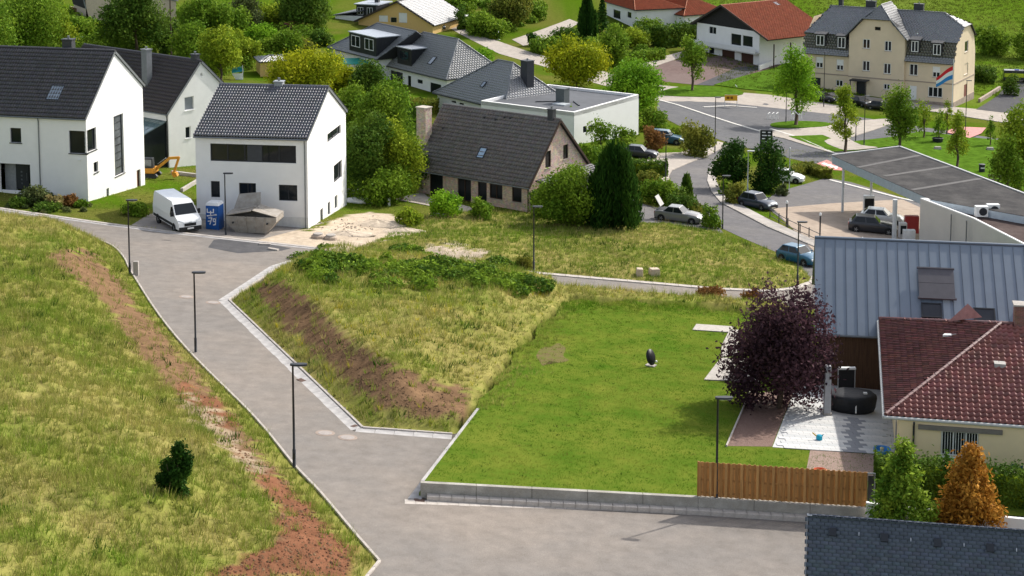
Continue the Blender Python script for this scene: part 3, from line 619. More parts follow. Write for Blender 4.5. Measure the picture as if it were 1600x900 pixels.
chimney(r,hb.on_front(862,190,hb.yr)[0],hb.yr,hb.hr-.6,hb.hr+1.1,.6,.6,MATS['slate_cladding'],pots=1)
mb=MB(); 
for px,py in ((692,203),(757,186),(774,189),(788,186),(797,187),(667,246)):
    p=hb.roof_pt(px,py); mb.lathe([(.09,0),(.07,.18),(.12,.2),(.12,.25)],7,p)
mb.build('vent_pipes',ANTH,r)
# low garage wing on the gable side
y0,z0=hb.on_side(858,276,1.0)
MB().box(.02,.9,-2,4.6,hb.D-.3,2.1).build('garage_wing',BRICK,r)
P=[(-.02+.3,.6,3.0),(.3,hb.D-.1,3.0),(5.,hb.D-.1,1.95),(5.,.6,1.95)]
hipface(r,[P[3],P[2],P[1],P[0]],.12,.33,.36,TILEM,(.06,.055,.057),'flat')
# --- zinc-roofed timber house
ZINC=mat('standing_seam_zinc',(.17,.205,.25),rough=.5,var=.07,scale=.5,metal=.25,spec=.4); 
O=G(1300,606,.5); he=zat(O,517); A=onz(1273,517,he); B=onz(1395,523,he); ex=unit(B-A); O=V3((A[0]+ex[0]*.5,A[1]+ex[1]*.5,O[2]))
hz=Bld('timber_house','timber-clad house with blue-grey zinc roof behind the dark red tree',O,ex); r=hz.root; he=he-O[2]; LZ=16.
best=min(np.arange(3,9,.02),key=lambda y:abs(proj(hz.O+hz.ex*.1+hz.ey*y+V3((0,0,he+y*.8)))[1]-377)); yr=float(best); hr=he+yr*.8
WOODD=mat('dark_larch_cladding',(.1,.052,.028),rough=.75,var=.45,scale=2.,stretch=(6,6,.35),bump=.2)
MB().box(0,.03,-1.5,LZ,2*yr,he).build('wall',WOODD,r)
mb=MB(); k=64
for i in range(k): mb.box(.0+i*.125,.0,-1.,.0+i*.125+.105,.028,he-.02)
mb.build('cladding_boards',WOODD,r,kind='stuff')
mb=MB(); gp=[(0,he-.05),(2*yr,he-.05),(yr,hr)]; facade(mb,gp,[],FL(-.0)); mb.build('gable_wall',WOODD,r)
d=unit((0,yr,hr-he)); n=V3((0,-d[2],d[1])); lf=math.hypot(yr,hr-he); e0=V3((0,0,he))-d*.3
MB().slab([(-.5,e0[1],e0[2]),(LZ,e0[1],e0[2]),(LZ,yr,hr),(-.5,yr,hr)],n,.18).build('roof_deck',ANTH,r)
MB().slab([(-.5,yr,hr),(LZ,yr,hr),(LZ,2*yr+.3,he-.24),(-.5,2*yr+.3,he-.24)],V3((0,d[2],d[1])),.18).build('roof_back',ZINC,r)
pw=.615
for i in range(int((LZ+.5)/pw)):
    x=-.5+i*pw; mb=MB(); u=V3((1,0,0)); o=V3((x,e0[1],e0[2]))+n*(.184+.004*random.random()); L2=lf+.3
    mb.slab([o+u*.012,o+u*(pw-.012),o+u*(pw-.012)+d*L2,o+u*.012+d*L2],n,.012)
    mb.obox(o+d*L2/2+n*.02+u*.008,u*.008,d*L2/2,n*.03); mb.build('roof_panel',ZINC,r)
MB().tube([(-.5,yr,hr+.24),(LZ,yr,hr+.24)],.09,8).build('ridge_cap',ZINC,r)
MB().tube([(-.55,e0[1]-.06,e0[2]+.08),(LZ,e0[1]-.06,e0[2]+.08)],.085,8).build('gutter',ZINC_TRIM,r)
def zpt(px,py):
    C=hz.loc((0,0,CH)); dd=ray(px,py); dd=V3((dd@hz.ex,dd@hz.ey,dd[2])); t=((V3((0,e0[1],e0[2]))+n*.2-C)@n)/(dd@n); return C+t*dd
a=zpt(1436,468); b=zpt(1489,424); wv=b[0]-a[0]; lv=float(np.linalg.norm((b-a)[1:]))
sp=mb=MB()
for k in range(2): mb.obox(a+V3((wv/2,0,0))+d*lv*(.25+.5*k)+n*.2,V3((wv/2,0,0)),d*(lv*.245),n*.03)
mb.obox(a+V3((wv/2,0,0))+d*lv*1.0+n*.22,V3((wv/2+.05,0,0)),d*.04,n*.06); mb.obox(a+V3((wv/2,0,0))+n*.2,V3((wv/2+.08,0,0)),d*.05,n*.06)
mb.build('awning_shutter',mat('brown_grey_awning',(.09,.085,.095),rough=.6,var=.1),r)
for x0,x1,y0,y1 in ((1440,1471,497,476),(1522,1554,503,484),(1588,1612,505,485)):
    a=zpt(x0,y0); b=zpt(x1,y1); skylight(r,a,(1,0,0),d,b[0]-a[0],max(.8,float(np.linalg.norm((b-a)[1:]))),blindm=mat('dark_skylight',(.03,.033,.04),rough=.15,spec=.4))
# --- red-tiled bungalow
O=G(1402,738,.55); ez=zat(O,652); A=onz(1384,650,ez); B=onz(1600,665,ez); ex=unit(B-A)
hi=Bld('bungalow','cream bungalow with dark red pantiled hip roof at the right edge',O,ex); r=hi.root; E=hi.loc(A); ez=E[2]
Bk=hi.loc(onz(1399,501,ez+hi.O[2])); DI=Bk[1]-E[1]; LI=19.
CREAM=mat('cream_render',(.78,.63,.4),rough=.92,var=.05,scale=1.,spec=.15)
hw=hi.frect(1470,672,1529,714)
mb=MB(); facade(mb,[(0,-1.5),(LI,-1.5),(LI,ez),(0,ez)],[hw],FF(),.16); facade(mb,[(0,-1.5),(DI-1.2,-1.5),(DI-1.2,ez),(0,ez)],[],FL(0)); facade(mb,[(0,-1.5),(LI,-1.5),(LI,ez),(0,ez)],[],FF(DI-1.2)); mb.build('wall',CREAM,r)
w=window(r,FF(),hw,fm=WFRAME,nx=3,sill=WFRAME)
mb=MB()
for i in range(14): x=hw[0]+(hw[2]-hw[0])*(i+.5)/14; mb.tube([(x,-.03,hw[1]-.02),(x,-.03,hw[3]+.02)],.014,5)
for z in (hw[1]+.1,hw[3]-.1): mb.tube([(hw[0]-.03,-.03,z),(hw[2]+.03,-.03,z)],.014,5)
mb.build('security_bars',WFRAME,w)
wd=(1.0,-1.4,2.2,1.1); MB().box(-.02,2.0,-.4,.0,3.4,1.7).build('side_door',mat('grey_door',(.2,.2,.2)),r)
ps=hi.on_front(1440,660)[0]; MB().box(hw[0]-1.1,-.12,ez-.5,hw[2]+1.1,-.003,ez-.28).build('shutter_box',mat('grey_brown_box',(.19,.17,.15)),r)
ap=hi.loc(onz(1565,507,0)); RP=V3((DI/2+E[0]+.2,DI/2+E[1],0)); 
C_=hi.loc((0,0,CH)); dd=ray(1565,507); dd=V3((dd@hi.ex,dd@hi.ey,dd[2])); t=(RP[1]-C_[1])/dd[1]; RP=C_+t*dd
RT=mat('red_pantile',(1,1,1),rough=.5,var=.22,scale=1.3,attr=True,spec=.35); RC=(.235,.085,.07)
c0=V3((E[0],E[1],ez)); c1=V3((E[0],E[1]+DI,ez)); cR=V3((LI,E[1],ez)); rR=V3((LI,RP[1],RP[2])); bR=V3((LI,E[1]+DI,ez))
hipface(r,[c0,cR,rR,RP],.14,.3,.36,RT,RC,'pan',parts=300,jit=.22,order=lambda s_:(round(s_[1]/.36),abs(s_[0])))
hipface(r,[c1,c0,RP],.14,.3,.36,RT,(.21,.08,.066),'pan',jit=.25,seed=5); hipface(r,[bR,c1,RP,rR],.14,.3,.36,RT,RC,'pan',seed=6)
RCAP=mat('red_ridge_tile',(.13,.045,.04),rough=.4,var=.25,spec=.45)
for p_,q_ in ((c0,RP),(c1,RP),(RP,rR)): ridgecap(r,p_+V3((0,0,.07)),q_+V3((0,0,.07)),RCAP)
mb=MB(); mb.tube([c0+V3((-.09,-.1,-.04)),cR+V3((0,-.1,-.04))],.085,8); mb.tube([c0+V3((-.09,-.1,-.04)),c1+V3((-.09,0,-.04))],.085,8); mb.build('gutter',mat('pale_gutter',(.5,.5,.48),rough=.5),r)
MB().tube([(hi.on_front(1427,690)[0],-.3,ez-.1),(hi.on_front(1427,690)[0],-.07,ez-.35),(hi.on_front(1427,690)[0],-.07,-1)],.05).build('downpipe',ANTH,r)
gm=MB(); pa=RP*.72+c1*.28; gm.add([pa+V3((-.9,-.2,.1)),pa+V3((.9,.1,.35)),pa+V3((.15,.5,.95)),pa+V3((.5,1.2,.1))],[(0,1,2),(1,3,2),(0,2,3)]); gm.build('roof_gablet',mat('sunlit_pink_tile',(.3,.14,.12),rough=.5,var=.2),r)  # gablet's sunlit look painted in as a paler, pinker tile colour
vn=hi.loc((0,0,0))
def hpt(px,py,a,b,c):
    nn=unit(np.cross(b-a,c-a)); C=hi.loc((0,0,CH)); dd=ray(px,py); dd=V3((dd@hi.ex,dd@hi.ey,dd[2])); return C+((a-C)@nn)/(dd@nn)*dd
p=hpt(1562,573,c0,cR,RP); MB().box(p[0]-.28,p[1]-.25,p[2]-.1,p[0]+.28,p[1]+.25,p[2]+.22).build('roof_vent',mat('grey_vent',(.38,.36,.33)),r)
p=hpt(1484,527,c1,c0,RP); MB().obox(p+V3((0,0,.12)),V3((.32,-.1,.05)),V3((.05,.14,0)),V3((0,0,.05))).build('roof_vent',WFRAME,r)
chimney(r,hi.on_front(1597,530,RP[1])[0],RP[1]+.1,RP[2]-.8,RP[2]+1.1,.9,.7,brickmat('red_brick',(.25,.09,.06),(.2,.075,.05),(.3,.27,.24)),cap=CONC,pots=0)
# --- slate-roofed house at the lower right
d=ray(1263,806); P0=d*(58./d[1])+V3((0,0,CH)); P1=onz(1600,830.5,P0[2]); ex=unit(P1-P0); zg=float(base(P0[0],P0[1]-4))
hj=Bld('slate_house','house with blue-grey slate roof at the lower right corner',V3((P0[0],P0[1]-4.8,zg)),ex); r=hj.root; rz=P0[2]-zg; a=hj.loc(P0); LJ=14.
MB().box(.3,.3,-2,LJ,9.2,rz-4.6).build('wall',CREAM,r)
e0=V3((a[0]-.12,a[1]-5.2,rz-5.0)); e1=V3((LJ,a[1]-5.2,rz-5.0)); r1=V3((LJ,a[1],rz)); r0=V3((a[0]-.0,a[1],rz))
SL=(.075,.09,.125); SLATEJ=mat('blue_slate',(1,1,1),rough=.55,var=.16,scale=2.5,attr=True,spec=.35)
hipface(r,[e0,e1,r1,r0],.12,.28,.14,SLATEJ,SL,'slate',parts=300,name='slate',jit=.13,order=lambda s_:-s_[1])
hipface(r,[V3((LJ,a[1]+5.2,rz-5.)),V3((a[0],a[1]+5.2,rz-5.)),r0,r1],.12,.28,.28,SLATEJ,SL,'slate')
mb=MB(); facade(mb,[(.32,rz-4.8),(10.,rz-4.8),(a[1],rz-.15)],[],FL(.32)); mb.build('gable_wall',CREAM,r)
mb=MB()
for i in range(22): x=a[0]-.05+i*.6; mb.bar((x,a[1],rz+.035),(x+.585,a[1],rz+.035),.2,.03)
mb.build('ridge_slates',mat('ridge_slate',(.06,.075,.1),rough=.45,var=.2),r)
MB().slab([e0+V3((-.02,0,-.1)),r0+V3((-.02,0,-.1)),r0+V3((-.02,0,.05)),e0+V3((-.02,0,.05))],(-1,0,0),.03).build('verge_trim',ZINC_TRIM,r)
nj=unit(np.cross(e1-e0,r0-e0)); nj=nj if nj[2]>0 else -nj; vj=unit(r0-e0)
for px,py in ((1301,832),(1382,841),(1465,849),(1547,857)):
    C=hj.loc((0,0,CH)); dd=ray(px,py); dd=V3((dd@hj.ex,dd@hj.ey,dd[2])); p=C+((e0-C)@nj)/(dd@nj)*dd
    mb=MB(); mb.obox(p+nj*.05,V3((.13,0,0)),vj*.15,nj*.035); mb.build('roof_vent',mat('dark_vent',(.025,.028,.035),rough=.4),r)
    C2=ray(px+41,py+4); C2=V3((C2@hj.ex,C2@hj.ey,C2[2])); p=C+((e0-C)@nj)/(C2@nj)*C2
    mb=MB(); mb.bar(p+nj*.02,p+nj*.1+vj*.02,.03,.03); mb.bar(p+nj*.09-vj*.06,p+nj*.09+vj*.07,.025,.025); mb.build('roof_hook',mat('bright_steel',(.6,.62,.64),rough=.3,metal=.8),r)
# ================================================================ village houses further back
REDT=(.33,.085,.038); REDM=mat('red_clay_tile',(1,1,1),rough=.7,var=.16,scale=1.2,attr=True,spec=.2); SLGREY=(.075,.08,.092)
def hip_house(name,label,base_px,eave_py,eave_left,far_x,ridge,wall,tcol,D=None,L=None,ov=.5,tw=.45,tl=.4,tm=None,style='slate',fh=(),sh=(),capm=None,group=None,h0=0.):
    O=G(*base_px,h0); he=zat(O,eave_py); A=onz(*eave_left,he); E=V3((O[0],O[1],he)); ex=unit(E-A); b=Bld(name,label,O,ex,group)
    b.L=L or float(np.linalg.norm(E-A)); b.he=he-O[2]; b.D=D or tat(E,b.ey,far_x); r=b.root
    b.fh=[b.frect(*h) for h in fh]; b.sh=[b.srect(*h) for h in sh]; mb=MB()
    facade(mb,[(-b.L+ov,-2),(-ov,-2),(-ov,b.he),(-b.L+ov,b.he)],b.fh,FF(ov)); facade(mb,[(ov,-2),(b.D-ov,-2),(b.D-ov,b.he),(ov,b.he)],b.sh,FR(-ov))
    mb.box(-b.L+ov+.2,ov+.2,-2,-ov-.2,b.D-ov,b.he); mb.build('wall',wall,r)
    (xa,za),(xb,zb)=[b.on_front(*p,b.D/2) for p in ridge]; z=(za+zb)/2; b.rz=z
    c=[V3((-b.L,0,b.he)),V3((0,0,b.he)),V3((0,b.D,b.he)),V3((-b.L,b.D,b.he))]; ra,rb=V3((xa,b.D/2,z)),V3((xb,b.D/2,z)); b.c=c; b.ra,b.rb=ra,rb
    tm=tm or SLATEM
    b.fr=hipface(r,[c[0],c[1],rb,ra],.15,tw,tl,tm,tcol,style); hipface(r,[c[1],c[2],rb],.15,tw,tl,tm,tcol,style,seed=2); hipface(r,[c[2],c[3],ra,rb],.15,tw,tl,tm,tcol,style,seed=3); hipface(r,[c[3],c[0],ra],.15,tw,tl,tm,tcol,style,seed=4)
    capm=capm or mat('hip_cap_zinc',(.16,.17,.18),rough=.5)
    for p_,q_ in ((c[0],ra),(c[1],rb),(c[2],rb),(ra,rb)): ridgecap(r,p_+V3((0,0,.05)),q_+V3((0,0,.05)),capm,r=.09,step=.6)
    mb=MB(); mb.tube([c[0]+V3((0,-.08,-.05)),c[1]+V3((.08,-.08,-.05)),c[2]+V3((.08,0,-.05))],.08,6); mb.build('gutter',ANTH,r)
    return b
def plane_pt(b,px,py,a,n):
    C=b.loc((0,0,CH)); d=ray(px,py); d=V3((d@b.ex,d@b.ey,d[2])); return C+((V3(a)-C)@n)/(d@n)*d
def dormer(b,near,left_x,right_x,hpx,depth,wallm,roofm,win=0,name='dormer',a=None,n=None,frame=WFRAME):
    """box dormer; near = photo pixel of its lower near corner on the roof face"""
    p=plane_pt(b,*near,a,n); W=b.O+b.ex*p[0]+b.ey*p[1]+V3((0,0,p[2])); w=-tat(W,b.ex,left_x); dd=depth; z1=zat(W,near[1]-hpx)-b.O[2]
    o=MB().box(p[0]-w,p[1],p[2]-.5,p[0],p[1]+dd,z1).build(name,wallm,b.root)
    MB().box(p[0]-w-.15,p[1]-.15,z1+.001,p[0]+.15,p[1]+dd,z1+.14).build('dormer_roof',roofm,o)
    for i in range(1,int(dd/.5)): MB().box(p[0]+.001,p[1]+i*.5,p[2],p[0]+.03,p[1]+i*.5+.04,z1-.02).build('seam',wallm,o)
    for i in range(win):
        u0=p[0]-w+w*(i+.18)/win; u1=p[0]-w+w*(i+.82)/win; h=z1-p[2]
        ww=window(o,FF(p[1]-.16),(u0,p[2]+h*.28,u1,p[2]+h*.88),fm=frame,nx=2,fw=.09,depth=.12)
    return p,w,z1
# --- flat-roofed white house
O=G(897,226); zt=zat(O,176); A=onz(800,164,zt); E=V3((O[0],O[1],zt)); ex=unit(E-A)
fl=Bld('flat_roofed_house','white house with flat grey roof behind the brick house',O,ex); r=fl.root; zt-=O[2]; LF=14.5; DF=tat(E,fl.ey,998); 
hw=[fl.srect(911,197,917,207),fl.srect(919,195.5,926,205.5)]
mb=MB(); facade(mb,[(0,-2),(DF,-2),(DF,zt),(0,zt)],hw,FR()); facade(mb,[(-LF,-2),(0,-2),(0,zt),(-LF,zt)],[],FF()); facade(mb,[(-LF,-2),(0,-2),(0,zt),(-LF,zt)],[],FF(DF)); mb.build('wall',RENDER,r)
for h in hw: window(r,FR(),h,fm=ANTH,nx=1)
mb=MB(); t=.35
for q_ in ((-LF,0,0,t),(-LF,DF-t,0,DF),(-t,t,0,DF-t),(-LF,t,-LF+t,DF-t)): mb.box(q_[0],q_[1],zt-.5,q_[2],q_[3],zt+.06)
mb.build('parapet',RENDER,r)
FELT=mat('grey_roof_felt',(.085,.09,.1),rough=.75,var=.18,scale=.6)
MB().box(-LF+t,t,zt-.5,-t,DF-t,zt-.28).build('roof',FELT,r)
cx_,cz=fl.on_front(879,158,DF*.42); chimney(r,cx_,DF*.42,zt-.3,zt+1.55,1.3,1.3,mat('chimney_metal',(.1,.115,.12),rough=.5,metal=.4),pots=0)
MB().box(cx_-.2,DF*.42-2.3,zt-.28,cx_+1.8,DF*.42-.9,zt-.12).build('skylight_kerb',mat('pale_roof_kerb',(.35,.38,.4)),r)
for a_,b_ in (((cx_-3.,DF*.3),(cx_-.9,DF*.42)),((cx_+.9,DF*.5),(cx_+3.2,DF*.36))): MB().bar((*a_,zt-.22),(*b_,zt-.22),.18,.12).build('roof_duct',ANTH,r)
# --- slate hip house left of it
hp=hip_house('hip_roofed_house','low white house with dark slate hip roof left of the flat roof',(788,202),171,(676,145),872,[(778,95),(802,97)],RENDER2,SLGREY,D=11.,fh=[(700,158,708,162),(712,161,720,165)])
for h in hp.fh: window(hp.root,FF(.5),h,fm=WFRAME,nx=1)
U,Vv,n=hp.fr; a=plane_pt(hp,750,136,hp.c[0],n); skylight(hp.root,a,U,Vv,.7,1.0)
x_,z_=hp.on_front(824,118,hp.D*.55); chimney(hp.root,x_,hp.D*.55,hp.he,zat(hp.O+hp.ex*x_+hp.ey*hp.D*.55,95)-hp.O[2],1.4,1.2,MATS['slate_cladding'],pots=1)
# --- black-dormered houses
DK=mat('black_seam_cladding',(.016,.018,.022),rough=.45,var=.15); LTROOF=mat('pale_metal_roof',(.36,.39,.43),rough=.4,metal=.3,var=.08)
a2=hip_house('dormer_house','white house with dark hip roof and small black dormer in the middle distance',(697,152),125,(580,97),757,[(662,51),(716,61)],RENDER,(.062,.064,.07),D=11.,fh=[(606,112,625,139),(633,119,638,144),(648,125,656,131),(668,131,685,147)])
for i,h in enumerate(a2.fh): window(a2.root,FF(.5),h,nx=[2,1,1,1][i])
U,Vv,n=a2.fr; dormer(a2,(643,104),621,674,26,3.4,DK,LTROOF,1,a=a2.c[0],n=n,frame=ANTH)
a=plane_pt(a2,668,100,a2.c[0],n); skylight(a2.root,a,U,Vv,1.,1.5,blindm=LTROOF)
O1=a2.O-a2.ex*3.+a2.ey*9.5
a1=hip_house('dormer_house','dark-roofed house with big black box dormer and two white windows',(588,126),93,(512,74),690,[(590,38),(650,47)],RENDER,(.062,.064,.07),D=12.)
U,Vv,n=a1.fr; dormer(a1,(588,89),546,646,29.5,7.5,DK,LTROOF,2,a=a1.c[0],n=n)
# --- yellow house with front gable
class FrontGable(Bld):
    def __init__(s,name,label,base_px,lx,rx,eave_py,apex,depth,wall,tcol,tm,ov=.6,gwall=None,style='flat',lx_eave=None,group=None,holes=(),clipz=None,rov=None,lov=None):
        O=G(*base_px); O2=O
        # base_px: near right corner; lx: photo pixel of the left eave end of the gable wall
        z=zat(O,eave_py); A=onz(*lx,z); E=V3((O[0],O[1],z)); Bld.__init__(s,name,label,O,E-A,group); r=s.root; s.L=float(np.linalg.norm((E-A)[:2])); s.he=z-O[2]; s.D=depth
        ax,az=s.on_front(*apex); s.ax,s.az=ax,az; s.holes=[s.frect(*h) for h in holes]
        mb=MB(); facade(mb,[(-s.L,-2),(0,-2),(0,s.he),(-s.L,s.he)],[h for h in s.holes if h[3]<s.he],FF())
        facade(mb,[(0,-2),(depth,-2),(depth,s.he),(0,s.he)],[],FR()); facade(mb,[(0,-2),(depth,-2),(depth,s.he),(0,s.he)],[],FL(-s.L)); mb.build('wall',wall,r)
        mb=MB(); facade(mb,[(-s.L,s.he),(0,s.he),(ax,az)],[h for h in s.holes if h[3]>=s.he],FF(-.003)); mb.build('gable_wall',gwall or wall,r)
        ro=rov if rov is not None else ov; lo=lov if lov is not None else ov
        kr=(az-s.he)/(0-ax); kl=(az-s.he)/(ax+s.L); up=.12
        rE=(ro,s.he-ro*kr+up); lE=(-s.L-lo,s.he-lo*kl+up); y0,y1=-ov,depth+ov; P=lambda u,y:V3((u[0],y,u[1])); R_=(ax,az+up)
        s.rE,s.lE,s.R_=rE,lE,R_
        s.fr=hipface(r,[P(rE,y0),P(rE,y1),P(R_,y1),P(R_,y0)],.15,.45,.42,tm,tcol,style); s.fl=hipface(r,[P(lE,y1),P(lE,y0),P(R_,y0),P(R_,y1)],.15,.45,.42,tm,tcol,style,seed=2)
        ridgecap(r,P((R_[0],R_[1]+.05),y0),P((R_[0],R_[1]+.05),y1),mat('ridge_'+name,tuple(tcol),rough=.6,var=.15),step=.5)
        mb=MB(); mb.bar(P(rE,y0-.02),P(R_,y0-.02),.05,.34); mb.bar(P(lE,y0-.02),P(R_,y0-.02),.05,.34); mb.build('barge_boards',mat('barge_board',(.05,.035,.028),rough=.6),r)
YEL=mat('yellow_render',(.66,.44,.17),rough=.92,var=.05)
yb=FrontGable('yellow_house','yellow house with dark slate roof at the top beside the street',(676,54),(560,32),None,38,(622,3),15.,YEL,(.055,.058,.066),SLATEM,holes=[(592,24,606,36),(623,20,636,36),(610,27,620,37)],style='slate')
for i,h in enumerate(yb.holes): window(yb.root,FF(-.003),h,fm=WFRAME,nx=1,blind=.95 if i<2 else 0)
p=plane_pt(yb,545,48,(yb.lE[0],0,yb.lE[1]),yb.fl[2])
MB().box(-yb.L-2.2,3.5,1.5,-yb.L+2.,9.5,yb.he+2.6).build('dormer',DK,yb.root); MB().box(-yb.L-2.6,3.2,yb.he+2.601,-yb.L+2.6,9.8,yb.he+2.78).build('dormer_roof',LTROOF,yb.root)
for k in range(2): window(yb.root,FF(3.34),(-yb.L-1.9+k*2,yb.he+.7,-yb.L-.7+k*2,yb.he+2.1),fm=WFRAME,nx=2)
chimney(yb.root,-yb.L+.6,7.,yb.he,yb.he+4.3,.8,.8,MATS['slate_cladding'],pots=1)
MB().box(-yb.L-6.5,3,-2,-yb.L-.6,12,yb.he+.4).build('side_wing',RENDER2,yb.root); MB().slab([(-yb.L-6.8,2.6,yb.he+.3),(-yb.L-.5,2.6,yb.he+1.4),(-yb.L-.5,12.4,yb.he+1.4),(-yb.L-6.8,12.4,yb.he+.3)],(0,0,1),.2).build('wing_roof',mat('slate_wing',SLGREY,rough=.5,var=.2),yb.root)
# --- red-roofed white houses at the top
c1=hip_house('red_roofed_house','long white house with orange-red hip roof at the top centre',(1068,50),25,(984,10),1122,[(1010,-14),(1075,-8)],RENDER,REDT,D=12.,tm=REDM,style='pan',capm=mat('red_cap',(.42,.16,.08),rough=.8),fh=[(1026,24,1028.5,34),(1004,20,1009,27)])
for h in c1.fh: window(c1.root,FF(.5),h,fm=WFRAME,nx=1)
c2=hip_house('red_roofed_house','white house wing with red hip roof behind the dark cypress',(992,46),16,(943,2),1050,[(962,-20),(990,-18)],RENDER2,REDT,D=11.,tm=REDM,style='pan',capm=MATS['red_cap'],fh=[(955,16,966,29),(977,19,983,28)])
for h in c2.fh: window(c2.root,FF(.5),h,fm=ANTH,nx=1)
# --- chalet with black gable
ch=FrontGable('chalet','white chalet with black gable, balcony and orange-red roof',(1186,103),(1089,35),None,50,(1131.5,9),15.,RENDER,REDT,REDM,gwall=mat('black_gable_boards',(.02,.019,.02),rough=.7,var=.3),style='pan',ov=.9,rov=3.0,holes=[(1108,42,1119,53),(1142,53,1158,71),(1160,56,1176,73),(1108,72,1116,84),(1128,77,1148,101),(1158,82,1177,103)])
for i,h in enumerate(ch.holes):
    if i<4: window(ch.root,FF(),h,fm=WFRAME,nx=1 if i!=0 else 2)
    else: MB().box(h[0],.12,h[1],h[2],.18,h[3]).build('garage_door',mat('brown_garage_door',(.07,.03,.02),rough=.6,stretch=(8,1,1)),ch.root)
zb=ch.on_front(1140,75)[1]; bal=MB().box(-ch.L-.2,-1.3,zb-.2,.2,-.003,zb).build('balcony',mat('pale_concrete',(.5,.49,.46)),ch.root)
MB().box(-ch.L-.2,-1.3,zb+.001,.2,-1.22,zb+.75).build('balustrade',RENDER2,bal)
# open veranda along its right side
for k in range(4): MB().tube([(2.7,1.+k*4.2,-1.5),(2.7,1.+k*4.2,ch.he-2.)],.12,6).build('veranda_post',BROWN,ch.root)
MB().box(2.64,.5,-.4,2.76,14,-.3).build('veranda_rail',BROWN,ch.root)
a=plane_pt(ch,1214,9,(ch.rE[0],0,ch.rE[1]),ch.fr[2]); skylight(ch.root,a,ch.fr[0],ch.fr[1],1.0,1.3)
# --- the big villa
O=G(1489,168); zA=zat(O,97); A=onz(1258,79,zA); E=V3((O[0],O[1],zA)); CRM=mat('sand_render',(.68,.56,.4),rough=.92,var=.06,scale=.5,spec=.15); STONE=mat('stone_base',(.33,.26,.21),rough=.9,var=.25,scale=1.5)
mv=Bld('villa','large cream villa with grey slate mansard roof and flag in front',O,E-A); r=mv.root; LV=float(np.linalg.norm((E-A)[:2])); zA-=O[2]; DV=12.5
zB=zat(O,66)-O[2]; zS=zat(O,132)-O[2]; yrV=DV/2
fw=[mv.frect(*h) for h in ((1275,89,1286,106),(1307,93,1318,110),(1421,100,1434,118),(1457,104,1469,121),(1306,125,1317,135),(1450,136,1472.5,152),(1421,134,1432,161),(1264,121,1282,148))]
u0=mv.on_front(1326,100,-.5)[0]; u1=mv.on_front(1413,100,-.5)[0]
cw=[mv.frect(*h,-.5) for h in ((1348,61,1359.5,76),(1382,64,1393,80),(1347.5,95,1359,111),(1380.5,99,1392,115.5),(1380.5,131,1390.5,140),(1338,126,1352,148),(1367,42,1376,47.5))]
mb=MB(); fl_=[h for h in fw if h[2]<u0]; fr_=[h for h in fw if h[0]>u1]
facade(mb,[(-LV,-3),(u0,-3),(u0,zA),(-LV,zA)],fl_,FF()); facade(mb,[(u1,-3),(0,-3),(0,zA),(u1,zA)],fr_,FF())
zG=mv.on_front(1413,58,-.5)[1]; zT=mv.on_front(1372,31,-.5)[1]; um=(u0+u1)/2; hw_=(u1-u0)/2
facade(mb,[(u0,-3),(u1,-3),(u1,zG),(um+hw_*.5,zT),(um-hw_*.5,zT),(u0,zG)],cw,FF(-.5))
for u in (u0,u1): mb.add([(u,-.5,-3),(u,2.5,-3),(u,2.5,zG),(u,-.5,zG)],[(0,1,2,3)])
sw=[mv.srect(*h) for h in ((1507.5,64,1513,81),(1506.5,99,1512.5,116),(1506,132,1510.5,155))]
gp=[(0,-3),(DV,-3),(DV,zA+.4),(DV-1.2,zB+.2),(DV*.68,zB+2.2),(DV*.32,zB+2.2),(1.2,zB+.2),(0,zA+.4)]
facade(mb,gp,sw,FR()); facade(mb,gp,[],FL(-LV)); mb.box(-LV+.1,.3,-3,-.1,DV,zA); mb.build('wall',CRM,r)
SILLM=mat('sandstone_sill',(.36,.29,.23))
for i,h in enumerate(fw[:6]): window(r,FF(),h,fm=WFRAME,nx=2 if i!=5 else 3,fw=.11,sill=SILLM,blind=.55 if i in(0,1,3) else 0,glass=GLASS)
MB().box(*(lambda h:(h[0],.05,h[1],h[2],.12,h[3]))(fw[6])).build('white_door',WFRAME,r); MB().box(*(lambda h:(h[0],.2,h[1],h[2],.25,h[3]))(fw[7])).build('garage_door',ANTH,r)
for i,h in enumerate(cw[:5]): window(r,FF(-.5),h,fm=WFRAME,nx=2,fw=.11,sill=SILLM)
MB().box(*(lambda h:(h[0],-.3,h[1],h[2],-.22,h[3]))(cw[5])).build('front_door',ANTH,r); window(r,FF(-.5),cw[6],fm=BROWN,nx=1,fw=.12)
for i,h in enumerate(sw[:2]): window(r,FR(),h,fm=WFRAME,nx=1,fw=.1,sill=SILLM)
MB().box(-.12,sw[2][0],sw[2][1],-.05,sw[2][2],sw[2][3]).build('side_door',mat('red_brown_door',(.18,.06,.04)),r)
hd=cw[5]; MB().box(hd[0]-.7,-2.2,hd[3]+.1,hd[2]+.7,-.51,hd[3]+.28).build('porch_canopy',ANTH,r); 
for u in (hd[0]-.6,hd[2]+.55): MB().box(u,-2.1,-1.,u+.12,-1.98,hd[3]+.1).build('porch_post',ANTH,r)
mb=MB(); mb.box(-LV-.03,-.06,zS-.1,u0,-.002,zS+.1); mb.box(u1,-.06,zS-.1,.03,-.002,zS+.1); mb.box(u0-.03,-.56,zS-.1,u1+.03,-.502,zS+.1); mb.box(.002,0,zS-.1,.06,DV,zS+.1); mb.build('string_course',SILLM,r)
zP=mv.on_front(1440,157)[1]; MB().box(-LV-.04,-.04,-3,u0,-.003,zP+.4).build('stone_plinth',STONE,r); MB().box(u1,-.04,-3,.0,-.003,zP).build('stone_plinth',STONE,r); MB().box(.003,0,-3,.05,DV,zP+.1).build('stone_plinth',STONE,r)
MS=(.036,.036,.039); MSU=(.06,.06,.064)
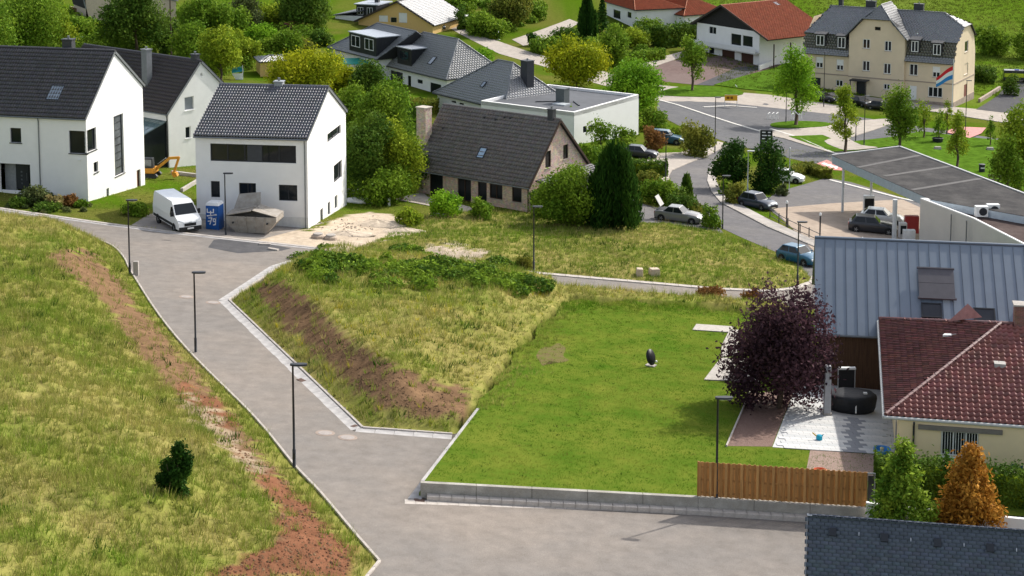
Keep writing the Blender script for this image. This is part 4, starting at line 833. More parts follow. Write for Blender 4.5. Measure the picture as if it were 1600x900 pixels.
def q4(x0,x1,ya,za,yb,zb,c,seed): hipface(r,[(x0,ya,za),(x1,ya,za),(x1,yb,zb),(x0,yb,zb)],.12,.5,.45,SLATEM,c,'slate',seed=seed,jit=.2)
for (x0,x1) in ((-LV-.3,u0),(u1,.0)):
    q4(x0,x1,-.75,zA-.35,.25,zA+.55,MS,11); q4(x0,x1,.25,zA+.5,.9,zB-.1,MS,12)
zR=mv.on_front(1440,18,yrV)[1]; rb=V3((mv.on_front(1477,20,yrV)[0],yrV,zR)); ra=V3((-LV+2.2,yrV,zR))
e=[V3((-LV-.3,.55,zB-.2)),V3((.25,.55,zB-.2)),V3((.25,DV-.5,zB-.2)),V3((-LV-.3,DV-.5,zB-.2))]
hs=[V3((.35,DV*.3,zB+2.)),V3((.35,DV*.7,zB+2.))]
hipface(r,[e[0],e[1],hs[0],rb,ra],.12,.5,.45,SLATEM,MSU,'slate',seed=13,jit=.28); hipface(r,[hs[0],hs[1],rb],.12,.5,.45,SLATEM,MSU,'slate',seed=14); hipface(r,[e[2],e[3],ra,rb,hs[1]],.12,.5,.45,SLATEM,MSU,'slate',seed=15); hipface(r,[e[3],e[0],ra],.12,.5,.45,SLATEM,MSU,'slate',seed=16)
# central half-hipped gable roof
zc=zat(mv.O+mv.ex*um+mv.ey*2.,8)-mv.O[2]; y0=-1.1; rp=V3((um,1.4,zc)); rq=V3((um,yrV+.5,zc))
gl_=V3((u0-.6,y0,zG-.5)); gr_=V3((u1+.6,y0,zG-.5)); tl_=V3((um-hw_*.52,y0,zT+.1)); tr_=V3((um+hw_*.52,y0,zT+.1))
hipface(r,[V3((u0-.6,yrV,zG-.5)),gl_,tl_,rp,rq],.12,.5,.45,SLATEM,MSU,'slate',seed=17); hipface(r,[gr_,V3((u1+.6,yrV,zG-.5)),rq,rp,tr_],.12,.5,.45,SLATEM,MSU,'slate',seed=18); hipface(r,[tl_,tr_,rp],.12,.5,.45,SLATEM,MS,'slate',seed=19)
capz=MATS['hip_cap_zinc']
for p_,q_ in ((rp,rq),(tl_,rp),(tr_,rp),(ra,rb),(hs[0],rb),(gl_,tl_),(gr_,tr_)): ridgecap(r,p_+V3((0,0,.04)),q_+V3((0,0,.04)),capz,r=.09,step=.8)
for x0,y0p,x1,y1p in ((1275.5,55,1288,71),(1309,58,1321,75),(1424,64,1435,81),(1458,69,1470,86)):
    h=mv.frect(x0,y0p,x1,y1p,-.15); o=MB().box(h[0]-.15,-.1,h[1]-.1,h[2]+.15,2.2,h[3]+.15).build('dormer',mat('dormer_slate',MS,rough=.5),r)
    window(o,FF(-.29),h,fm=WFRAME,nx=2,fw=.11,depth=.14); MB().slab([(h[0]-.35,-.45,h[3]+.16),(h[2]+.35,-.45,h[3]+.16),(h[2]+.35,2.6,h[3]+.75),(h[0]-.35,2.6,h[3]+.75)],(0,0,1),.1).build('dormer_roof',mat('dormer_roof_slate',MSU,rough=.5,var=.2),o)
for px,w_ in ((1314,.7),(1361,1.7),(1436,1.6)):
    x_=mv.on_front(px,14,yrV+1)[0]; chimney(r,x_,yrV+1.,zR-1.5,zR+1.1,w_,.7,MATS['slate_cladding'],pots=1)
for px in (1328,1407): x_=mv.on_front(px,110)[0]; MB().tube([(x_,-.08,zA-.3),(x_,-.08,-1)],.06,6).build('downpipe',ANTH,r)
# --- beige house and sheds at the upper left
bg=Gable('beige_house','beige house with grey roof at the top left behind trees',(135,40),10,(96,-4),275,(125,-24),L=8,wall=mat('beige_render',(.5,.42,.32),rough=.9),tcol=(.2,.19,.19),ov=.4,style='flat',fh=[(108.5,11,120,25)],tile=(.45,.42))
window(bg.root,FF(),bg.fh[0],fm=BROWN,nx=1,glass=mat('brown_shutter',(.15,.06,.03)))
sh=FrontGable('garden_shed','small shed with red-brown roof among garden bushes',(462,60),(432,50),None,51,(446,38),5.,mat('pale_shed_wall',(.55,.5,.42)),(.2,.075,.045),REDM,ov=.4)
ys=hip_house('yellow_shed','yellow shed with flat dark roof behind the big yellow-green tree',(450,121),95,(404,97),462,[(420,86),(440,87)],YEL,(.07,.075,.08),D=6.,ov=.25)
p=G(560,120); ts=thing('pool_shelter','low shelter with turquoise roof beside the garden',"shelter",p,.25); z=zat(p,97)-p[2]
MB().slab([(-4.6,-1.5,z),(2.8,-1.5,z-.3),(3.6,2.8,z+.1),(-4.2,2.2,z+.3)],(0,0,1),.1).build('roof',mat('turquoise_sheet',(.02,.3,.22),rough=.5,var=.12),ts)
for a,b in ((-4.3,-1.3),(2.5,-1.3),(3.3,2.5),(-3.9,2.0)): MB().box(a-.06,b-.06,-.5,a+.06,b+.06,z-.15).build('post',BROWN,ts)
# --- filling station
GP=G(1397,374); zc=GP[2]+4.5; st=thing('filling_station','filling station with wide flat grey canopy and pale office wall','station',GP,0.)
def stp(px,py,z=zc): P=onz(px,py,z); return P-GP
can=[stp(*p) for p in ((1300,243),(1406,229.5),(1640,318),(1640,345),(1455,312))]
ROOFG=asphalt('canopy_roofing',(.052,.05,.05),(.1,.095,.09),dscale=.35,damt=.8)
cn=MB().slab([p-V3((0,0,.85)) for p in can],(0,0,1),.82).build('canopy',mat('pale_blue_fascia',(.4,.47,.53),rough=.35,var=.1,metal=.2),st)
MB().slab([p-V3((0,0,.028)) for p in can],(0,0,1),.04).build('canopy_roof',ROOFG,cn)
for (a,b) in (((1340,262),(1441,242)),((1382,275.5),(1484,260)),((1425,297),(1533,279))): MB().bar(stp(*a)+V3((0,0,.03)),stp(*b)+V3((0,0,.016)),.55,.012).build('roof_seam',mat('roof_band',(.085,.08,.077),rough=.8,var=.2),cn)
ed=MB(); ed.bar(can[1]+V3((0,0,.05)),can[2]+V3((0,0,.05)),.22,.12); ed.bar(can[0]+V3((0,0,.05)),can[1]+V3((0,0,.05)),.22,.12); ed.build('roof_edge',mat('roof_edge_metal',(.42,.42,.41),rough=.5),cn)
for px,py in ((1397,374),):
    g=G(px,py)-GP; MB().tube([g-V3((0,0,.3)),V3((g[0],g[1],zc-GP[2]-.7))],.22 if px>1390 else .13,10).build('column',mat('column_paint',(.55,.57,.58),rough=.4),st)
for f_ in (can[0]*.86+can[4]*.1+can[1]*.04,can[0]*.45+can[1]*.45+can[4]*.1):
    zb_=float(base(f_[0]+GP[0],f_[1]+GP[1]))-GP[2]; MB().tube([(f_[0],f_[1],zb_-.3),(f_[0],f_[1],zc-GP[2]-.84)],.13,10).build('column',MATS['column_paint'],st)
zo=zc-.1; of=[stp(*p,zo) for p in ((1438,311),(1520,342),(1602,384),(1720,440),(1720,326),(1600,317),(1462,311))]
mb=MB(); k=len(of)
for i in range(k): 
    a,b=of[i],of[(i+1)%k]; mb.add([a-V3((0,0,6)),b-V3((0,0,6)),b,a],[(0,1,2,3)])
mb.build('office_wall',mat('pale_office_render',(.52,.5,.46),rough=.9,var=.06,scale=.7),st)
cen=sum(of)/k; inn=[p+(cen-p)*.07 for p in of]; MB().add([p-V3((0,0,.6)) for p in inn],[tuple(range(k))]).build('office_roof',asphalt('brown_roofing',(.075,.055,.05),(.13,.1,.09),dscale=.4),st)
mb=MB()
for i in range(k): a,b,c_,d_=of[i],of[(i+1)%k],inn[(i+1)%k],inn[i]; mb.add([a,b,c_,d_,a+V3((0,0,.1)),b+V3((0,0,.1)),c_+V3((0,0,.1)),d_+V3((0,0,.1)),c_-V3((0,0,.6)),d_-V3((0,0,.6))],[(4,5,6,7),(0,1,5,4),(6,7,9,8)])
mb.build('parapet',RENDER,st)
for px,py in ((1533,338),(1551,335)):
    p=stp(px,py,zo-.5); u=MB().box(p[0]-.55,p[1]-.3,p[2],p[0]+.55,p[1]+.3,p[2]+.95).build('air_conditioner',WFRAME,st,bevel=.03); MB().lathe([(.36,0),(.36,.02)],14,(0,0,0)).build('fan_grille',ANTH,u); f=u.children[0]; f.location=(p[0]+.08,p[1]-.302,p[2]+.48); f.rotation_euler=(math.pi/2,0,0)
for px in (1488,1512): 
    p=[stp(px,311+(px-1438)*.4,zo)][0]; 
    MB().tube([p+V3((-.1,-.08,-.2)),p+V3((-.1,-.08,-5))],.06,6).build('downpipe',ZINC_TRIM,st)
for i,(px,py,cc,w_,h_) in enumerate(((1410,372,(.62,.6,.58),.7,1.5),(1424,364,(.42,.05,.05),1.3,1.7),(1420,377,(.7,.7,.7),1.1,1.1),(1357,332,(.65,.66,.66),1.1,1.8))):
    g=G(px,py)-GP; o=MB().box(g[0]-w_/2,g[1]-.3,g[2]-.2,g[0]+w_/2,g[1]+.3,g[2]+h_).build('fuel_pump' if i!=1 else 'red_display',mat('pump_%d'%i,cc,rough=.4),st,bevel=.04)
    if i in (0,3): MB().box(g[0]-w_/2+.08,g[1]-.32,g[2]+h_*.3,g[0]+w_/2-.08,g[1]-.301,g[2]+h_*.85).build('screen',GLASS,o)
# ================================================================ vegetation
def leafmat(name,trans=.28,rough=.55):
    m=bpy.data.materials.new(name); m.use_nodes=True; nt=m.node_tree; N=nt.nodes; L=nt.links; b=N['Principled BSDF']; b.inputs['Roughness'].default_value=rough; b.inputs['Specular IOR Level'].default_value=.02
    at=N.new('ShaderNodeAttribute'); at.attribute_name='col'; L.new(at.outputs['Color'],b.inputs['Base Color'])
    t=N.new('ShaderNodeBsdfTranslucent'); L.new(at.outputs['Color'],t.inputs['Color']); mx=N.new('ShaderNodeMixShader'); mx.inputs[0].default_value=trans
    L.new(b.outputs[0],mx.inputs[1]); L.new(t.outputs[0],mx.inputs[2]); L.new(mx.outputs[0],N['Material Output'].inputs['Surface']); return m
LEAF=leafmat('foliage'); GRASS=leafmat('grass_blades',.25,.7); BARK=mat('bark',(.09,.065,.045),rough=.95,var=.3,scale=6.,bump=.5)
PAL={'mid': ((0.0929, 0.1805, 0.0156), (0.2025, 0.2982, 0.0267)), 'light': ((0.1521, 0.236, 0.0175), (0.3211, 0.3835, 0.0292)), 'bright': ((0.1137, 0.2515, 0.0156), (0.2438, 0.4086, 0.0244)), 'yellow': ((0.1794, 0.2364, 0.0108), (0.4278, 0.431, 0.0193)), 'dark': ((0.0486, 0.1055, 0.0146), (0.1216, 0.1884, 0.0243)), 'vdark': ((0.0189, 0.0561, 0.0095), (0.0504, 0.1122, 0.0158)), 'olive': ((0.105, 0.1395, 0.0225), (0.255, 0.2511, 0.0394)), 'rust': ((0.156, 0.072, 0.024), (0.288, 0.156, 0.048)), 'purple': ((0.0387, 0.0218, 0.0292), (0.1065, 0.0525, 0.0627)), 'orange': ((0.2645, 0.1125, 0.0166), (0.5025, 0.2513, 0.0414)), 'fir': ((0.0878, 0.1795, 0.0181), (0.2633, 0.3591, 0.0355)), 'dull': ((0.072, 0.102, 0.036), (0.156, 0.18, 0.06)), 'dry': ((0.22, 0.187, 0.066), (0.396, 0.319, 0.132))}
def rand_unit(rg,n):
    v=rg.normal(size=(n,3)); return v/np.linalg.norm(v,axis=1,keepdims=True)
def leaves(rg,P,Nn,size,c1,c2,mixv,asp=1.7,jit=.18,vert=0.):
    """leaf-shaped quads at P, roughly facing Nn"""
    n=len(P); nn=Nn+.95*rand_unit(rg,n); nn/=np.linalg.norm(nn,axis=1,keepdims=True); a=np.cross(nn,rand_unit(rg,n)); a/=np.linalg.norm(a,axis=1,keepdims=True)+1e-9; 
    if vert: a=a*(1-vert)+np.array([0,0,1.])*vert+Nn*.25*vert; a/=np.linalg.norm(a,axis=1,keepdims=True)
    b=np.cross(nn,a); b/=np.linalg.norm(b,axis=1,keepdims=True)+1e-9
    s=(size*(.65+.7*rg.random((n,1))))*.5; V=np.stack([P-a*s*asp,P+b*s*.8-a*s*.1+nn*s*.15,P+a*s*asp,P-b*s*.8-a*s*.1+nn*s*.15],1).reshape(-1,3)
    mixv=np.clip(mixv+.25*rg.normal(size=n),0,1)[:,None]; C=(np.array(c1)*(1-mixv)+np.array(c2)*mixv)*(1+jit*rg.normal(size=(n,1)))
    return V,np.repeat(np.clip(C,.002,1),4,0)
def blob_points(rg,blobs,n,shell=.35,hollow=.3):
    B=np.array(blobs); w=(B[:,3]*B[:,4]+B[:,4]*B[:,5]+B[:,3]*B[:,5]); idx=rg.choice(len(B),n,p=w/w.sum()); d=rand_unit(rg,n); r=1-shell*rg.random((n,1))**1.6
    ws=1+.16*np.sin(d[:,:1]*7+idx[:,None])*np.cos(d[:,1:2]*6+2*idx[:,None])
    P=B[idx,:3]+d*B[idx,3:]*r*ws
    keep=np.ones(n,bool)
    for b in B:
        q_=((P-b[:3])/b[3:]); keep&=(q_**2).sum(1)>hollow
    nr=d/B[idx,3:]; nr/=np.linalg.norm(nr,axis=1,keepdims=True)
    return P[keep],nr[keep],(rg.random(len(B))[idx])[keep]
def crown_mesh(kind,h,w,pal,leaf,seed,dens=1.,zlow=None):
    rg=np.random.default_rng(seed); c1,c2=PAL[pal]; R=w/2; blobs=[]
    if kind in('round','bush','young','sparse'):
        z0={'round':.16*h,'bush':-.05*h,'young':.25*h,'sparse':.12*h}[kind]; zc=(h+z0)/2; rz=(h-z0)/2; nb={'round':30,'bush':20,'young':20,'sparse':13}[kind]; z0=z0 if zlow is None else zlow*h
        for i in range(nb):
            d=rand_unit(rg,1)[0]; k=.68*rg.random()**.4; br=R*(.17+.22*rg.random())*(.7 if kind in('young','sparse') else 1)
            tz=zc+d[2]*rz*k*1.02; tap=1. if kind!='young' else 1.25-.85*((tz-z0)/(h-z0))
            blobs.append((d[0]*(R-br*.55)*k*1.2*tap,d[1]*(R-br*.55)*k*1.2*tap,tz,br,br,min(br*(.85+.3*rg.random()),rz*.6)))
        area=sum(4*math.pi*(b[3]*b[5]) for b in blobs)*(.5 if kind in('round','bush') else .8)
        n=int(np.clip(dens*3.6*area/(leaf*leaf*.68),700,26000)); P,N_,mv_=blob_points(rg,blobs,n,.8 if kind in('young','sparse') else .6)
        P=P+rg.normal(size=P.shape)*R*(.075 if kind in('round','bush') else .1); rad=np.hypot(P[:,0],P[:,1]); P[:,:2]*=R/np.percentile(rad,96); zl,zh=np.percentile(P[:,2],1.5),np.percentile(P[:,2],98.5); P[:,2]=z0+(P[:,2]-zl)/(zh-zl)*(h-z0)
        P[:,2]=np.maximum(P[:,2],.02*h)
    elif kind=='cone':
        for i in range(44):
            t=(i+.5)/44; a=i*2.4+rg.random(); rr=R*(1-t)**.75*(.55+.5*rg.random()); br=R*(.2+.16*rg.random())*(1-.6*t); blobs.append((rr*math.cos(a),rr*math.sin(a),h*(.06+.9*t),br,br,br*.8))
        n=int(np.clip(dens*2.6*sum(4*math.pi*b[3]*b[5] for b in blobs)/(leaf*leaf*.68),900,16000)); P,N_,mv_=blob_points(rg,blobs,n,.8); P=P+rg.normal(size=P.shape)*np.array([.1,.1,.09])*R; P[:,2]=np.maximum(P[:,2],.05); N_=N_+np.array([0,0,.5])
    elif kind=='cypress':
        nb=13; sp=[]
        for i in range(nb):
            a=2*math.pi*i/nb+rg.random(); rr=R*(.35+.4*(i%2)) if i else 0; hh=h*(1 if i==0 else .6+.36*rg.random()); sp.append((rr*math.cos(a),rr*math.sin(a),hh*.5,R*.36,R*.36,hh*.5))
        blobs=sp; n=int(np.clip(dens*2.3*sum(2*math.pi**2*b[3]*b[5]*.9 for b in sp)/(leaf*leaf*.68),600,26000)); P,N_,mv_=blob_points(rg,sp,n,.4); P[:,:2]*=(1.12-.45*np.clip(P[:,2:]/h,0,1)); P=P+rg.normal(size=P.shape)*R*.03+(rg.random((len(P),1))*leaf*.5)*np.array([0,0,1]); N_=N_*np.array([1,1,.2])
    elif kind=='fir':
        n=int(np.clip(dens*4.5*math.pi*R*h*.6/(leaf*leaf*.68),800,11000)); t=rg.random(n)**.75; lay=np.floor(t*13)/13; z=h*(.03+.97*(.5*t+.5*lay)); ra=R*(1-t)**.8*(.82+.35*rg.random(n))*(.78+.35*((t*13)%1<.6))
        a=rg.random(n)*2*math.pi; fr=(.5+.5*np.round((np.sin(a*9+lay*40)+1)/2)); rad=ra*np.sqrt(rg.random(n))**.4*(.72+.28*fr); P=np.stack([rad*np.cos(a),rad*np.sin(a),z-rad*.22],1); N_=np.stack([np.cos(a),np.sin(a),np.full(n,.7)],1); mv_=vnoise(a*2,z*1.5); P[:,2]=np.maximum(P[:,2],.05)
    V,C=leaves(rg,P,N_,leaf,c1,c2,mv_*.9,3.2 if kind=='cypress' else 1.9 if kind in('fir','cone') else 1.6,vert=.75 if kind=='cypress' else 0.)
    return npmesh('crown',V,np.arange(len(V)).reshape(-1,4),LEAF,C),blobs
TSEED=[100]
def plant(kind,x,yb,yt,wpx,pal,label,cat=None,name=None,group=None,dens=1.,at=None,trunk=True,leafpx=2.9,onterr=True,min_leaf=.1,zlow=None):
    TSEED[0]+=1; P=at if at is not None else (GT(x,yb) if onterr else G(x,yb)); s=sc(P); h=zat(P,yt)-P[2]; w=wpx/s
    nm=name or {'round':'broadleaf_tree','bush':'bush','young':'young_tree','sparse':'shrub','cypress':'cypress_tree','fir':'fir_tree','cone':'fir_tree'}[kind]
    root=thing(nm,label,cat or ('bush' if kind in('bush','sparse') else 'tree'),P-V3((0,0,.03)),random.random()*.6,group)
    leaf=float(np.clip(leafpx/s,min_leaf,.5)); me,blobs=crown_mesh(kind,h,w,pal,leaf,TSEED[0],dens,zlow)
    link('crown',me,root)
    if kind in('round','young','sparse') or (kind in('fir','cypress','cone') and trunk):
        r0=max(.05,h*.022); top=.6*h if kind in('round','young','sparse') else .8*h; mb=MB(); mb.tube([(0,0,-.3),(.02*h,0,.3*top),(0,.015*h,.7*top),(0,0,top)],[r0*1.3,r0,r0*.75,r0*.3],7)
        tr=mb.build('trunk',BARK,root,True)
        for b in blobs[:6] if kind in('round','young','sparse') else []:
            z=min(b[2]*.6,.5*h); MB().tube([(0,0,z),(b[0]*.5,b[1]*.5,(z+b[2])/2+.03*h),(b[0],b[1],b[2])],[r0*.5,r0*.35,r0*.12],5).build('branch',BARK,tr)
    elif kind=='bush':
        mb=MB(); rg=random.Random(TSEED[0])
        for k in range(4): a=k*1.6; mb.tube([(0,0,-.1),(w*.1*math.cos(a),w*.1*math.sin(a),.3*h),(w*.25*math.cos(a),w*.25*math.sin(a),.7*h)],[.03,.025,.012],5)
        mb.build('stems',BARK,root)
    return root
def hedge(px,w,h,pal,label,leafpx=2.8,name='hedge',pts=None,jag=.1,dens=1.,kind=None,cat='hedge',h0=0.):
    """clipped or loose hedge along a surveyed line"""
    TSEED[0]+=1; rg=np.random.default_rng(TSEED[0]); W_=pts or [G(*p,h0) for p in px]; O=V3(W_[0]); s=sc(O); leaf=float(np.clip(leafpx/s,.08,.4)); c1,c2=PAL[pal]; P=[];N_=[]; core=MB()
    for a,b in zip(W_[:-1],W_[1:]):
        a,b=V3(a),V3(b); d=b-a; L=np.linalg.norm(d[:2]); u=unit((d[0],d[1],0)); v=V3((-u[1],u[0],0)); n=int(dens*2.2*(2*h*L+w*L+2*h*w)/(leaf*leaf*.68)); f=rg.random(n)
        pt=rg.random(n); side=np.where(f<(w/(w+2*h)),2,np.where(rg.random(n)<.5,0,1)); zz=rg.random(n)*h; vv=(rg.random(n)-.5)*w
        vv=np.where(side==0,-w/2,np.where(side==1,w/2,vv)); zz=np.where(side==2,h,zz); off=1+jag*rg.normal(size=n)+.12*(vnoise(pt*L*1.3,zz*2)-.5)*2
        endm=rg.random(n)<(h*w)/(h*L+h*w); pt=np.where(endm,np.round(rg.random(n)),pt); vv=np.where(endm,(rg.random(n)-.5)*w,vv)
        X=a[None]+d[None]*pt[:,None]+v[None]*(vv*off)[:,None]; X[:,2]+=zz*np.where(side==2,off,1); P.append(X); N_.append(np.where((side==2)[:,None],np.array([0,0,1.]),np.where((side==0)[:,None],-v,v)))
        m=(a+b)/2-O; core.obox(m+V3((0,0,h*.42)),d*.47,v*w*.36,V3((0,0,h*.42)))
    P=np.concatenate(P)-O; N_=np.concatenate(N_); V,C=leaves(rg,P,N_,leaf,c1,c2,vnoise(P[:,0]*1.2,P[:,1]*1.2+P[:,2]))
    r=thing(name,label,cat,O); link('crown',npmesh('crown',V,np.arange(len(V)).reshape(-1,4),LEAF,C),r); core.build('hedge_core',mat('hedge_inside',tuple(c1),rough=1.,spec=0.),r)  # solid dark green box added inside to make the hedge opaque
    return r
# ---- trees and shrubs, placed by survey
T=plant
T('round',45,95,-14,140,'mid','big leafy tree in the top left corner above the black roof'); T('round',-22,110,5,110,'mid','leafy tree cut by the left frame edge above the roof')
T('round',120,72,28,60,'mid','low leafy tree behind the ridge of the left house'); T('bush',150,88,60,120,'mid','dark leafy bushes behind the black chimney of the left house')
hedge([(88,60),(182,56)],2.,1.9,'yellow','yellow-green clipped hedge below the beige house at the top left')
T('young',212,96,-22,105,'dark','dark spreading tree with dense crown between the beige house and black roofs',dens=1.6,name='pine_tree'); T('round',178,85,30,50,'mid','leafy tree left of the dark pine')
T('round',300,112,38,70,'mid','bright leafy tree behind the gable chimney'); T('round',345,128,48,66,'light','rounded light green tree above the new white house roof'); T('round',320,70,0,80,'mid','leafy tree at the top left behind the garden'); T('round',390,104,62,46,'light','small light green tree by the blue pool slide'); T('round',385,52,-8,52,'dull','thin grey-green tree at the top by the red roof'); T('round',422,44,8,60,'light','light green tree above the red garden shed'); T('round',475,52,-18,84,'dark','dark green tree left of the yellow house'); T('bush',420,92,62,46,'mid','round garden bush below the red shed'); T('bush',463,88,62,55,'olive','olive bush below the red shed'); T('bush',375,75,48,40,'light','light bush on the upper left garden edge'); T('bush',500,72,48,40,'dark','dark bush beside the dormer house')
T('round',480,172,82,112,'yellow','big yellow-green tree behind the new white house',dens=1.3); T('round',536,158,104,56,'yellow','small yellow-green tree right of the big yellow one'); T('round',575,168,98,60,'dark','dark green tree left of the white dormer house'); T('round',552,226,138,66,'mid','leafy tree beside the gable of the new white house'); T('round',598,262,132,86,'mid','tall leafy tree between the white and brick houses',dens=1.2)
T('round',572,312,190,84,'dark','dark leafy tree next to the white gable wall',dens=1.2); T('round',628,312,196,74,'light','light green tree left of the brick chimney',dens=1.2); T('bush',598,318,262,86,'mid','bushes under the trees beside the low white wall'); T('bush',650,246,166,52,'dark','dark bush behind the brick chimney'); T('round',632,232,172,54,'mid','small leafy tree behind the brick chimney'); T('bush',545,305,270,40,'mid','bush against the white gable wall')
T('round',75,86,10,80,'light','light green tree right of the corner tree at the top left'); T('round',255,92,30,56,'dark','dark leafy tree beside the bare wooden pole'); T('round',445,92,50,54,'mid','leafy tree below the red garden shed'); T('round',520,130,84,44,'mid','leafy tree beside the turquoise roof'); T('round',410,84,40,50,'bright','bright leafy tree above the yellow shed'); T('round',360,60,10,60,'mid','leafy tree between the garden and the beige house'); T('round',610,200,140,60,'bright','bright leafy tree below the dormer house terrace'); T('round',655,300,240,50,'dark','dark leafy tree at the foot of the brick chimney'); T('round',585,215,150,60,'dark','dark leafy tree behind the tall one beside the white gable')
hedge([(622,172),(682,178)],2.2,1.6,'olive','brownish green hedge below the white dormer house')
T('round',738,128,80,66,'bright','bright green tree before the dormer house hip'); T('round',900,138,66,98,'yellow','round yellow-green tree behind the flat roof',dens=1.3); T('round',992,188,100,94,'bright','dense bright green tree right of the flat roof',dens=1.3); T('bush',1014,204,172,52,'mid','bushes at the corner of the flat-roofed house')
T('cypress',918,64,-12,28,'vdark','dark narrow cypress at the top centre'); T('fir',941,52,-6,26,'vdark','dark fir beside the narrow cypress'); T('round',960,104,44,52,'mid','leafy garden tree below the red-roofed houses'); T('bush',884,72,44,50,'dark','dark shrub by the pale path at the top'); T('bush',852,82,58,56,'mid','round shrub above the village street'); T('bush',832,72,52,16,'vdark','small dark conical shrub above the street'); T('bush',990,72,46,50,'light','light shrub in the garden below the red roofs'); T('bush',1012,52,30,44,'mid','shrub against the white house wall'); T('bush',925,86,62,50,'mid','low garden shrub below the cypress'); T('bush',1000,60,40,30,'dark','dark shrub below the white house wall')
hedge([(1028,74),(1088,66)],3.2,3.4,'dark','tall dark clipped hedge left of the chalet'); hedge([(930,108),(985,100),(1032,92)],2.,1.6,'mid','long low hedge along the garden above the yard')
T('young',1081,142,58,44,'mid','slim pear-shaped street tree before the chalet yard',dens=1.4)
T('bush',716,22,-8,60,'mid','bushes at the top beside the village street'); T('bush',760,56,22,66,'mid','shrubs right of the village street'); T('bush',722,46,10,24,'dark','round clipped bush beside the street'); T('round',795,44,-16,66,'olive','olive-green tree at the top right of the street'); T('bush',826,30,4,50,'mid','shrubs beside the white garden steps'); hedge([(690,14),(745,52),(775,62)],1.6,1.1,'dark','low hedge along the village street')
T('sparse',888,216,170,40,'mid','thin shrub before the white flat-roofed house'); T('sparse',938,232,188,46,'mid','loose shrub left of the parked blue car'); T('sparse',972,236,200,44,'mid','loose shrub under the white wall corner'); T('bush',1020,236,198,36,'rust','rust-brown shrub beside the parked blue car'); T('bush',1090,244,192,54,'olive','olive roadside bush beside the footway'); T('bush',1062,222,196,32,'light','light green bush behind the parked blue car'); T('bush',920,262,226,60,'mid','bushes behind the brick gable')
hedge([(985,272),(1042,276)],1.6,1.5,'dark','clipped dark hedge beside the footway')
T('cypress',956,356,218,86,'vdark','huge dark cypress clump beside the brick house',dens=1.3,leafpx=2.4); T('bush',884,350,264,102,'mid','big leafy bush before the brick gable',dens=1.3); T('bush',846,340,290,36,'dark','dark bush at the brick house corner')
T('bush',1030,318,282,60,'mid','bushes behind the silver car'); T('bush',1066,330,298,50,'dark','dark shrubs beside the silver car'); T('cypress',1073,316,272,18,'dark','small conical conifer above the silver car'); T('bush',1110,356,322,36,'mid','low shrub at the end of the drive'); T('bush',1012,290,268,40,'olive','olive shrubs below the clipped hedge')
T('bush',1143,296,220,62,'vdark','big dark evergreen left half of the roadside pair',dens=1.3); T('bush',1203,300,224,62,'vdark','big dark evergreen right half of the roadside pair',dens=1.3); T('bush',1148,318,286,36,'olive','yellowish shrub below the dark evergreens'); T('bush',1135,305,282,22,'mid','small shrub by the white lamp post'); T('bush',1222,306,288,20,'dull','low plant beside the station entrance')
hedge([(1228,278),(1262,268),(1292,280)],1.3,1.,'olive','low olive hedge beside the station forecourt')
T('young',1243,196,80,66,'bright','tall street tree left of the villa cars',dens=1.5,leafpx=2.6); T('young',1320,238,136,44,'light','slender light tree on the plaza',dens=1.4,leafpx=2.6); T('young',1404,238,140,60,'mid','full young tree in front of the villa door',dens=1.5,leafpx=2.6); T('young',1443,216,158,26,'light','thin sapling in front of the white door',leafpx=2.4); T('young',1466,222,172,22,'mid','small tree in the dark planter tub',leafpx=2.4); T('young',1495,262,176,36,'light','young tree on the park lawn near the flagpole',dens=1.3,leafpx=2.5); T('young',1479,210,158,14,'light','thin sapling beside the flagpole',leafpx=2.2); T('young',1547,228,182,16,'mid','thin sapling near the red crossing',leafpx=2.2); T('round',1590,306,168,70,'light','leafy tree cut by the right frame edge',dens=.9); T('young',1572,312,214,54,'mid','young tree beside the park bench',dens=1.2); T('bush',1549,86,44,56,'mid','bushes on the slope behind the villa'); T('bush',1608,92,34,50,'mid','bush on the slope at the right edge'); T('bush',1580,150,118,26,'dark','dark potted shrub beside the tarmac drive'); T('bush',1535,128,104,40,'dark','low shrubs beside the villa garden wall')
T('bush',274,776,698,52,'vdark','solitary dark green bush on the grassy hillside',name='bush',dens=3.2,leafpx=3.6,min_leaf=.08); 
for i,(x,yb,yt,w,p,lb) in enumerate(((52,322,293,42,'dull','grey-green shrub left of the downpipe'),(85,326,306,26,'dry','straw-coloured ornamental grass in the front garden'),(108,322,306,34,'rust','reddish garden shrub below the corner window'),(30,324,308,34,'dark','dark shrub beside the entrance path'),(126,324,312,22,'mid','small green shrub at the house corner'),(212,336,318,44,'mid','low shrub on the grass right of the left house'),(70,330,318,50,'dark','creeping dark shrub in the front garden'))): T('bush',x,yb,yt,w,p,lb,dens=1.3)
T('bush',698,338,300,52,'bright','tall green weeds before the brick house window'); T('bush',752,342,312,40,'mid','weeds before the brick house door'); T('bush',640,352,326,40,'light','weeds on the meadow edge beside the sand'); T('bush',820,420,398,30,'olive','small shrub at the foot of the meadow lamp'); T('bush',1110,466,448,50,'rust','brown dock plants beside the kerb path'); T('bush',1172,470,452,30,'rust','brown dock plants next to the dark red tree')
T('round',1216,642,460,162,'purple','round dark purple-leaved tree beside the patio',name='purple_leaved_tree',dens=2.6,leafpx=4.2,zlow=.05)
T('cone',1408,838,684,100,'fir','green fir tree behind the slate roof',leafpx=4.2,at=G(1408,836,.2)); T('cone',1514,844,692,108,'orange','withered orange-brown fir tree behind the slate roof',leafpx=4.2,at=G(1514,842,.2))
hedge([(1368,772),(1480,782),(1680,806)],1.2,1.7,'dark','dark green thuja hedge below the bungalow window',leafpx=3.4,h0=.5)
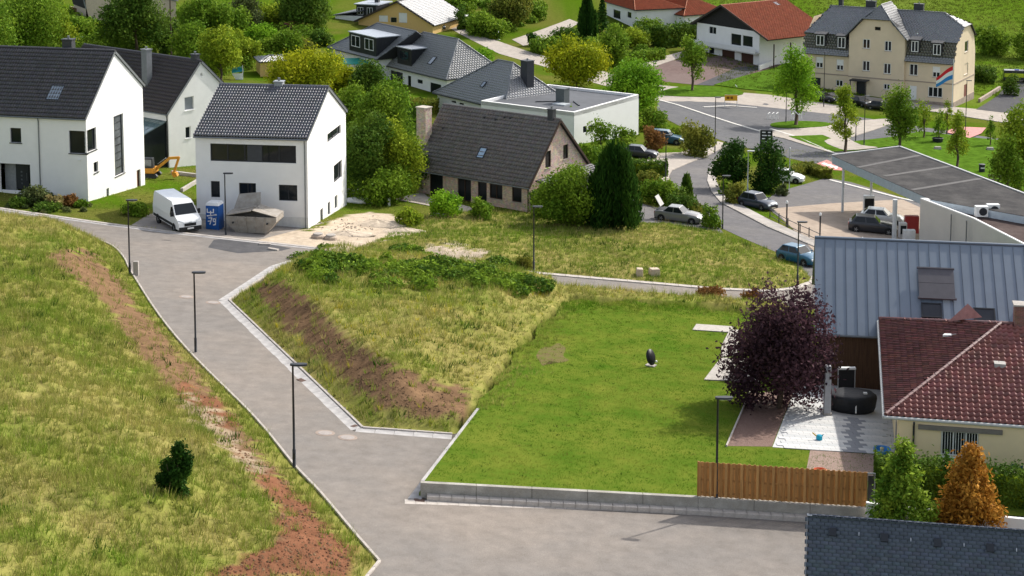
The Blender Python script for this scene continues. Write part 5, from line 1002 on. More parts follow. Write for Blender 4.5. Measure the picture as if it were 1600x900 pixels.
def mass(name,label,poly,n,hm,pal,leafpx,seed,num,cat='undergrowth'):
    """tangled undergrowth filling an area"""
    rg=np.random.default_rng(seed); xs=[p[0] for p in poly]; ys=[p[1] for p in poly]; bl=[]
    while len(bl)<n:
        x=rg.uniform(min(xs),max(xs)); y=rg.uniform(min(ys),max(ys))
        if not bool(pip(np.array(x),np.array(y),poly)): continue
        P=GT(x,y); r_=hm*(.5+.8*rg.random()); bl.append((P[0],P[1],P[2]+.1,r_*1.15,r_*1.15,r_))
    P,N_,mv_=blob_points(rg,bl,num,.45); lf=float(leafpx/sc(GT(np.mean(xs),np.mean(ys)))); V,C=leaves(rg,P,N_,lf,*PAL[pal],mv_*.9); o=link(name,npmesh(name,V,np.arange(len(V)).reshape(-1,4),LEAF,C),kind='stuff'); tag(o,label,cat)
mass('undergrowth','mixed garden greenery at the upper left',[(60,95),(-30,95),(-30,30),(200,20),(380,20),(500,45),(505,80),(395,110),(340,120),(250,95)],150,2.1,'mid',3.,31,120000)
mass('undergrowth','garden bushes between the white and brick houses',[(545,306),(545,200),(560,150),(640,170),(655,230),(650,290),(615,310)],60,1.7,'dark',2.9,32,60000)
mass('undergrowth','shrubs of the gardens along the village street',[(690,10),(720,-5),(830,-5),(850,30),(770,58),(740,50)],46,1.5,'mid',2.8,33,26000)
mass('undergrowth','low planting below the red-roofed houses',[(845,84),(900,58),(1000,60),(1020,86),(950,104),(900,92)],26,1.1,'mid',2.7,34,22000)
mass('undergrowth','low roadside planting behind the silver car',[(1000,300),(1040,290),(1090,325),(1120,350),(1080,335),(1020,318)],16,.7,'olive',2.6,35,12000)
mass('undergrowth','front garden planting below the left house',[(8,322),(60,300),(135,318),(150,330),(70,335),(10,328)],30,.35,'dull',2.4,36,9000)
# bramble thicket on the back of the mound
TSEED[0]+=1; rg=np.random.default_rng(5); bl=[]
for i in range(95):
    t=rg.random(); px=485+330*t+rg.normal()*14; py=414+24*t*.9+rg.normal()*13; P=GT(px,py); rr=.5+.9*rg.random(); bl.append((P[0],P[1],P[2]+.1,rr,rr,.3+.5*rg.random()*(1-.4*t)))
P,N_,mv_=blob_points(rg,bl,60000,.6); V,C=leaves(rg,P,N_,.17,PAL['dark'][0],PAL['mid'][1],mv_*.9); V2=np.array(V)
bt=link('bramble_thicket',npmesh('bramble_thicket',V2,np.arange(len(V2)).reshape(-1,4),LEAF,C*1.1)); bt['kind']='stuff'; tag(bt,'dark green bramble thicket along the back of the grassy mound','bramble')
rg=np.random.default_rng(41); CP_=[];CC_=[]
for poly,n,cc in ((HILL_SOIL,3600,C_SOIL*1.1),(BANK_SOIL,2200,C_SOIL),(HILL_RED,1400,C_RED*.85)):
    xs=[p[0] for p in poly]; ys=[p[1] for p in poly]; X=rg.uniform(min(xs),max(xs),n*3); Y=rg.uniform(min(ys),max(ys),n*3); m=pip(X,Y,poly); X,Y=X[m][:n],Y[m][:n]
    for x,y in zip(X,Y):
        d=ray(x,y); P_=onz(x,y,float(base(0,100))); CP_.append((x,y)); CC_.append(cc*(.55+.7*rg.random()))
# clods of earth: march every ray onto the terrain at once
D=np.array([ray(x,y) for x,y in CP_]); lo=np.full(len(D),30.); hi2=np.full(len(D),190.)
for _ in range(26):
    md_=.5*(lo+hi2); ab=CH+md_*D[:,2]-terr(md_*D[:,0],md_*D[:,1])>0; lo=np.where(ab,md_,lo); hi2=np.where(ab,hi2,md_)
Pc=D*lo[:,None]+np.array([0,0,CH]); k=len(Pc); s_=.02+.07*rg.random((k,1))**2.6; oct_=np.array([(1,0,0),(0,1,0),(-1,0,0),(0,-1,0),(0,0,.8),(0,0,-.5)],float)
Vc=Pc[:,None]+oct_[None]*s_[:,None]*(.6+.8*rg.random((k,6,1))); fc=np.array([(0,1,4),(1,2,4),(2,3,4),(3,0,4)]); Fc=fc[None]+(np.arange(k)*6)[:,None,None]
o=link('soil_clods',npmesh('soil_clods',Vc.reshape(-1,3),Fc.reshape(-1,3),mat('earth_clods',(1,1,1),rough=1.,attr=True,spec=.05),np.repeat(np.array(CC_),6,0)),kind='stuff'); tag(o,'brown clods of bare earth on the slopes','soil')
# ---- grass blades on every turf surface
def tufts(name,label,n,test,hfun,cfun,nb,bw,region,cat='grass',on=None,spread=.12,seed=1):
    rg=np.random.default_rng(seed); x0,x1,y0,y1=region; X=rg.uniform(x0,x1,n); Y=rg.uniform(y0,y1,n); Z=(on or terr)(X,Y); px,py=proj(np.stack([X,Y,Z],-1))
    m=test(X,Y,px,py,rg)&(px>-60)&(px<1660)&(py>-10)&(py<950); X,Y,Z,px,py=X[m],Y[m],Z[m],px[m],py[m]; k=len(X)
    H=hfun(X,Y,px,py,rg); C=cfun(X,Y,px,py,rg); R=lambda:rg.random((k,nb)); a=R()*2*math.pi; rr=spread*np.sqrt(R())
    bx=X[:,None]+rr*np.cos(a); by=Y[:,None]+rr*np.sin(a); h=H[:,None]*(.55+.7*R()); la=a+rg.normal(size=(k,nb))*.6; ln=h*(.15+.5*R()); wv=bw*(.7+.6*R()); wa=R()*2*math.pi
    z=np.repeat(Z[:,None],nb,1)-.03
    v0=np.stack([bx-wv*np.cos(wa),by-wv*np.sin(wa),z],-1); v1=np.stack([bx+wv*np.cos(wa),by+wv*np.sin(wa),z],-1); v2=np.stack([bx+ln*np.cos(la),by+ln*np.sin(la),z+h],-1)
    V=np.stack([v0,v1,v2],2).reshape(-1,3); cc=C[:,None,:]*(.72+.56*R()[...,None]); cc=np.repeat(np.clip(cc,0,1).reshape(-1,3),3,0)
    o=link(name,npmesh(name,V,np.arange(len(V)).reshape(-1,3),GRASS,cc),kind='stuff'); tag(o,label,cat); return o
def wild_col(X,Y,px,py,rg):
    n1=fbm(X*.16,Y*.16); n2=fbm(X*.7+9,Y*.7); k=len(X); lush=np.clip(.3+.55*sstep(n2*2.4-.5)+.35*(rg.random(k)-.5),0,1); dry=np.clip(.03+.5*sstep(n1*2.6-.85)+.75*(rg.random(k)-.5),0,1)
    return lerp(lerp(C_LUSH*1.6,C_DULL*1.6,lush*.85),C_DRY*1.6,dry*.9)*(.8+.4*rg.random((k,1)))
def in_soil(px,py,rg,polys,p=.14):
    m=np.zeros(px.shape,bool); jx=px+rg.normal(size=px.shape)*5; jy=py+rg.normal(size=px.shape)*3
    for q_ in polys: m|=pip(jx,jy,q_)
    return m&(rg.random(px.shape)>p)
LANE_W=gl(LANE_PX)
tufts('hillside_grass','long dry and green grass covering the left hillside',80000,lambda X,Y,px,py,rg:pip(X,Y,HILL)&(pdist(X,Y,KL_ALL)>.25)&~in_soil(px,py,rg,(HILL_SOIL,),.1)&(rg.random(len(X))<np.clip(95/Y,0,1)**1.5),lambda X,Y,px,py,rg:.16+.4*fbm(X*.4,Y*.4)*rg.random(len(X))+.1,wild_col,9,.014,(-48,-3,50,142),seed=21)
tufts('mound_grass','tall dry grass on the mound beside the lawn',26000,lambda X,Y,px,py,rg:pip(X,Y,BANK)&(pdist(X,Y,KC)>.7)&(pdist(X,Y,R2N)>.15)&~in_soil(px,py,rg,(BANK_SOIL,),.16),lambda X,Y,px,py,rg:(.28+.5*fbm(X*.4,Y*.4)*rg.random(len(X)))*(.3+.7*np.clip(pdist(X,Y,LAWN[1:19])/3.5,0,1)),lambda X,Y,px,py,rg:wild_col(X,Y,px,py,rg)*np.where((rg.random(len(X))<.06)[:,None],np.array([1.5,1.35,.3]),1.),9,.017,(-20,25,78,135),seed=22)
tufts('meadow_grass','rough meadow grass in front of the brick house',30000,lambda X,Y,px,py,rg:pip(X,Y,MEADOW)&~in_soil(px,py,rg,([(642,393),(700,380),(770,393),(742,406),(690,404)],),.1),lambda X,Y,px,py,rg:.14+.42*fbm(X*.4,Y*.4)*rg.random(len(X)),lambda X,Y,px,py,rg:lerp(wild_col(X,Y,px,py,rg),C_LUSH*1.5,.15+.4*sstep(fbm(X*.25+6,Y*.25)*2.4-.6)),7,.022,(-16,28,115,160),seed=23)
LEDGE=LAWN[1:19]
tufts('lawn_edge_grass','ragged longer grass where the lawn meets the mound',22000,lambda X,Y,px,py,rg:pip(X,Y,LAWN)&(pdist(X,Y,LEDGE)<3.2*rg.random(len(X))**1.7*(.2+1.5*fbm(X*.5,Y*.5)))&(py<640),lambda X,Y,px,py,rg:.12+.4*rg.random(len(X))*np.clip(1-pdist(X,Y,LEDGE)/2.4,0.1,1),lambda X,Y,px,py,rg:wild_col(X,Y,px,py,rg),8,.016,(-6,26,78,130),on=lambda X,Y:base(X,Y)+.7,seed=27)
lawn_on=lambda X,Y:base(X,Y)+.7
def lawn_col(X,Y,px,py,rg):
    n2=fbm(X*.3+4,Y*.3); c=lerp(C_LUSH*np.array([1.,1.2,1.]),np.array([.22,.24,.035]),np.clip(sstep(n2*3.8-1.45)*.95+.2*(rg.random(len(X))-.5),0,1)); bare=np.exp(-(((px-862)/28)**2+((py-550)/16)**2)); return lerp(c,C_SOIL*1.6,np.clip(bare*1.3*rg.random(len(X)),0,1))
tufts('lawn_grass','short mown green grass of the lawn',70000,lambda X,Y,px,py,rg:pip(X,Y,LAWN)&(rg.random(len(X))>.7*np.exp(-(((px-863)/26)**2+((py-553)/15)**2)))&~pip(px,py,[(1205,595),(1390,600),(1395,712),(1260,704),(1135,700),(1170,612)]),lambda X,Y,px,py,rg:.05+.05*rg.random(len(X))+.25*np.exp(-((py-478)/9)**2)*rg.random(len(X)),lawn_col,6,.014,(-6,32,70,127),on=lawn_on,seed=24,spread=.14)
tufts('verge_grass','grass around the houses and gardens',60000,lambda X,Y,px,py,rg:~pip(X,Y,HILL)&~pip(X,Y,BANK)&~pip(X,Y,LAWN)&~pip(X,Y,MEADOW)&~pip(X,Y,LANE_W)&~pip(px,py,SAND_PX)&~pip(px,py,[(205,352),(232,335),(300,320),(480,352),(520,345),(400,376)])&~pip(px,py,[(968,350),(985,322),(1002,318),(1040,335),(1100,345),(1135,372)])&~pip(px,py,[(1040,250),(1125,225),(1130,260),(1110,300),(1290,385),(1340,470),(1265,470),(1130,372),(1040,300)])&~pip(px,py,[(1190,318),(1215,300),(1292,278),(1700,330),(1520,420),(1270,382)])&(py>230)&(py<470),lambda X,Y,px,py,rg:.08+.22*rg.random(len(X))*fbm(X*.4,Y*.4),wild_col,6,.024,(-75,60,118,215),seed=25)

stalk_h=lambda X,Y,px,py,rg:.35+.4*rg.random(len(X))
straw=lambda X,Y,px,py,rg:np.array([.46,.37,.17])*(.6+.6*rg.random((len(X),1)))
for nm,lb,n,poly,reg,soil,sd in (('dry_stalks','pale seed stalks standing on the left hillside',15000,HILL,(-48,-3,50,142),HILL_SOIL,51),('dry_stalks','pale seed stalks standing on the mound',7000,BANK,(-20,25,78,135),BANK_SOIL,52),('dry_stalks','pale seed stalks standing in the meadow',7000,MEADOW,(-16,28,115,160),SAND_PX,53)):
    tufts(nm,lb,n,(lambda X,Y,px,py,rg,poly=poly,soil=soil:pip(X,Y,poly)&(pdist(X,Y,KL_ALL)>.4)&(pdist(X,Y,KC)>.8)&~pip(px,py,soil)&(fbm(X*.3+2,Y*.3)+.25*rg.random(len(X))>.5)),stalk_h,straw,3,.009,reg,seed=sd,spread=.2)
tufts('weeds','dark broad weeds scattered over the hillside',2600,lambda X,Y,px,py,rg:pip(X,Y,HILL)&(pdist(X,Y,KL_ALL)>.5)&(fbm(X*.22+11,Y*.22)>.56),lambda X,Y,px,py,rg:.25+.25*rg.random(len(X)),lambda X,Y,px,py,rg:np.array([.05,.1,.014])*(.7+.6*rg.random((len(X),1))),12,.03,(-48,-3,50,142),seed=54,spread=.3,cat='weeds')
tufts('weeds','leafy weeds scattered over the meadow and mound',2600,lambda X,Y,px,py,rg:(pip(X,Y,MEADOW)|pip(X,Y,BANK))&(pdist(X,Y,KC)>.8)&(fbm(X*.3+21,Y*.3)>.54),lambda X,Y,px,py,rg:.22+.3*rg.random(len(X)),lambda X,Y,px,py,rg:np.array([.07,.135,.016])*(.6+.7*rg.random((len(X),1))),12,.035,(-20,28,78,160),seed=55,spread=.3,cat='weeds')
tufts('lawn_weeds','clover and worn tufts scattered over the lawn',5000,lambda X,Y,px,py,rg:pip(X,Y,LAWN)&(fbm(X*.5+2,Y*.5)>.45)&~pip(px,py,[(1205,595),(1390,600),(1395,712),(1260,704),(1135,700),(1170,612)]),lambda X,Y,px,py,rg:.04+.07*rg.random(len(X)),lambda X,Y,px,py,rg:lerp(np.array([.05,.115,.012]),np.array([.26,.24,.06]),(rg.random(len(X))>.72).astype(float)),9,.022,(-6,32,70,127),on=lawn_on,seed=56,spread=.16,cat='weeds')
tufts('hill_pasture_grass','pasture grass on the slope behind the villa',26000,lambda X,Y,px,py,rg:(Y>272)&(X>35)&(py<150)&(px>1080),lambda X,Y,px,py,rg:.2+.3*rg.random(len(X)),lambda X,Y,px,py,rg:lerp(C_LUSH*.8,C_DULL,fbm(X*.12,Y*.12)+.3*(rg.random(len(X))-.5)),6,.06,(35,150,272,440),seed=57,spread=.5)
# ================================================================ kerbs, walls, paving
KERBM=asphalt('kerb_concrete',(.42,.38,.34),(.55,.5,.45),fine=.14,dscale=.8); SLABM=asphalt('gutter_slab',(.36,.345,.335),(.48,.46,.44),fine=.16,dscale=.7)
from mathutils import Matrix
def resample(W_,step):
    W_=[V3(p) for p in W_]; out=[]; 
    for a,b in zip(W_[:-1],W_[1:]):
        L=np.linalg.norm(b-a); k=max(1,int(round(L/step))); out+=[(a+(b-a)*i/k,a+(b-a)*(i+1)/k) for i in range(k)]
    return out
def stones(name,W_,step,w,h,m,off=0.,z=0.,gap=.012,piece='kerb_stone',jit=.004,bevel=True):
    """a run of separate stones along a world polyline, under one structure"""
    import bmesh
    W_=[V3((p[0],p[1],float(base(p[0],p[1])))) for p in W_]
    if off:
        o=[]
        for i,p in enumerate(W_):
            d=unit((W_[min(i+1,len(W_)-1)]-W_[max(i-1,0)])*V3((1,1,0))); o.append(p+V3((-d[1],d[0],0))*off)
        W_=[V3((p[0],p[1],float(base(p[0],p[1])))) for p in o]
    mb=MB()
    for a,b in zip(W_[:-1],W_[1:]): mb.bar(a+V3((0,0,z-h*.35)),b+V3((0,0,z-h*.35)),w*.9,h*.5)
    root=mb.build(name,mat('joint_mortar',(.12,.1,.085),rough=1.),kind='structure'); cache={}
    for a,b in resample(W_,step):
        L=float(np.linalg.norm(b-a)); k=round(L,2)
        if k not in cache:
            bm=MB(); c=min(.02,h*.25); bm.box(-k/2+gap/2,-w/2,-h,k/2-gap/2,w/2,-c); bm.box(-k/2+gap/2,-w/2,-c,k/2-gap/2,w/2,0,tx=c*.6,ty=c*.7); cache[k]=bm.mesh(piece,m)
        o=link(piece,cache[k],root); u=unit(b-a); v=unit(np.cross((0,0,1),u)); n=np.cross(u,v); P=(a+b)/2+V3((0,0,z+h+random.uniform(-jit,jit)))
        o.matrix_local=Matrix(((u[0],v[0],n[0],P[0]),(u[1],v[1],n[1],P[1]),(u[2],v[2],n[2],P[2]),(0,0,0,1)))
    return root
stones('kerb',KL[9:]+gl([(575,900),(530,955)]),1.,.13,.1,KERBM)
UP=gl([(-40,321),(0,326.5),(100,341),(160,349.5),(265,363),(400,378),(530,392)]); stones('kerb',UP,1.,.34,.1,KERBM); stones('gutter',UP,1.,.3,.035,SLABM,off=-.35,piece='gutter_slab')
FAR=gl([(640,403),(760,417.5),(845,428.5),(1000,442),(1120,452.5),(1200,456)]+[(1240,452),(1268,442),(1276,428)]); stones('kerb',FAR,1.,.5,.11,KERBM)
CG=gl([(478,402),(428,417),(348,470),(450,569),(556,672),(706,684)]); stones('gutter',CG,1.,.62,.04,SLABM,off=-.0,piece='gutter_slab'); stones('kerb',CG,1.,.14,.13,KERBM,off=.42)
LW=gl([(744,645),(640,780)]); stones('gutter',LW,.8,.62,.05,SLABM,off=.22,piece='gutter_slab')
FWL=gl([(632,783),(800,789),(1000,795),(1120,799),(1350,808),(1460,812)]); stones('gutter',FWL,.5,.5,.03,KERBM,off=-.12,piece='gutter_slab')
RK=gl([(1130,318),(1165,337),(1203,355),(1245,373),(1282,389)]); stones('kerb',RK,1.,.16,.13,KERBM)
# white kerb lines of the village junction
for px in ([(1030,157),(1060,165),(1110,182),(1150,195),(1188,206)],[(1099,168),(1140,166),(1183,169)],[(1204,202),(1240,213),(1300,239),(1318,244)],[(1296,282),(1350,296),(1400,309),(1440,318)]): stones('kerb',gl(px),1.5,.42,.12,mat('pale_kerb',(.6,.57,.52),var=.12))
# --- concrete retaining wall around the lawn
def wall_run(name,label,W_,h0,h1,th,seg,m,capm=None,cat='wall',piece='wall_panel',out=0.):
    O=V3(W_[0]); r=thing(name,label,cat,O)
    for a,b in resample([V3(p) for p in W_],seg):
        d=unit(b-a); mb=MB(); a2=a+d*.008-O; b2=b-d*.008-O; v=V3((-d[1],d[0],0))*th/2; z=V3((0,0,1))
        mb.add([a2-v+z*h0,b2-v+z*h0,b2+v+z*h0,a2+v+z*h0,a2-v+z*h1,b2-v+z*h1,b2+v+z*h1,a2+v+z*h1],[(3,2,1,0),(4,5,6,7),(0,1,5,4),(1,2,6,5),(2,3,7,6),(3,0,4,7)]); mb.build(piece,m,r,bevel=.012)
    return r
def lpt(x,y,h): P=G(x,y,h); return V3((P[0],P[1],float(base(P[0],P[1]))))
WALLC=asphalt('stained_wall_concrete',(.32,.3,.26),(.46,.44,.4),fine=.18,dscale=1.2)
FW=[lpt(657,752,.72),lpt(1090,775,.72),lpt(1352,792,.72),lpt(1420,796,.72)]; FW=[p-V3((0,.1,0)) for p in FW]
wall_run('retaining_wall','low grey concrete retaining wall along the front of the lawn',FW,-.3,.74,.24,2.6,WALLC)
wall_run('retaining_wall','low concrete edge wall on the left side of the lawn',[lpt(747,641,.6),lpt(660,751,.72)],-.2,.72,.16,2.4,SLABM)
stones('gutter',[FW[0]+V3((.3,0,0)),FW[1],FW[2]],.55,.36,.27,KERBM,off=-.31,piece='apron_stone',z=-.02)
# --- timber fence on the wall
a,b=lpt(1091,776,.72),lpt(1353,793,.72); d=unit(b-a); L=float(np.linalg.norm(b-a)); v=V3((-d[1],d[0],0)); fe=thing('timber_fence','brown board fence on top of the retaining wall','fence',a)
PINE=[mat('fence_board_%d'%k,c,rough=.75,var=.3,scale=2.2,stretch=(5,5,.5),bump=.15) for k,c in enumerate(((.4,.2,.062),(.46,.245,.085),(.34,.165,.05)))]
nb=int(L/.118)
for i in range(nb):
    p=d*(.05+i*L/nb); f=(i%2)*.05; hh=1.62+.012*math.sin(i*3.1); mb=MB(); mb.obox(p+v*(f-.02)+V3((0,0,.76+hh/2)),d*.062,v*.011,V3((0,0,hh/2))); mb.build('board',PINE[(i*7)%3],fe)
for z in (.95,1.55,2.15): MB().bar(v*.004+V3((0,0,z)),d*L+v*.004+V3((0,0,z)),.022,.08).build('rail',PINE[2],fe)
for k in range(5): p=d*L*k/4; MB().obox(p+v*.07+V3((0,0,1.55)),d*.045,v*.035,V3((0,0,.82))).build('post',PINE[2],fe)
g_=thing('garden_gate','narrow dark metal gate at the end of the board fence','gate',lpt(1357,789,.7)+V3((0,0,.7))); mb=MB()
for k in range(2): mb.tube([(-.1+.35*k,0,0),(-.1+.35*k,0,1.5)],.035,6)
mb.tube([(-.1,0,1.5),(.25,0,1.5)],.035,6); mb.build('frame',ZINC_TRIM,g_); MB().box(-.05,-.01,.1,.2,.01,1.4).build('infill',ANTH,g_)
wall_run('garden_wall','white garden wall behind the slate roof',[G(1352,822),G(1470,836),G(1680,856)],-.3,1.15,.2,6,RENDER2)
# --- patio behind the lawn
def patch_at(px,h): return [G(x,y,h) for x,y in px]
PAT=[(1207,699),(1243,606),(1300,600),(1400,606),(1398,712),(1250,702)]
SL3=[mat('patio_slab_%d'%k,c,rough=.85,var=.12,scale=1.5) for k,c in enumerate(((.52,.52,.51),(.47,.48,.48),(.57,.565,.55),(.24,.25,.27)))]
sheet('patio',None,.715,mat('patio_joint',(.5,.5,.49)),world=[tuple(p[:2]) for p in patch_at(PAT,.7)])
patio=[o for o in COL.objects if o.name=='patio'][0]
o0=G(1207,699,.73); u=unit((G(1398,711,.73)-o0)*V3((1,1,0))); v=V3((-u[1],u[0],0)); pm=[MB().box(.006,.006,-.03,.594,.394,0).mesh('paving_slab',m) for m in SL3]; pw_=[tuple(p[:2]) for p in patch_at(PAT,.73)]
for i in range(-3,16):
    for j in range(-1,16):
        c=o0+u*(i*.6+.3+(.3 if j%2 else 0))+v*(j*.4+.2)
        if all(bool(pip(np.array((c+u*a_+v*b_)[0]),np.array((c+u*a_+v*b_)[1]),pw_)) for a_ in (-.3,.3) for b_ in (-.2,.2)):
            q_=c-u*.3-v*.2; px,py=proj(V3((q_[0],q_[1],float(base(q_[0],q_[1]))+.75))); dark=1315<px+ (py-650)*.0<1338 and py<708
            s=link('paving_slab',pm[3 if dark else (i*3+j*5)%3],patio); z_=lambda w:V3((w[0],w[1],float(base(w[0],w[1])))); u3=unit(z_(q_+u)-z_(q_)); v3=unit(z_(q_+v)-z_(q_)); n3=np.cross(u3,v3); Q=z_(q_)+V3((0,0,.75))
            s.matrix_local=Matrix(((u3[0],v3[0],n3[0],Q[0]),(u3[1],v3[1],n3[1],Q[1]),(u3[2],v3[2],n3[2],Q[2]),(0,0,0,1)))
sheet('mulch_bed',[(1135,697),(1172,615),(1205,612),(1240,608),(1205,697)],0.708,mat('bark_mulch',(.13,.075,.055),col2=(.2,.125,.1),scale=8.,bump=.8,bscale=18.),world=[tuple(p[:2]) for p in patch_at([(1135,697),(1172,615),(1205,612),(1242,607),(1206,698)],.7)])
stones('bed_edging',[tuple(p[:2]) for p in patch_at([(1135,698),(1172,614)],.7)],1.,.08,.12,KERBM,z=.68)
sheet('gravel_strip',None,.71,mat('brown_gravel',(.23,.15,.115),col2=(.3,.22,.18),scale=6.,bump=.8,bscale=20.),world=[tuple(p[:2]) for p in patch_at([(1258,745),(1266,703),(1398,713),(1398,755),(1300,747)],.7)])
wp=thing('slab_path','pale concrete slab path on the lawn beside the purple tree','path',G(1085,512,.72)); 
for quad in ([(1082,516),(1088,507),(1146,511),(1142,520)],[(1100,594),(1126,560),(1150,560),(1146,596)],[(1128,540),(1140,516),(1156,516),(1152,556),(1126,558)],[(1146,597),(1152,560),(1190,565),(1185,598)]):
    q_=[G(x,y,.71)-V3(wp.location) for x,y in quad]; MB().slab(q_,(0,0,1),.05).build('slab',mat('worn_slab',(.36,.33,.29),var=.2),wp)
# ================================================================ street furniture
LAMPB=mat('lamp_black',(.018,.019,.022),rough=.45,spec=.4); LAMPG=mat('lamp_grey',(.5,.52,.53),rough=.4); LED=mat('lamp_underside',(.6,.62,.63),rough=.3)
def lamp(x,yb,yt,label,m=None,headm=None,right=True,P=None,thick=1.):
    P=GT(x,yb) if P is None else P; h=zat(P,yt)-P[2]; r=thing('street_lamp',label,'street lamp',P,0,'street lamps'); m=m or LAMPB
    MB().tube([(0,0,-.3),(0,0,.9),(0,0,.92),(0,0,h-.05)],[.085*thick,.085*thick,.062*thick,.045*thick],8).build('pole',m,r,True)
    s=1 if right else -1; mb=MB(); mb.loft([[(s*x_,y_*w_,h+z_) for y_,z_ in ((-1,0),(-.8,.06),(.8,.06),(1,0),(.8,-.03),(-.8,-.03))] for x_,w_ in ((-.12,.08),(.0,.15),(.35,.19),(.62,.14),(.68,.05))]); mb.build('lamp_head',headm or m,r)
    MB().box(min(s*.08,s*.58),-.1,h-.055,max(s*.08,s*.58),.1,h-.034).build('light_panel',LED,r); MB().box(-.05,-.09*thick,.45,.05,-.086*thick+.0,.75).build('service_door',m,r); return r
lamp(203,430,313,'black street lamp at the lane bend beside the concrete post'); lamp(306,551,426,'black street lamp on the verge halfway down the lane'); lamp(460,731,570,'black street lamp near the manhole covers in the foreground',); lamp(1119,801,622,'black street lamp in front of the board fence',P=G(1119,801)); lamp(834,425,323,'black street lamp on the meadow edge',P=G(834,427)); lamp(1246,447,347,'black street lamp beside the blue hatchback',P=G(1246,447)); lamp(1129,358,275,'black street lamp at the end of the silver car drive'); lamp(1040,288,211,'black street lamp beside the footway curve'); lamp(353,367,271,'black street lamp between the toilet cabin and the skip')
lamp(1117,240,152,'dark street lamp at the top of the curving road'); lamp(1168,302,236,'pale grey street lamp in front of the dark evergreens',LAMPG); lamp(1228,192,120,'dark street lamp beside the tall street tree'); lamp(1287,167,82,'tall dark street lamp before the villa'); lamp(1350,228,150,'dark street lamp on the plaza'); lamp(1337,220,185,'short dark lamp post beside the plaza path'); lamp(1508,218,126,'dark street lamp right of the flagpole'); lamp(1021,118,96,'dark street lamp at the asphalt yard'); lamp(1106,236,205,'short white-topped post beside the footway',LAMPG,right=True)
def post(x,yb,yt,label,m,r_=.07,cap=None,cat='post',name='bollard_light'):
    P=G(x,yb); h=zat(P,yt)-P[2]; t=thing(name,label,cat,P); MB().tube([(0,0,-.2),(0,0,h)],r_,8).build('shaft',m,t)
    MB().lathe([(r_*1.5,h),(r_*1.9,h+.12),(r_*1.2,h+.25),(.02,h+.28)],10).build('cap',cap or WFRAME,t); return t
post(1229,354,318,'white-topped lamp post at the left end of the black rail',LAMPB); post(1281,374,337,'white-topped lamp post at the right end of the black rail',LAMPB); post(1223,300,268,'grey post beside the white car',LAMPG); post(1233,298,234,'slim grey post by the white car',LAMPG,.05); post(1347,392,375,'small post with round head before the station',LAMPB,.05)
P=GT(208,430); o=MB().box(-.18,-.15,-.2,.18,.15,1.05).build('concrete_post',CONC,bevel=.03); o.location=tuple(P+V3((.25,-.1,0))); tag(o,'pale concrete post beside the lamp at the lane bend','post')
# black guard rail along the station
W_=[G(x,y) for x,y in ((1203,340),(1217,349),(1231,357),(1250,366),(1264,372),(1281,380))]; gr=thing('guard_rail','black guard rail between the road and the station forecourt','railing',W_[0])
for p in W_: q_=p-W_[0]; MB().tube([q_-V3((0,0,.2)),q_+V3((0,0,1.))],.05,6).build('post',LAMPB,gr)
for z in (.25,.85): 
    for a,b in zip(W_[:-1],W_[1:]): MB().tube([a-W_[0]+V3((0,0,z)),b-W_[0]+V3((0,0,z))],.035,6).build('rail',LAMPB,gr)
# manhole covers
for i,(x,y,lb) in enumerate(((291,464,'round manhole cover in the middle of the lane junction'),(333,473,'round manhole cover at the gutter corner'),(508,677,'round manhole cover left of the pair in the lane'),(543,684,'round manhole cover right of the pair beside the gutter'))):
    P=G(x,y); r=thing('manhole_cover',lb,'manhole cover',P+V3((0,0,.016)),0,'manhole covers'); r.rotation_euler=(-math.atan(.0795),math.atan(.0668),0)
    MB().lathe([(.5,0),(.5,.006)],20).build('collar',mat('concrete_collar',(.28,.22,.18),rough=.9,var=.2),r); MB().lathe([(.36,.0061),(.36,.014),(.33,.018)],20).build('lid',mat('lid_iron',(.3,.265,.24),rough=.7,var=.2,scale=9.),r)
for i,(x,y) in enumerate(((556,668),(655,783),(1047,793),(865,791),(471,595))):
    P=G(x,y); o=MB().box(-.25,-.16,-.03,.25,.16,.05).build('gully_grate',mat('rusty_grate',(.1,.06,.045),rough=.8,var=.4,scale=12.),None); o.location=tuple(P); o.rotation_euler=(0,.06,[-.8,0,0,0,-.8][i]); tag(o,['rusty drain grate at the lower gutter corner','rusty drain grate at the wall corner','rusty drain grate left of the fence lamp','rusty drain grate below the middle of the wall','dark drain grate halfway along the lane gutter'][i],'drain','drain grates')
# satellite dish on the lawn
P=G(1016,572,.72); sd=thing('satellite_dish','black satellite dish standing on the lawn','dish',P,-.5); mb=MB(); prof=[(r_,.12*r_*r_) for r_ in (.02,.15,.28,.38,.44)]; prof+=[(.44,.06),(.02,.025)]; mb.lathe(prof,18); o=mb.build('reflector',mat('dish_black',(.012,.012,.015),rough=.5),sd,True); o.location=(0,0,.55); o.rotation_euler=(math.radians(72),0,1.2); o.scale=(.8,1.1,1)
MB().tube([(0,.1,0),(0,.08,.6)],.03,6).build('mast',ANTH,sd); MB().tube([(0,0,.15),(.45,-.15,.4)],.015,5).build('feed_arm',ZINC_TRIM,sd); MB().box(.42,-.2,.36,.5,-.1,.46).build('receiver',WFRAME,sd); MB().box(-.3,-.1,0,.3,.3,.05).build('base_slab',CONC,sd)
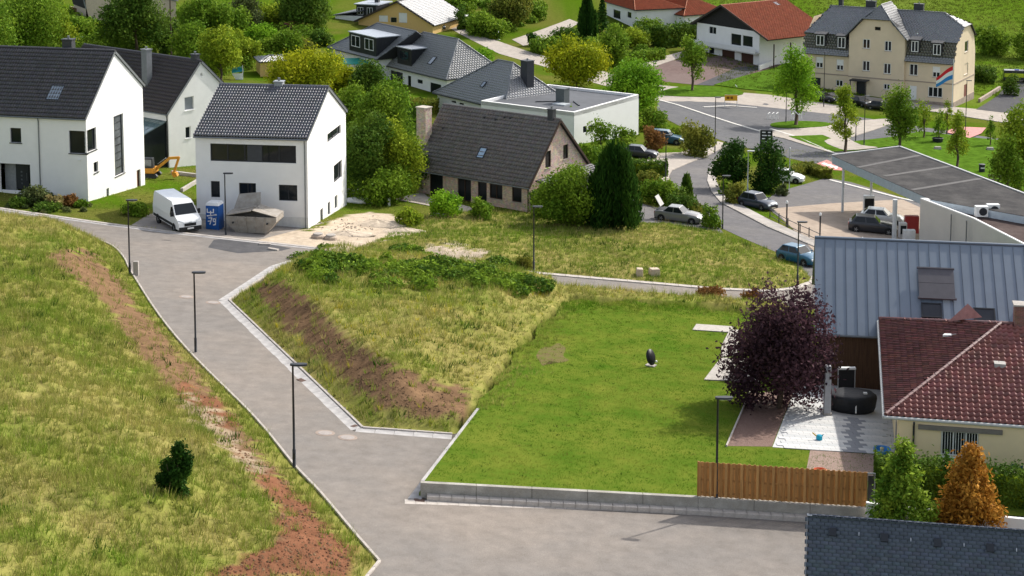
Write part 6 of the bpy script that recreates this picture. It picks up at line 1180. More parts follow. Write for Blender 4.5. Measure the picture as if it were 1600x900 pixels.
# meadow blocks, sacks, rings
for i,(x,y,w_,lb) in enumerate(((999,430,.55,'pale stone block on the meadow, left of two'),(1022,430,.8,'pale stone block on the meadow, right of two'))):
    P=GT(x,y); mb=MB(); mb.box(-w_/2,-.35,-.1,w_/2,.35,.55,tx=.04,ty=.05); o=mb.build('stone_block',mat('sand_block',(.5,.4,.3),var=.2),bevel=.05); o.location=tuple(P); o.rotation_euler=(0,.05,.3*i); tag(o,lb,'stone')
def sack(name,label,P,sx,sy,sz,m,seed,cat='sack'):
    rg=np.random.default_rng(seed); n=16; rings=[]
    for k,(zz,rr) in enumerate(((0,.85),(.2,1.),(.5,.98),(.75,.8),(.93,.5),(1.,.15))): rings.append([(sx*rr*math.cos(2*math.pi*j/n)*(1+.13*math.sin(3*j+seed+k)),sy*rr*math.sin(2*math.pi*j/n)*(1+.13*math.cos(2*j+k)),sz*zz*(1+.1*math.sin(j*2.1+k))) for j in range(n)])
    o=MB().loft(rings).build(name,m,None,True); o.location=tuple(P-V3((0,0,.05))); tag(o,label,cat); return o
WSACK=mat('white_plastic_sheet',(.75,.75,.74),rough=.5,var=.08,bump=.4,bscale=5.); sack('plastic_sack','white plastic sack lying in the weeds before the brick house',GT(685,338),.65,.5,.6,WSACK,2); sack('plastic_sheet','crumpled white sheet by the low wall behind the new house',G(563,316),1.9,.8,.5,WSACK,4,'sheet')
wall_run('boundary_wall','low white wall between the new house and the trees',[G(541,306),G(609,313)],-.4,.75,.2,4,RENDER2); wall_run('boundary_wall','short end return of the low white wall by the sand',[G(609,313),G(608,322)],-.4,.7,.2,4,RENDER2)
for i,(x,y,lb) in enumerate(((497,372,'concrete shaft ring in the sand, left of two'),(517,374,'concrete shaft ring in the sand, right of two'))):
    P=GT(x,y); r=thing('shaft_ring',lb,'shaft ring',P,0,'concrete shaft rings'); MB().lathe([(.62,-.1),(.55,.22),(.42,.32)],16).build('cone',mat('sandy_concrete',(.4,.32,.25),var=.2),r); MB().lathe([(.4,.321),(.4,.4),(.36,.42)],16).build('cover',CONC,r)
for i,(x,y,lb) in enumerate(((414,383,'pale kerb block lying on the asphalt patch edge'),(427,391,'flat pale block lying beside the asphalt patch'))): P=G(x,y); o=MB().box(-.45,-.15,0,.45,.15,.15).build('loose_block',KERBM,bevel=.02); o.location=tuple(P); o.rotation_euler=(0,.05,.1-.5*i); tag(o,lb,'block')
# rubble heap in the sand
rg=np.random.default_rng(9); mb=MB()
for k in range(140):
    x=560+rg.normal()*32; y=354+rg.normal()*8; P=GT(x,y); s=.025+.06*rg.random(); mb.obox(P+V3((0,0,s*.3)),rand_unit(rg,1)[0]*s,rand_unit(rg,1)[0]*s*.7,rand_unit(rg,1)[0]*s*.6)
o=mb.build('rubble',mat('rubble_stone',(.45,.38,.31),var=.3),kind='stuff'); tag(o,'scattered rubble on the pale sand beside the new house','rubble')
for i,(x,y,w_,h_,hz,lb) in enumerate(((590,352,3.2,1.6,.5,'heap of pale sand right of the new house'),(630,362,2.2,1.1,.35,'small heap of pale sand at the meadow edge'),(540,366,2.4,1.2,.3,'low heap of pale sand before the shaft rings'))):
    n=22; rings=[[(w_*rr*math.cos(2*math.pi*j/n)*(1+.12*math.sin(3*j+i)),h_*rr*math.sin(2*math.pi*j/n)*(1+.1*math.cos(5*j)),zz*hz*(1+.15*math.sin(2*j+i))-.04) for j in range(n)] for zz,rr in ((0,1),(.35,.75),(.7,.45),(.95,.2),(1,.03))]; o=MB().loft(rings).build('sand_heap',mat('heap_sand',(.46,.38,.29),var=.2,scale=2.,bump=.7,bscale=8.),None,True); o.location=tuple(GT(x,y)); tag(o,lb,'sand heap')
# portable toilet
P=G(336,357); pt=thing('portable_toilet','blue portable toilet cabin with white roof beside the skip','toilet',P,-.22); BLU=mat('toilet_blue',(.012,.09,.33),rough=.45,var=.1)
MB().box(-.58,-.58,0,.58,.58,2.05,tx=.02,ty=.02).build('cabin',BLU,pt,bevel=.04); MB().box(-.6,-.6,2.05,.6,.6,2.3,tx=.12,ty=.12).build('roof',mat('toilet_roof',(.7,.71,.72),rough=.5),pt,bevel=.03); dr=MB().box(-.48,-.61,.1,.48,-.582,1.95).build('door',BLU,pt,bevel=.015)
WM=mat('white_print',(.8,.8,.8),rough=.5)
def strokes(par,name,pts,w,y,m):
    mb=MB()
    for a,b in zip(pts[:-1],pts[1:]): mb.bar((a[0],y,a[1]),(b[0],y,b[1]),.006,w,up=(0,1,0)) if False else mb.obox(((a[0]+b[0])/2,y,(a[1]+b[1])/2),V3((b[0]-a[0],0,b[1]-a[1]))/2*1.1,unit((-(b[1]-a[1]),0,b[0]-a[0]))*w/2,V3((0,.003,0)))
    return mb.build(name,m,par)
for nm,pts in (('lettering',[(-.4,1.8),(-.4,1.5),(.15,1.5),(.15,1.8)]),('lettering',[(-.1,1.62),(-.1,1.22),(.35,1.35)]),('lettering',[(-.4,1.2),(.4,1.32)]),('emblem',[(-.3,1.02),(.0,1.05),(-.18,.5)]),('emblem',[(.3,.98),(.12,.98),(.12,.75),(.32,.75),(.32,.98),(.3,.5),(.1,.45)]),('emblem',[(-.35,.75),(-.1,.78)])): strokes(dr,nm,pts,.085,-.614,WM)
MB().box(.34,-.625,.95,.42,-.612,1.15).build('latch',ZINC_TRIM,dr)
# skip
P=G(398,362); sk=thing('skip_container','grey steel skip container with open lids before the new house','skip',P,-.16); STL=mat('worn_skip_steel',(.27,.235,.195),rough=.6,metal=.2,var=.35,scale=2.5,col2=(.4,.37,.33)); sk.scale=(1.12,1.12,1.12)
def skip_ring(x0,x1,y0,y1,z): return [(x0,y0,z),(x1,y0,z),(x1,y1,z),(x0,y1,z)]
MB().loft([skip_ring(-1.15,1.15,-.85,.85,.12),skip_ring(-1.95,1.95,-.95,.95,1.0),skip_ring(-1.95,1.95,-.95,.95,1.35),skip_ring(-1.88,1.88,-.88,.88,1.35),skip_ring(-1.88,1.88,-.88,.88,1.0),skip_ring(-1.1,1.1,-.8,.8,.18)]).build('body',STL,sk)
for x in (-1.,-.35,.35,1.): MB().bar((x*.9,-.9,.2),(x*1.1,-1.0,1.3),.09,.07,(0,1,0)).build('rib',STL,sk)
for s_ in (-1,1): MB().tube([(s_*1.3,-1.0,.9),(s_*1.3,-1.12,.9)],.07,8).build('lifting_lug',ANTH,sk)
l1=MB().slab([(-1.95,-.95,1.37),(.0,-.95,1.75),(.0,.95,1.75),(-1.95,.95,1.37)],(0,0,1),.05).build('lid',STL,sk); l2=MB().slab([(.15,-.95,1.8),(1.95,-.95,1.37),(1.95,.95,1.37),(.15,.95,1.8)],(0,0,1),.05).build('lid',STL,sk); l3=MB().slab([(-1.9,.9,1.4),(.2,.9,1.5),(.0,1.6,2.6),(-1.7,1.6,2.4)],(0,1,.3),.05).build('lid',STL,sk)
MB().tube([(-1.95,0,1.36),(0,0,1.9),(1.95,0,1.36)],.04,6).build('lid_bar',STL,sk)
# yellow excavator behind the left house
P=G(233,277); ex_=thing('excavator','small orange-yellow excavator parked between the white houses','excavator',P,-.1); EY=mat('excavator_yellow',(.5,.22,.02),rough=.5,var=.2); ex_.scale=(.85,.85,.82)
for s_ in (-.75,.75): MB().loft([[(x_,s_+y_,z_) for x_,z_ in ((-1.1,.1),(-1.25,.32),(-1.05,.58),(1.05,.58),(1.25,.32),(1.1,.1))] for y_ in (-.2,.2)]).build('track',ANTH,ex_)
MB().box(-1.2,-.85,.62,.9,.85,1.25,tx=.05,ty=.05).build('body',EY,ex_,bevel=.06); cb=MB().box(-.5,-.75,1.25,.7,.1,2.45,tx=.08,ty=.04).build('cab',ANTH,ex_,bevel=.05); MB().box(-.35,-.765,1.5,.55,-.752,2.3).build('window',GLASS2,cb)
MB().bar((.8,.1,1.0),(2.4,.1,2.3),.28,.34).build('boom',EY,ex_); MB().bar((2.35,.1,2.35),(3.6,.1,2.45),.24,.3).build('boom_end',EY,ex_); MB().bar((3.55,.1,2.5),(2.95,.1,.7),.2,.26).build('dipper',EY,ex_); MB().loft([[(2.7+x_,.1+y_,.05+z_) for x_,z_ in ((0,.7),(.55,.6),(.7,.2),(.3,0),(.1,.3))] for y_ in (-.35,.35)]).build('bucket',EY,ex_); MB().tube([(1.0,.1,1.6),(2.0,.1,2.35)],.06,6).build('cylinder',ZINC_TRIM,ex_)
wall_run('board_screen','brown board screen behind the excavator',[G(225,262),G(262,259)],-.2,2.,.08,.35,mat('screen_boards',(.24,.1,.04),rough=.8,var=.3),cat='screen',piece='board')
wall_run('edging_wall','low concrete edging beside the excavator',[G(268,272),G(308,277)],-.2,.35,.3,3,CONC); wall_run('edging_wall','sloping pale edging wall left of the new house',[G(284,300),G(309,285)],-.2,.35,.25,3,CONC)
# flag
P=G(1487,184); fp=thing('flagpole','tall pale flagpole with red white and blue flag before the villa','flagpole',P,-.15); h=zat(P,92)-P[2]; MB().tube([(0,0,-.3),(0,0,h)],[.07,.04],8).build('pole',mat('pole_white',(.7,.72,.73),rough=.4),fp)
fh=zat(P,103)-P[2]; 
def flagpt(u,v): 
    dx=-2.7*u; return (dx*.92-.05,.22*math.sin(u*6+v)*u,fh-2.45*v*(1)-1.8*u*(1-.35*v)+ .1*math.sin(u*5))
fl_o=None
for k,cc in enumerate(((.55,.02,.03),(.78,.78,.78),(.03,.22,.55))):
    mb=MB(); n=8; vs=[flagpt(i/n,(k+j)/3*.85) for j in range(2) for i in range(n+1)]; mb.add(vs,[(i,i+1,n+2+i,n+1+i) for i in range(n)]); mb.build('flag_stripe',mat('flag_%d'%k,cc,rough=.8,var=.04),fp,True)
MB().lathe([(.04,h),(.08,h+.06),(.02,h+.14)],8).build('finial',ZINC_TRIM,fp)
# signs
P=G(1142,168); sg=thing('road_sign','yellow road sign board on two posts at the junction','sign',P); z1=zat(P,148)-P[2]; z0=zat(P,157.5)-P[2]; w_=10/sc(P)
for s_ in (-1,1): MB().tube([(s_*w_*.95,.03,-.2),(s_*w_*.95,.03,z1)],.05,6).build('post',LAMPG,sg)
bd=MB().box(-w_,-.03,z0,w_,.0,z1).build('board',mat('sign_yellow',(.75,.4,.02),rough=.5),sg); MB().box(-w_*1.0,-.036,z1-.05,w_,-.031,z1).build('border',WFRAME,bd)
for k,(a_,b_) in enumerate(((-.7,-.25),(-.1,.3))): MB().box(w_*a_,-.037,z0+(z1-z0)*.3,w_*b_,-.0305,z0+(z1-z0)*.7).build('marking',mat('sign_dark',(.2,.08,.01)),bd)
P=G(1197,232); tt=thing('price_totem','black totem board with rows of white text at the station corner','sign',P,-.15); z1=zat(P,203)-P[2]; MB().box(-.8,-.12,0,.8,.12,z1).build('panel',mat('totem_black',(.012,.013,.016),rough=.35),tt); MB().box(-.86,-.13,-.1,-.8,.13,z1).build('side_edge',WFRAME,tt)
for k in range(4): MB().box(-.55,-.126,z1*.85-k*.42,-.1+.15*(k%2),-.121,z1*.85-k*.42+.14).build('text_row',WM,tt); MB().box(.2,-.126,z1*.85-k*.42,.55,-.121,z1*.85-k*.42+.14).build('price_row',WM,tt)
for x,yb,yt,lb,cc in ((731,40,20,'small blue street sign on a post beside the village street',(.02,.25,.5)),(779,62,46,'white round-topped sign post beside the village street',(.75,.75,.74)),(1149,147,130,'small white and red sign on the lawn island',(.7,.5,.48)),(1241,205,170,'white slim sign post beside the plaza',(.8,.8,.8))):
    P=G(x,yb); h=zat(P,yt)-P[2]; t=thing('sign_post',lb,'sign',P); MB().tube([(0,0,-.2),(0,0,h)],.05,6).build('post',LAMPG,t); MB().lathe([(.32,0),(.32,.03)],14).build('plate',mat('plate_%d'%x,cc,rough=.5),t); c=t.children[1]; c.location=(0,-.05,h-.3); c.rotation_euler=(math.pi/2,0,0)
# plaza furniture
for i,(x,y,lb) in enumerate(((1206,187,'white tubular bike rack left on the plaza'),(1243,188,'white tubular bike rack beside the street tree'))):
    P=G(x,y); t=thing('bike_rack',lb,'rack',P); 
    for k in range(3): MB().tube([(-.6+k*.6,0,0),(-.6+k*.6,0,.9),(-.2+k*.6,.6,1.0),(-.2+k*.6,.6,0)],.05,6).build('hoop',WM,t)
P=G(1465,223); t=thing('planter_tub','black round planter tub on the park lawn','planter',P); MB().lathe([(.65,0),(.8,.7),(.72,.72),(.7,.6)],14).build('tub',ANTH,t); MB().lathe([(.7,.58),(.01,.6)],14).build('soil',MATS['bark_mulch'],t)
P=G(1534,270); t=thing('litter_bin','black litter bin on the park lawn','bin',P); MB().lathe([(.38,0),(.38,1.0),(.42,1.02),(.42,1.1),(.1,1.15)],12).build('body',ANTH,t); MB().box(-.25,-.4,.6,.25,-.37,.75).build('slot_plate',WFRAME,t)
P=G(1575,288); t=thing('park_bench','long black bench beside the right edge','bench',P,-.35); 
for k in range(5): MB().box(-2.4,-.25+k*.11,.45,2.4,-.16+k*.11,.49).build('slat',BROWN,t)
for k in range(3): MB().box(-2.4,.32,.6+k*.14,2.4,.36,.7+k*.14).build('back_slat',BROWN,t)
for s_ in (-2,0,2): MB().box(s_-.05,-.25,0,s_+.05,.36,.45).build('leg',LAMPB,t)
for x,y,lb in ((1465,233,'small pale stone on the park lawn'),(1547,234,'pale stone planter at the sapling foot')): P=G(x,y,.14); o=MB().box(-.5,-.3,0,.5,.3,.35,tx=.08,ty=.08).build('stone',CONC,bevel=.04); o.location=tuple(P); tag(o,lb,'stone')
wall_run('garden_wall','low stone garden wall beside the villa',[G(1530,160),G(1562,140)],-.3,.6,.4,4,STONE); wall_run('ramp_wall','pale ramp wall right of the chalet garages',[G(1186,110),G(1262,82)],-.3,.9,.25,5,RENDER2)
# patio things
P=G(1330,640,.75); tb=thing('covered_table','round garden set under a black cover on the patio','covered set',P,-.1); n=20
rings=[[(rr*1.35*math.cos(2*math.pi*j/n)*(1+.05*math.sin(4*j)),rr*.95*math.sin(2*math.pi*j/n)*(1+.05*math.cos(3*j)),zz) for j in range(n)] for zz,rr in ((.02,.9),(.3,.98),(.78,1.03),(.9,1.0),(.98,.88),(1.02,.4),(1.03,.02))]; MB().loft(rings).build('cover',mat('black_cover',(.018,.019,.022),rough=.55,var=.3,bump=.5,bscale=5.),tb,True); MB().bar((.15,-.98,.15),(.15,-.9,.9),.07,.02,(0,1,0)).build('strap',WFRAME,tb); MB().box(.62,-.3,1.0,.82,-.1,1.08).build('buckle',WFRAME,tb)
P=G(1292,647,.75); t=thing('patio_column','pale grey column beside the covered garden set','column',P); h=zat(P,571)-P[2]; MB().box(-.19,-.19,0,.19,.19,h,tx=.03,ty=.03).build('shaft',mat('column_cover',(.4,.4,.42),rough=.7,var=.1),t,bevel=.03); MB().box(-.22,-.22,0,.22,.22,.12).build('foot',CONC,t)
P=G(1322,618,.75); t=thing('garden_shelf','black stand with pale top against the timber wall','stand',P); h=zat(P,574)-P[2]
for s_ in (-.48,.48): MB().tube([(s_,0,0),(s_,0,h)],.025,6).build('leg',LAMPG,t)
MB().box(-.44,-.02,.2,.44,.05,h-.1).build('panel',mat('stand_black',(.02,.02,.022)),t); MB().box(-.5,-.14,h-.1,.5,.14,h).build('top',WFRAME,t)
P=G(1280,687,.75); t=thing('toy_watering_can','small turquoise toy on the patio slabs','toy',P); MB().lathe([(.16,0),(.17,.2),(.1,.26),(.02,.27)],10).build('body',mat('toy_turquoise',(.02,.35,.5)),t); MB().tube([(-.1,0,.15),(-.35,0,.38)],.035,6).build('spout',mat('toy_yellow',(.6,.4,.05)),t); MB().tube([(.1,0,.2),(.22,0,.3),(.1,0,.08)],.02,6).build('handle',MATS['toy_turquoise'],t)
P=G(1378,708,.75); t=thing('paddling_shell','blue plastic paddling shell on the patio edge','toy',P); mb=MB(); mb.lathe([(.1,.0),(.38,.03),(.45,.25),(.4,.25),(.34,.08),(.02,.06)],16); mb.build('shell',mat('shell_blue',(.05,.25,.6),rough=.4),t); MB().lathe([(.09,.08),(.11,.28),(.02,.33)],8).build('toy',mat('toy_cream',(.6,.55,.3)),t)
P=G(1281,741,.72); o=MB().lathe([(.22,0),(.34,.22),(.3,.23),(.2,.06),(.02,.05)],16).build('bowl',mat('orange_bowl',(.6,.12,.04),rough=.4)); o.location=tuple(P); tag(o,'orange plastic bowl behind the board fence','bowl')
for i,(x,y,lb) in enumerate(((1566,832,'dark round bin behind the slate roof, left'),(1592,834,'dark round garden tray behind the slate roof, right'))):
    P=G(x,y); r=thing('garden_bin',lb,'bin',P); MB().lathe([(.25,0),(.3,.65),(.33,.66),(.3,.7)] if i==0 else [(.2,0),(.22,.5),(.5,.55),(.52,.62),(.4,.6)],14).build('body',LAMPB,r); MB().lathe([(.26,.69),(.05,.72)] if i==0 else [(.4,.61),(.05,.63)],14).build('lid',ZINC_TRIM,r)
P=G(1591,760,.6); t=thing('garden_ornament','dark teal butterfly ornament on the bungalow wall','ornament',P); h=zat(P,730)-P[2]
for s_ in (-1,1): MB().slab([(0,0,h),(s_*.32,0,h+.18),(s_*.4,0,h),(s_*.25,0,h-.15)],(0,1,0),.03).build('wing',mat('teal_metal',(.01,.08,.1)),t)
MB().tube([(0,0,0),(0,0,h)],.015,5).build('stake',LAMPB,t)
# white slide and blue pool at the upper left, white board
P=G(371,124); t=thing('water_slide','white and blue garden slide at the upper left','slide',P); MB().slab([(-.7,0,1.7),(.7,0,1.9),(.9,.3,1.2),(-.9,.3,.9)],(0,0,1),.08).build('top',mat('slide_blue',(.03,.3,.6)),t); MB().slab([(-.8,-.2,.9),(.8,-.1,.9),(.9,-.3,0),(-.2,-.3,0)],(0,0,1),.06).build('chute',WM,t); MB().tube([(.8,0,0),(.8,0,2.1)],.06,6).build('post',LAMPG,t)
P=G(124,78); t=thing('white_board','white tilted board behind the left house ridge','board',P); h=zat(P,67)-P[2]; MB().slab([(-.7,0,h),(.8,0,h-.1),(.7,.3,h+1.),(-.75,.3,h+1.05)],(0,-1,0),.05).build('panel',WM,t); MB().tube([(0,.1,-.2),(0,.1,h+.2)],.04,5).build('leg',LAMPG,t)
P=G(268,96); t=thing('utility_pole','bare wooden pole beside the dark pine','pole',P); h=zat(P,-10)-P[2]; MB().tube([(0,0,-.3),(0,0,h)],[.15,.1],7).build('shaft',BARK,t); MB().box(-.6,-.05,h-.6,.6,.05,h-.45).build('crossarm',BARK,t)
P=G(773+217,322); t=thing('white_pillar','white gate pillar beside the cypress clump','pillar',P); h=zat(P,284)-P[2]; MB().box(-.2,-.2,-.1,.2,.2,h,tx=.05,ty=.05).build('shaft',RENDER,t); MB().box(-.24,-.24,h,.24,.24,h+.1).build('cap',CONC,t)
P=GT(988,352); t=thing('lawn_toy','turquoise toy chair on the meadow edge','toy',P); MB().slab([(-.35,0,.05),(.15,0,.25),(.15,.4,.25),(-.35,.4,.05)],(0,0,1),.06).build('seat',MATS['toy_turquoise'],t); MB().slab([(-.35,0,.05),(-.35,.4,.05),(-.5,.4,.5),(-.5,0,.5)],(1,0,0),.06).build('back',MATS['toy_turquoise'],t)
wall_run('drive_edge','dark stone edging along the drive by the silver car',[G(968,350),G(1010,356),G(1072,362)],-.2,.22,.2,1.2,mat('edging_stone',(.2,.15,.12),var=.4),cat='edging',piece='edging_stone')
# ================================================================ vehicles
TYRE=mat('tyre_rubber',(.012,.012,.013),rough=.85); RIM=mat('alloy_rim',(.38,.39,.4),rough=.35,metal=.7); CGL=mat('car_glass',(.012,.015,.018),rough=.05,var=.1,spec=.3); HL=mat('headlamp_glass',(.6,.63,.65),rough=.1,spec=.8); TL=mat('tail_lamp',(.3,.012,.012),rough=.2,spec=.6); TRIM=mat('black_trim',(.015,.015,.017),rough=.6); PLATE=mat('number_plate',(.7,.68,.55),rough=.5)
def paint(name,c): return mat('paint_'+name,c,rough=.28,var=.03,metal=.15,spec=.5,coat=.25)
_WM={}
def wheel(root,x,y,r,w):
    key=(r,w)
    if key not in _WM:
        t=MB().lathe([(r*.62,-w/2),(r*.95,-w/2),(r,-w*.3),(r,w*.3),(r*.95,w/2),(r*.62,w/2)],18).mesh('tyre',TYRE); mb=MB(); mb.lathe([(r*.63,-w*.42),(r*.63,w*.3),(r*.55,w*.44)],16)
        for k in range(5): a=2*math.pi*k/5; mb.bar((0,0,w*.46),(r*.55*math.cos(a),r*.55*math.sin(a),w*.46),r*.16,.02)
        _WM[key]=(t,mb.mesh('rim',RIM))
    o=link('wheel',_WM[key][0],root); o.location=(x,y,r); o.rotation_euler=(math.pi/2 if y<0 else -math.pi/2,0,0); link('rim',_WM[key][1],o); return o
def quad_on(c,a0,a1,b0,b1,off):
    """sub-rectangle of a bilinear face c[4], pushed out by off"""
    c=[V3(p) for p in c]; f=lambda a,b:(c[0]*(1-a)*(1-b)+c[1]*a*(1-b)+c[2]*a*b+c[3]*(1-a)*b); n=unit(np.cross(c[1]-c[0],c[3]-c[0])); return [f(a0,b0)+n*off,f(a1,b0)+n*off,f(a1,b1)+n*off,f(a0,b1)+n*off]
def car(label,P,yaw,pm,L=4.3,W=1.78,H=1.48,hood=.98,belt=.95,cf=(.72,.12),cr=(-1.85,-1.35),open_boot=False,boot=None,group='parked cars',name='car',r=.32,cat='car'):
    """x forward; cf/cr: x of windscreen and rear glass at belt and roof"""
    t=thing(name,label,cat,P,yaw,group); hl=L/2; hw=W/2; b=boot if boot else belt
    st=[(-hl,.42,b-.22,.86),(-hl+.08,.26,b-.05,.93),(-hl+.5,.2,b,.985),(cr[0]+.1,.18,max(b,belt-.02),1.),(0,.18,belt,1.),(cf[0],.18,belt+.01,1.),(cf[0]+.25,.18,hood,.995),(hl-.5,.2,hood-.1,.97),(hl-.14,.24,hood-.24,.9),(hl,.32,hood-.42,.8)]
    rings=[]
    for x,zb,zt,k in st:
        w=hw*k; zm=zb+(zt-zb)*.55; rings.append([(x,-w*.9,zb),(x,-w,zb+.1),(x,-w*1.0,zm),(x,-w*.95,zt-.05),(x,-w*.84,zt),(x,w*.84,zt),(x,w*.95,zt-.05),(x,w,zm),(x,w,zb+.1),(x,w*.9,zb)])
    body=MB().loft(rings).build('body',pm,t,True); md=body.modifiers.new('bevel','BEVEL'); md.width=.03; md.segments=2; md.limit_method='ANGLE'; md.angle_limit=.6
    wb,wt=hw*.9,hw*.7; q0=[V3((cr[0],-wb,belt-.03)),V3((cf[0],-wb,belt-.03)),V3((cf[0],wb,belt-.03)),V3((cr[0],wb,belt-.03))]; q1=[V3((cr[1],-wt,H-.03)),V3((cf[1],-wt,H-.01)),V3((cf[1],wt,H-.01)),V3((cr[1],wt,H-.03))]
    MB().add(q0+q1,[(0,1,5,4),(1,2,6,5),(2,3,7,6),(3,0,4,7),(4,5,6,7)]).build('roof',pm,t,bevel=.07)
    def gq(nm,face,a0,a1,b0,b1): return MB().add(quad_on(face,a0,a1,b0,b1,.012),[(0,1,2,3)]).build(nm,CGL,t)
    gq('windscreen',[q0[1],q0[2],q1[2],q1[1]],.06,.94,.1,.93)
    if not open_boot: gq('rear_window',[q0[3],q0[0],q1[0],q1[3]],.08,.92,.15,.92)
    for fc in ([q0[0],q0[1],q1[1],q1[0]],[q0[2],q0[3],q1[3],q1[2]]):
        rev=fc is not None and fc[0][1]>0
        for a0,a1 in ((.07,.48),(.52,.93)): gq('side_window',fc,a0,a1,.1,.9)
    for x in (-hl+.75,hl-.82):
        for s in (-1,1):
            wheel(t,x,s*(hw-.08),r,.2); ar=MB().lathe([(r*1.16,-.004),(r*1.16,.004)],18).build('wheel_arch',TRIM,t); ar.location=(x,s*(hw*.998+.001),r+.02); ar.rotation_euler=(math.pi/2,0,0)
    for s in (-1,1):
        MB().obox((hl-.15,s*hw*.62,hood-.32),V3((.12,s*-.05,0)),V3((.0,.17,0)),V3((-.04,0,.075))).build('headlight',HL,t,bevel=.02); MB().box(-hl+.0,s*hw*.72-.14,b-.33,-hl+.1,s*hw*.72+.14,b-.1).build('tail_light',TL,t,bevel=.02)
        MB().obox((cf[0]-.15,s*(hw+.06),belt+.05),V3((.05,0,0)),V3((0,.09,0)),V3((0,0,.06))).build('mirror',pm,t,bevel=.02)
    MB().box(hl-.02,-hw*.5,.42,hl+.012,hw*.5,.58).build('grille',TRIM,t); MB().box(hl+.0,-.26,.3,hl+.025,.26,.4).build('number_plate',PLATE,t); MB().box(-hl-.02,-.26,b-.32,-hl+.02,.26,b-.22).build('number_plate',PLATE,t); MB().box(-hl+.05,-hw*.86,.2,hl-.12,hw*.86,.3).build('sill_trim',TRIM,t)
    if open_boot:
        MB().slab([(cr[0]-.15,-.6,H-.15),(cr[0]-.75,-.55,H+.75),(cr[0]-.75,.55,H+.75),(cr[0]-.15,.6,H-.15)],(-.8,0,-.5),.06).build('open_tailgate',pm,t,bevel=.03); MB().box(-hl+.15,-.6,b-.1,cr[0]+.2,.6,b+.02).build('boot_opening',TRIM,t)
    return t
def carpx(label,xc,yc,heading,pm,**k):
    """xc,yc: photo pixel of the middle of the footprint; heading in degrees from +X"""
    P=G(xc,yc)+V3((0,0,.03)); a=math.radians(heading); d=V3((math.cos(a),math.sin(a),0)); t=car(label,P,a,pm,**k); t.rotation_euler=(0,math.atan(.0668*d[0]+.0795*d[1]),a); return t
SILV=paint('silver',(.2,.195,.185)); BLUE=paint('teal_blue',(.004,.085,.16)); DKG=paint('dark_grey',(.022,.024,.03)); WHT=paint('white',(.72,.72,.7)); NAVY=paint('slate_blue',(.025,.035,.055)); TEAL=paint('petrol_blue',(.02,.08,.13)); BLK=paint('black',(.009,.009,.011)); GRY=paint('mid_grey',(.07,.075,.08))
carpx('silver sedan with raised boot lid on the brick house drive',1061,346,-22,SILV,L=4.55,boot=1.02,cr=(-1.55,-.95),open_boot=True)
carpx('teal blue hatchback parked on the kerb below the street lamp',1249,411,-50,BLUE,L=3.95,W=1.7,H=1.47,cr=(-1.8,-1.35))
carpx('dark grey estate car refuelling under the canopy',1363,363,-12,DKG,L=4.6,W=1.85,H=1.6,cr=(-2.05,-1.6),belt=1.02,hood=1.05,r=.35)
carpx('white car beyond the dark estate at the pumps',1378,349,-18,WHT,L=4.3,cr=(-1.9,-1.4))
carpx('slate blue car parked beside the curving road',1184,325,-52,NAVY,L=4.3,H=1.55,cr=(-1.9,-1.45)); carpx('white car half hidden behind the dark evergreens',1229,284,-20,WHT,L=4.)
carpx('petrol blue off-roader parked before the rust shrub',1042,224,-15,TEAL,L=4.4,H=1.75,belt=1.1,hood=1.1,cr=(-2.05,-1.85),r=.37); carpx('dark car parked behind the clipped hedge',1000,246,-15,DKG,L=4.3)
carpx('black car at the left end of the villa forecourt',1287,158,-35,BLK,L=4.3,cr=(-1.9,-1.4)); carpx('black car parked at the villa entrance',1345,165,-65,BLK,L=4.5); carpx('black car right of the villa entrance',1377,172,-25,BLK,L=4.6)
carpx('grey car standing on the village street beside the yellow house',686,46,-75,GRY,L=4.4,H=1.6)
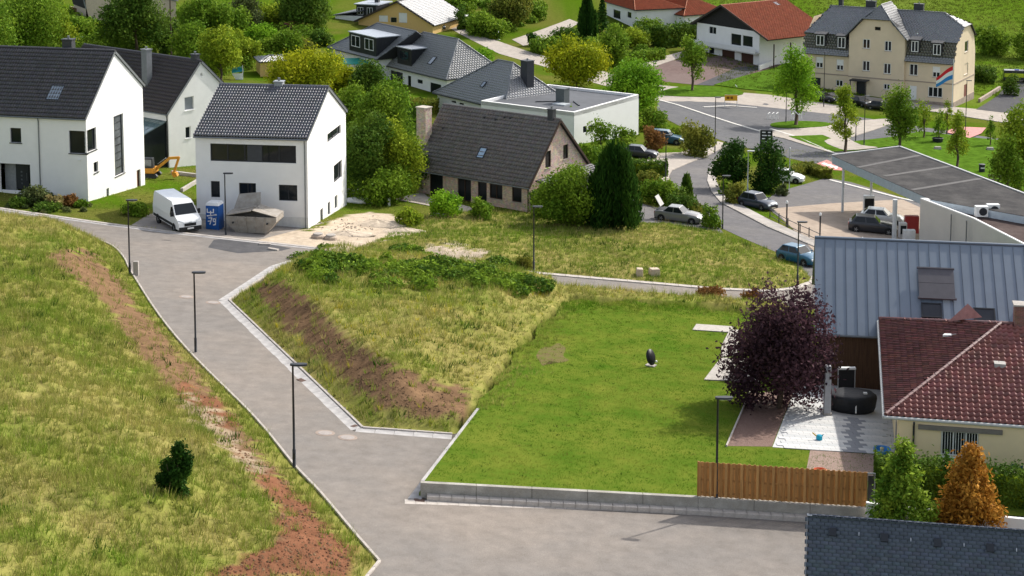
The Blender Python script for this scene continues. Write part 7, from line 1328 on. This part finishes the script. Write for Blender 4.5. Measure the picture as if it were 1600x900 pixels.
# delivery van
def van(label,P,yaw,pm):
    t=thing('delivery_van',label,'van',P,yaw); out=[(2.95,.32,.8),(3.0,.62,.93),(2.93,.98,.97),(2.78,1.15,.97),(2.2,1.42,.97),(1.42,2.2,.86),(1.05,2.42,.82),(-2.9,2.5,.82),(-2.98,2.3,.86),(-3.,.45,.98)]
    hw=1.02; lo=[(x,-hw*k,z) for x,z,k in out]; hi_=[(x,hw*k,z) for x,z,k in out]; n=len(out); mb=MB(); 
    mid=[(x,0,z+(.03 if z>2 else 0)) for x,z,k in out]; mb.add(lo+mid+hi_,[(i,(i+1)%n,n+(i+1)%n,n+i) for i in range(n)]+[(n+i,n+(i+1)%n,2*n+(i+1)%n,2*n+i) for i in range(n)])
    for s_,o in ((-1,0),(1,2*n)):
        # side skins bulge to full width at the waist
        vs=[]; 
        for x,z,k in out: vs.append((x,s_*hw*k,z))
        wl=[(2.6,1.05),(1.9,1.3),(.9,1.3),(-2.92,1.3)]; mb.add(vs+[(x,s_*hw*1.0,z) for x,z in wl]+[(2.75,s_*hw*.98,.4),(-2.9,s_*hw*.98,.45)],[(0,1,2,n+4),(2,3,n,n+4),(3,4,n+1,n),(4,5,n+2,n+1),(5,6,7,n+2),(7,8,n+3,n+2),(8,9,n+5,n+3),(n+4,n,n+1,n+2,n+3,n+5)])
    mb.build('body',pm,t)
    A=V3((2.2,-hw*.95,1.42));B=V3((2.2,hw*.95,1.42));C_=V3((1.42,hw*.84,2.2));D_=V3((1.42,-hw*.84,2.2)); MB().add(quad_on([A,B,C_,D_],.03,.97,.06,.97,.02),[(0,1,2,3)]).build('windscreen',CGL,t)
    for s_ in (-1,1): MB().add([(x,s_*(hw*k+.012),z) for x,z,k in ((2.05,1.35,1.0),(1.1,1.35,1.0),(1.1,2.0,.89),(1.5,2.0,.885))],[(0,1,2,3)]).build('side_window',CGL,t); MB().box(1.85,s_*(hw+.02) if s_>0 else -hw-.26,1.35,1.98,s_*(hw+.26) if s_>0 else -hw-.02,1.75).build('mirror',TRIM,t,bevel=.03); MB().obox((2.86,s_*.72,1.02),V3((.05,0,-.03)),V3((-.05*s_,.2,.08*s_)),V3((-.02,0,.1))).build('headlight',HL,t,bevel=.02); MB().box(-2.8,s_*(hw*.985) if s_>0 else -hw*.985-.02,.5,1.6,s_*(hw*.985)+.02 if s_>0 else -hw*.985,.72).build('side_moulding',TRIM,t)
    MB().box(2.9,-.95,.28,3.04,.95,.62).build('bumper',TRIM,t,bevel=.05); MB().box(2.96,-.5,.66,3.02,.5,.9).build('grille',TRIM,t,bevel=.02); MB().box(3.04,-.27,.42,3.06,.27,.54).build('number_plate',mat('white_plate',(.8,.8,.78)),t); MB().slab([(2.99,-.12,.92),(2.99,.12,.92),(2.97,.12,1.0),(2.97,-.12,1.0)],(1,0,.2),.02).build('badge',RIM,t)
    for x in (1.95,-1.75):
        for s_ in (-1,1): wheel(t,x,s_*(hw-.1),.35,.22); ar=MB().lathe([(.42,-.004),(.42,.004)],18).build('wheel_arch',TRIM,t); ar.location=(x,s_*(hw+.004),.38); ar.rotation_euler=(math.pi/2,0,0)
    return t
van('white panel van parked beside the blue toilet cabin',G(277,354)+V3((0,0,.05)),math.radians(-58),mat('van_white',(.8,.8,.79),rough=.3,var=.02,coat=.4))
# ambulance-like vehicle at the right edge
P=G(1588,128); t=thing('emergency_van','dark van with lime yellow panel at the right edge','van',P,-.2); MB().box(-2.4,-1,.4,2.4,1,2.2,tx=.15,ty=.12).build('body',DKG,t,bevel=.1); MB().box(-2.2,-1.02,1.0,1.2,-.99,1.7).build('lime_panel',mat('lime_panel',(.5,.6,.03),rough=.4),t); MB().box(-.4,-.15,2.2,.4,.15,2.32).build('light_bar',mat('blue_beacon',(.05,.1,.6),rough=.2),t)
for x in (-1.5,1.5):
    for s_ in (-1,1): wheel(t,x,s_*.92,.34,.2)
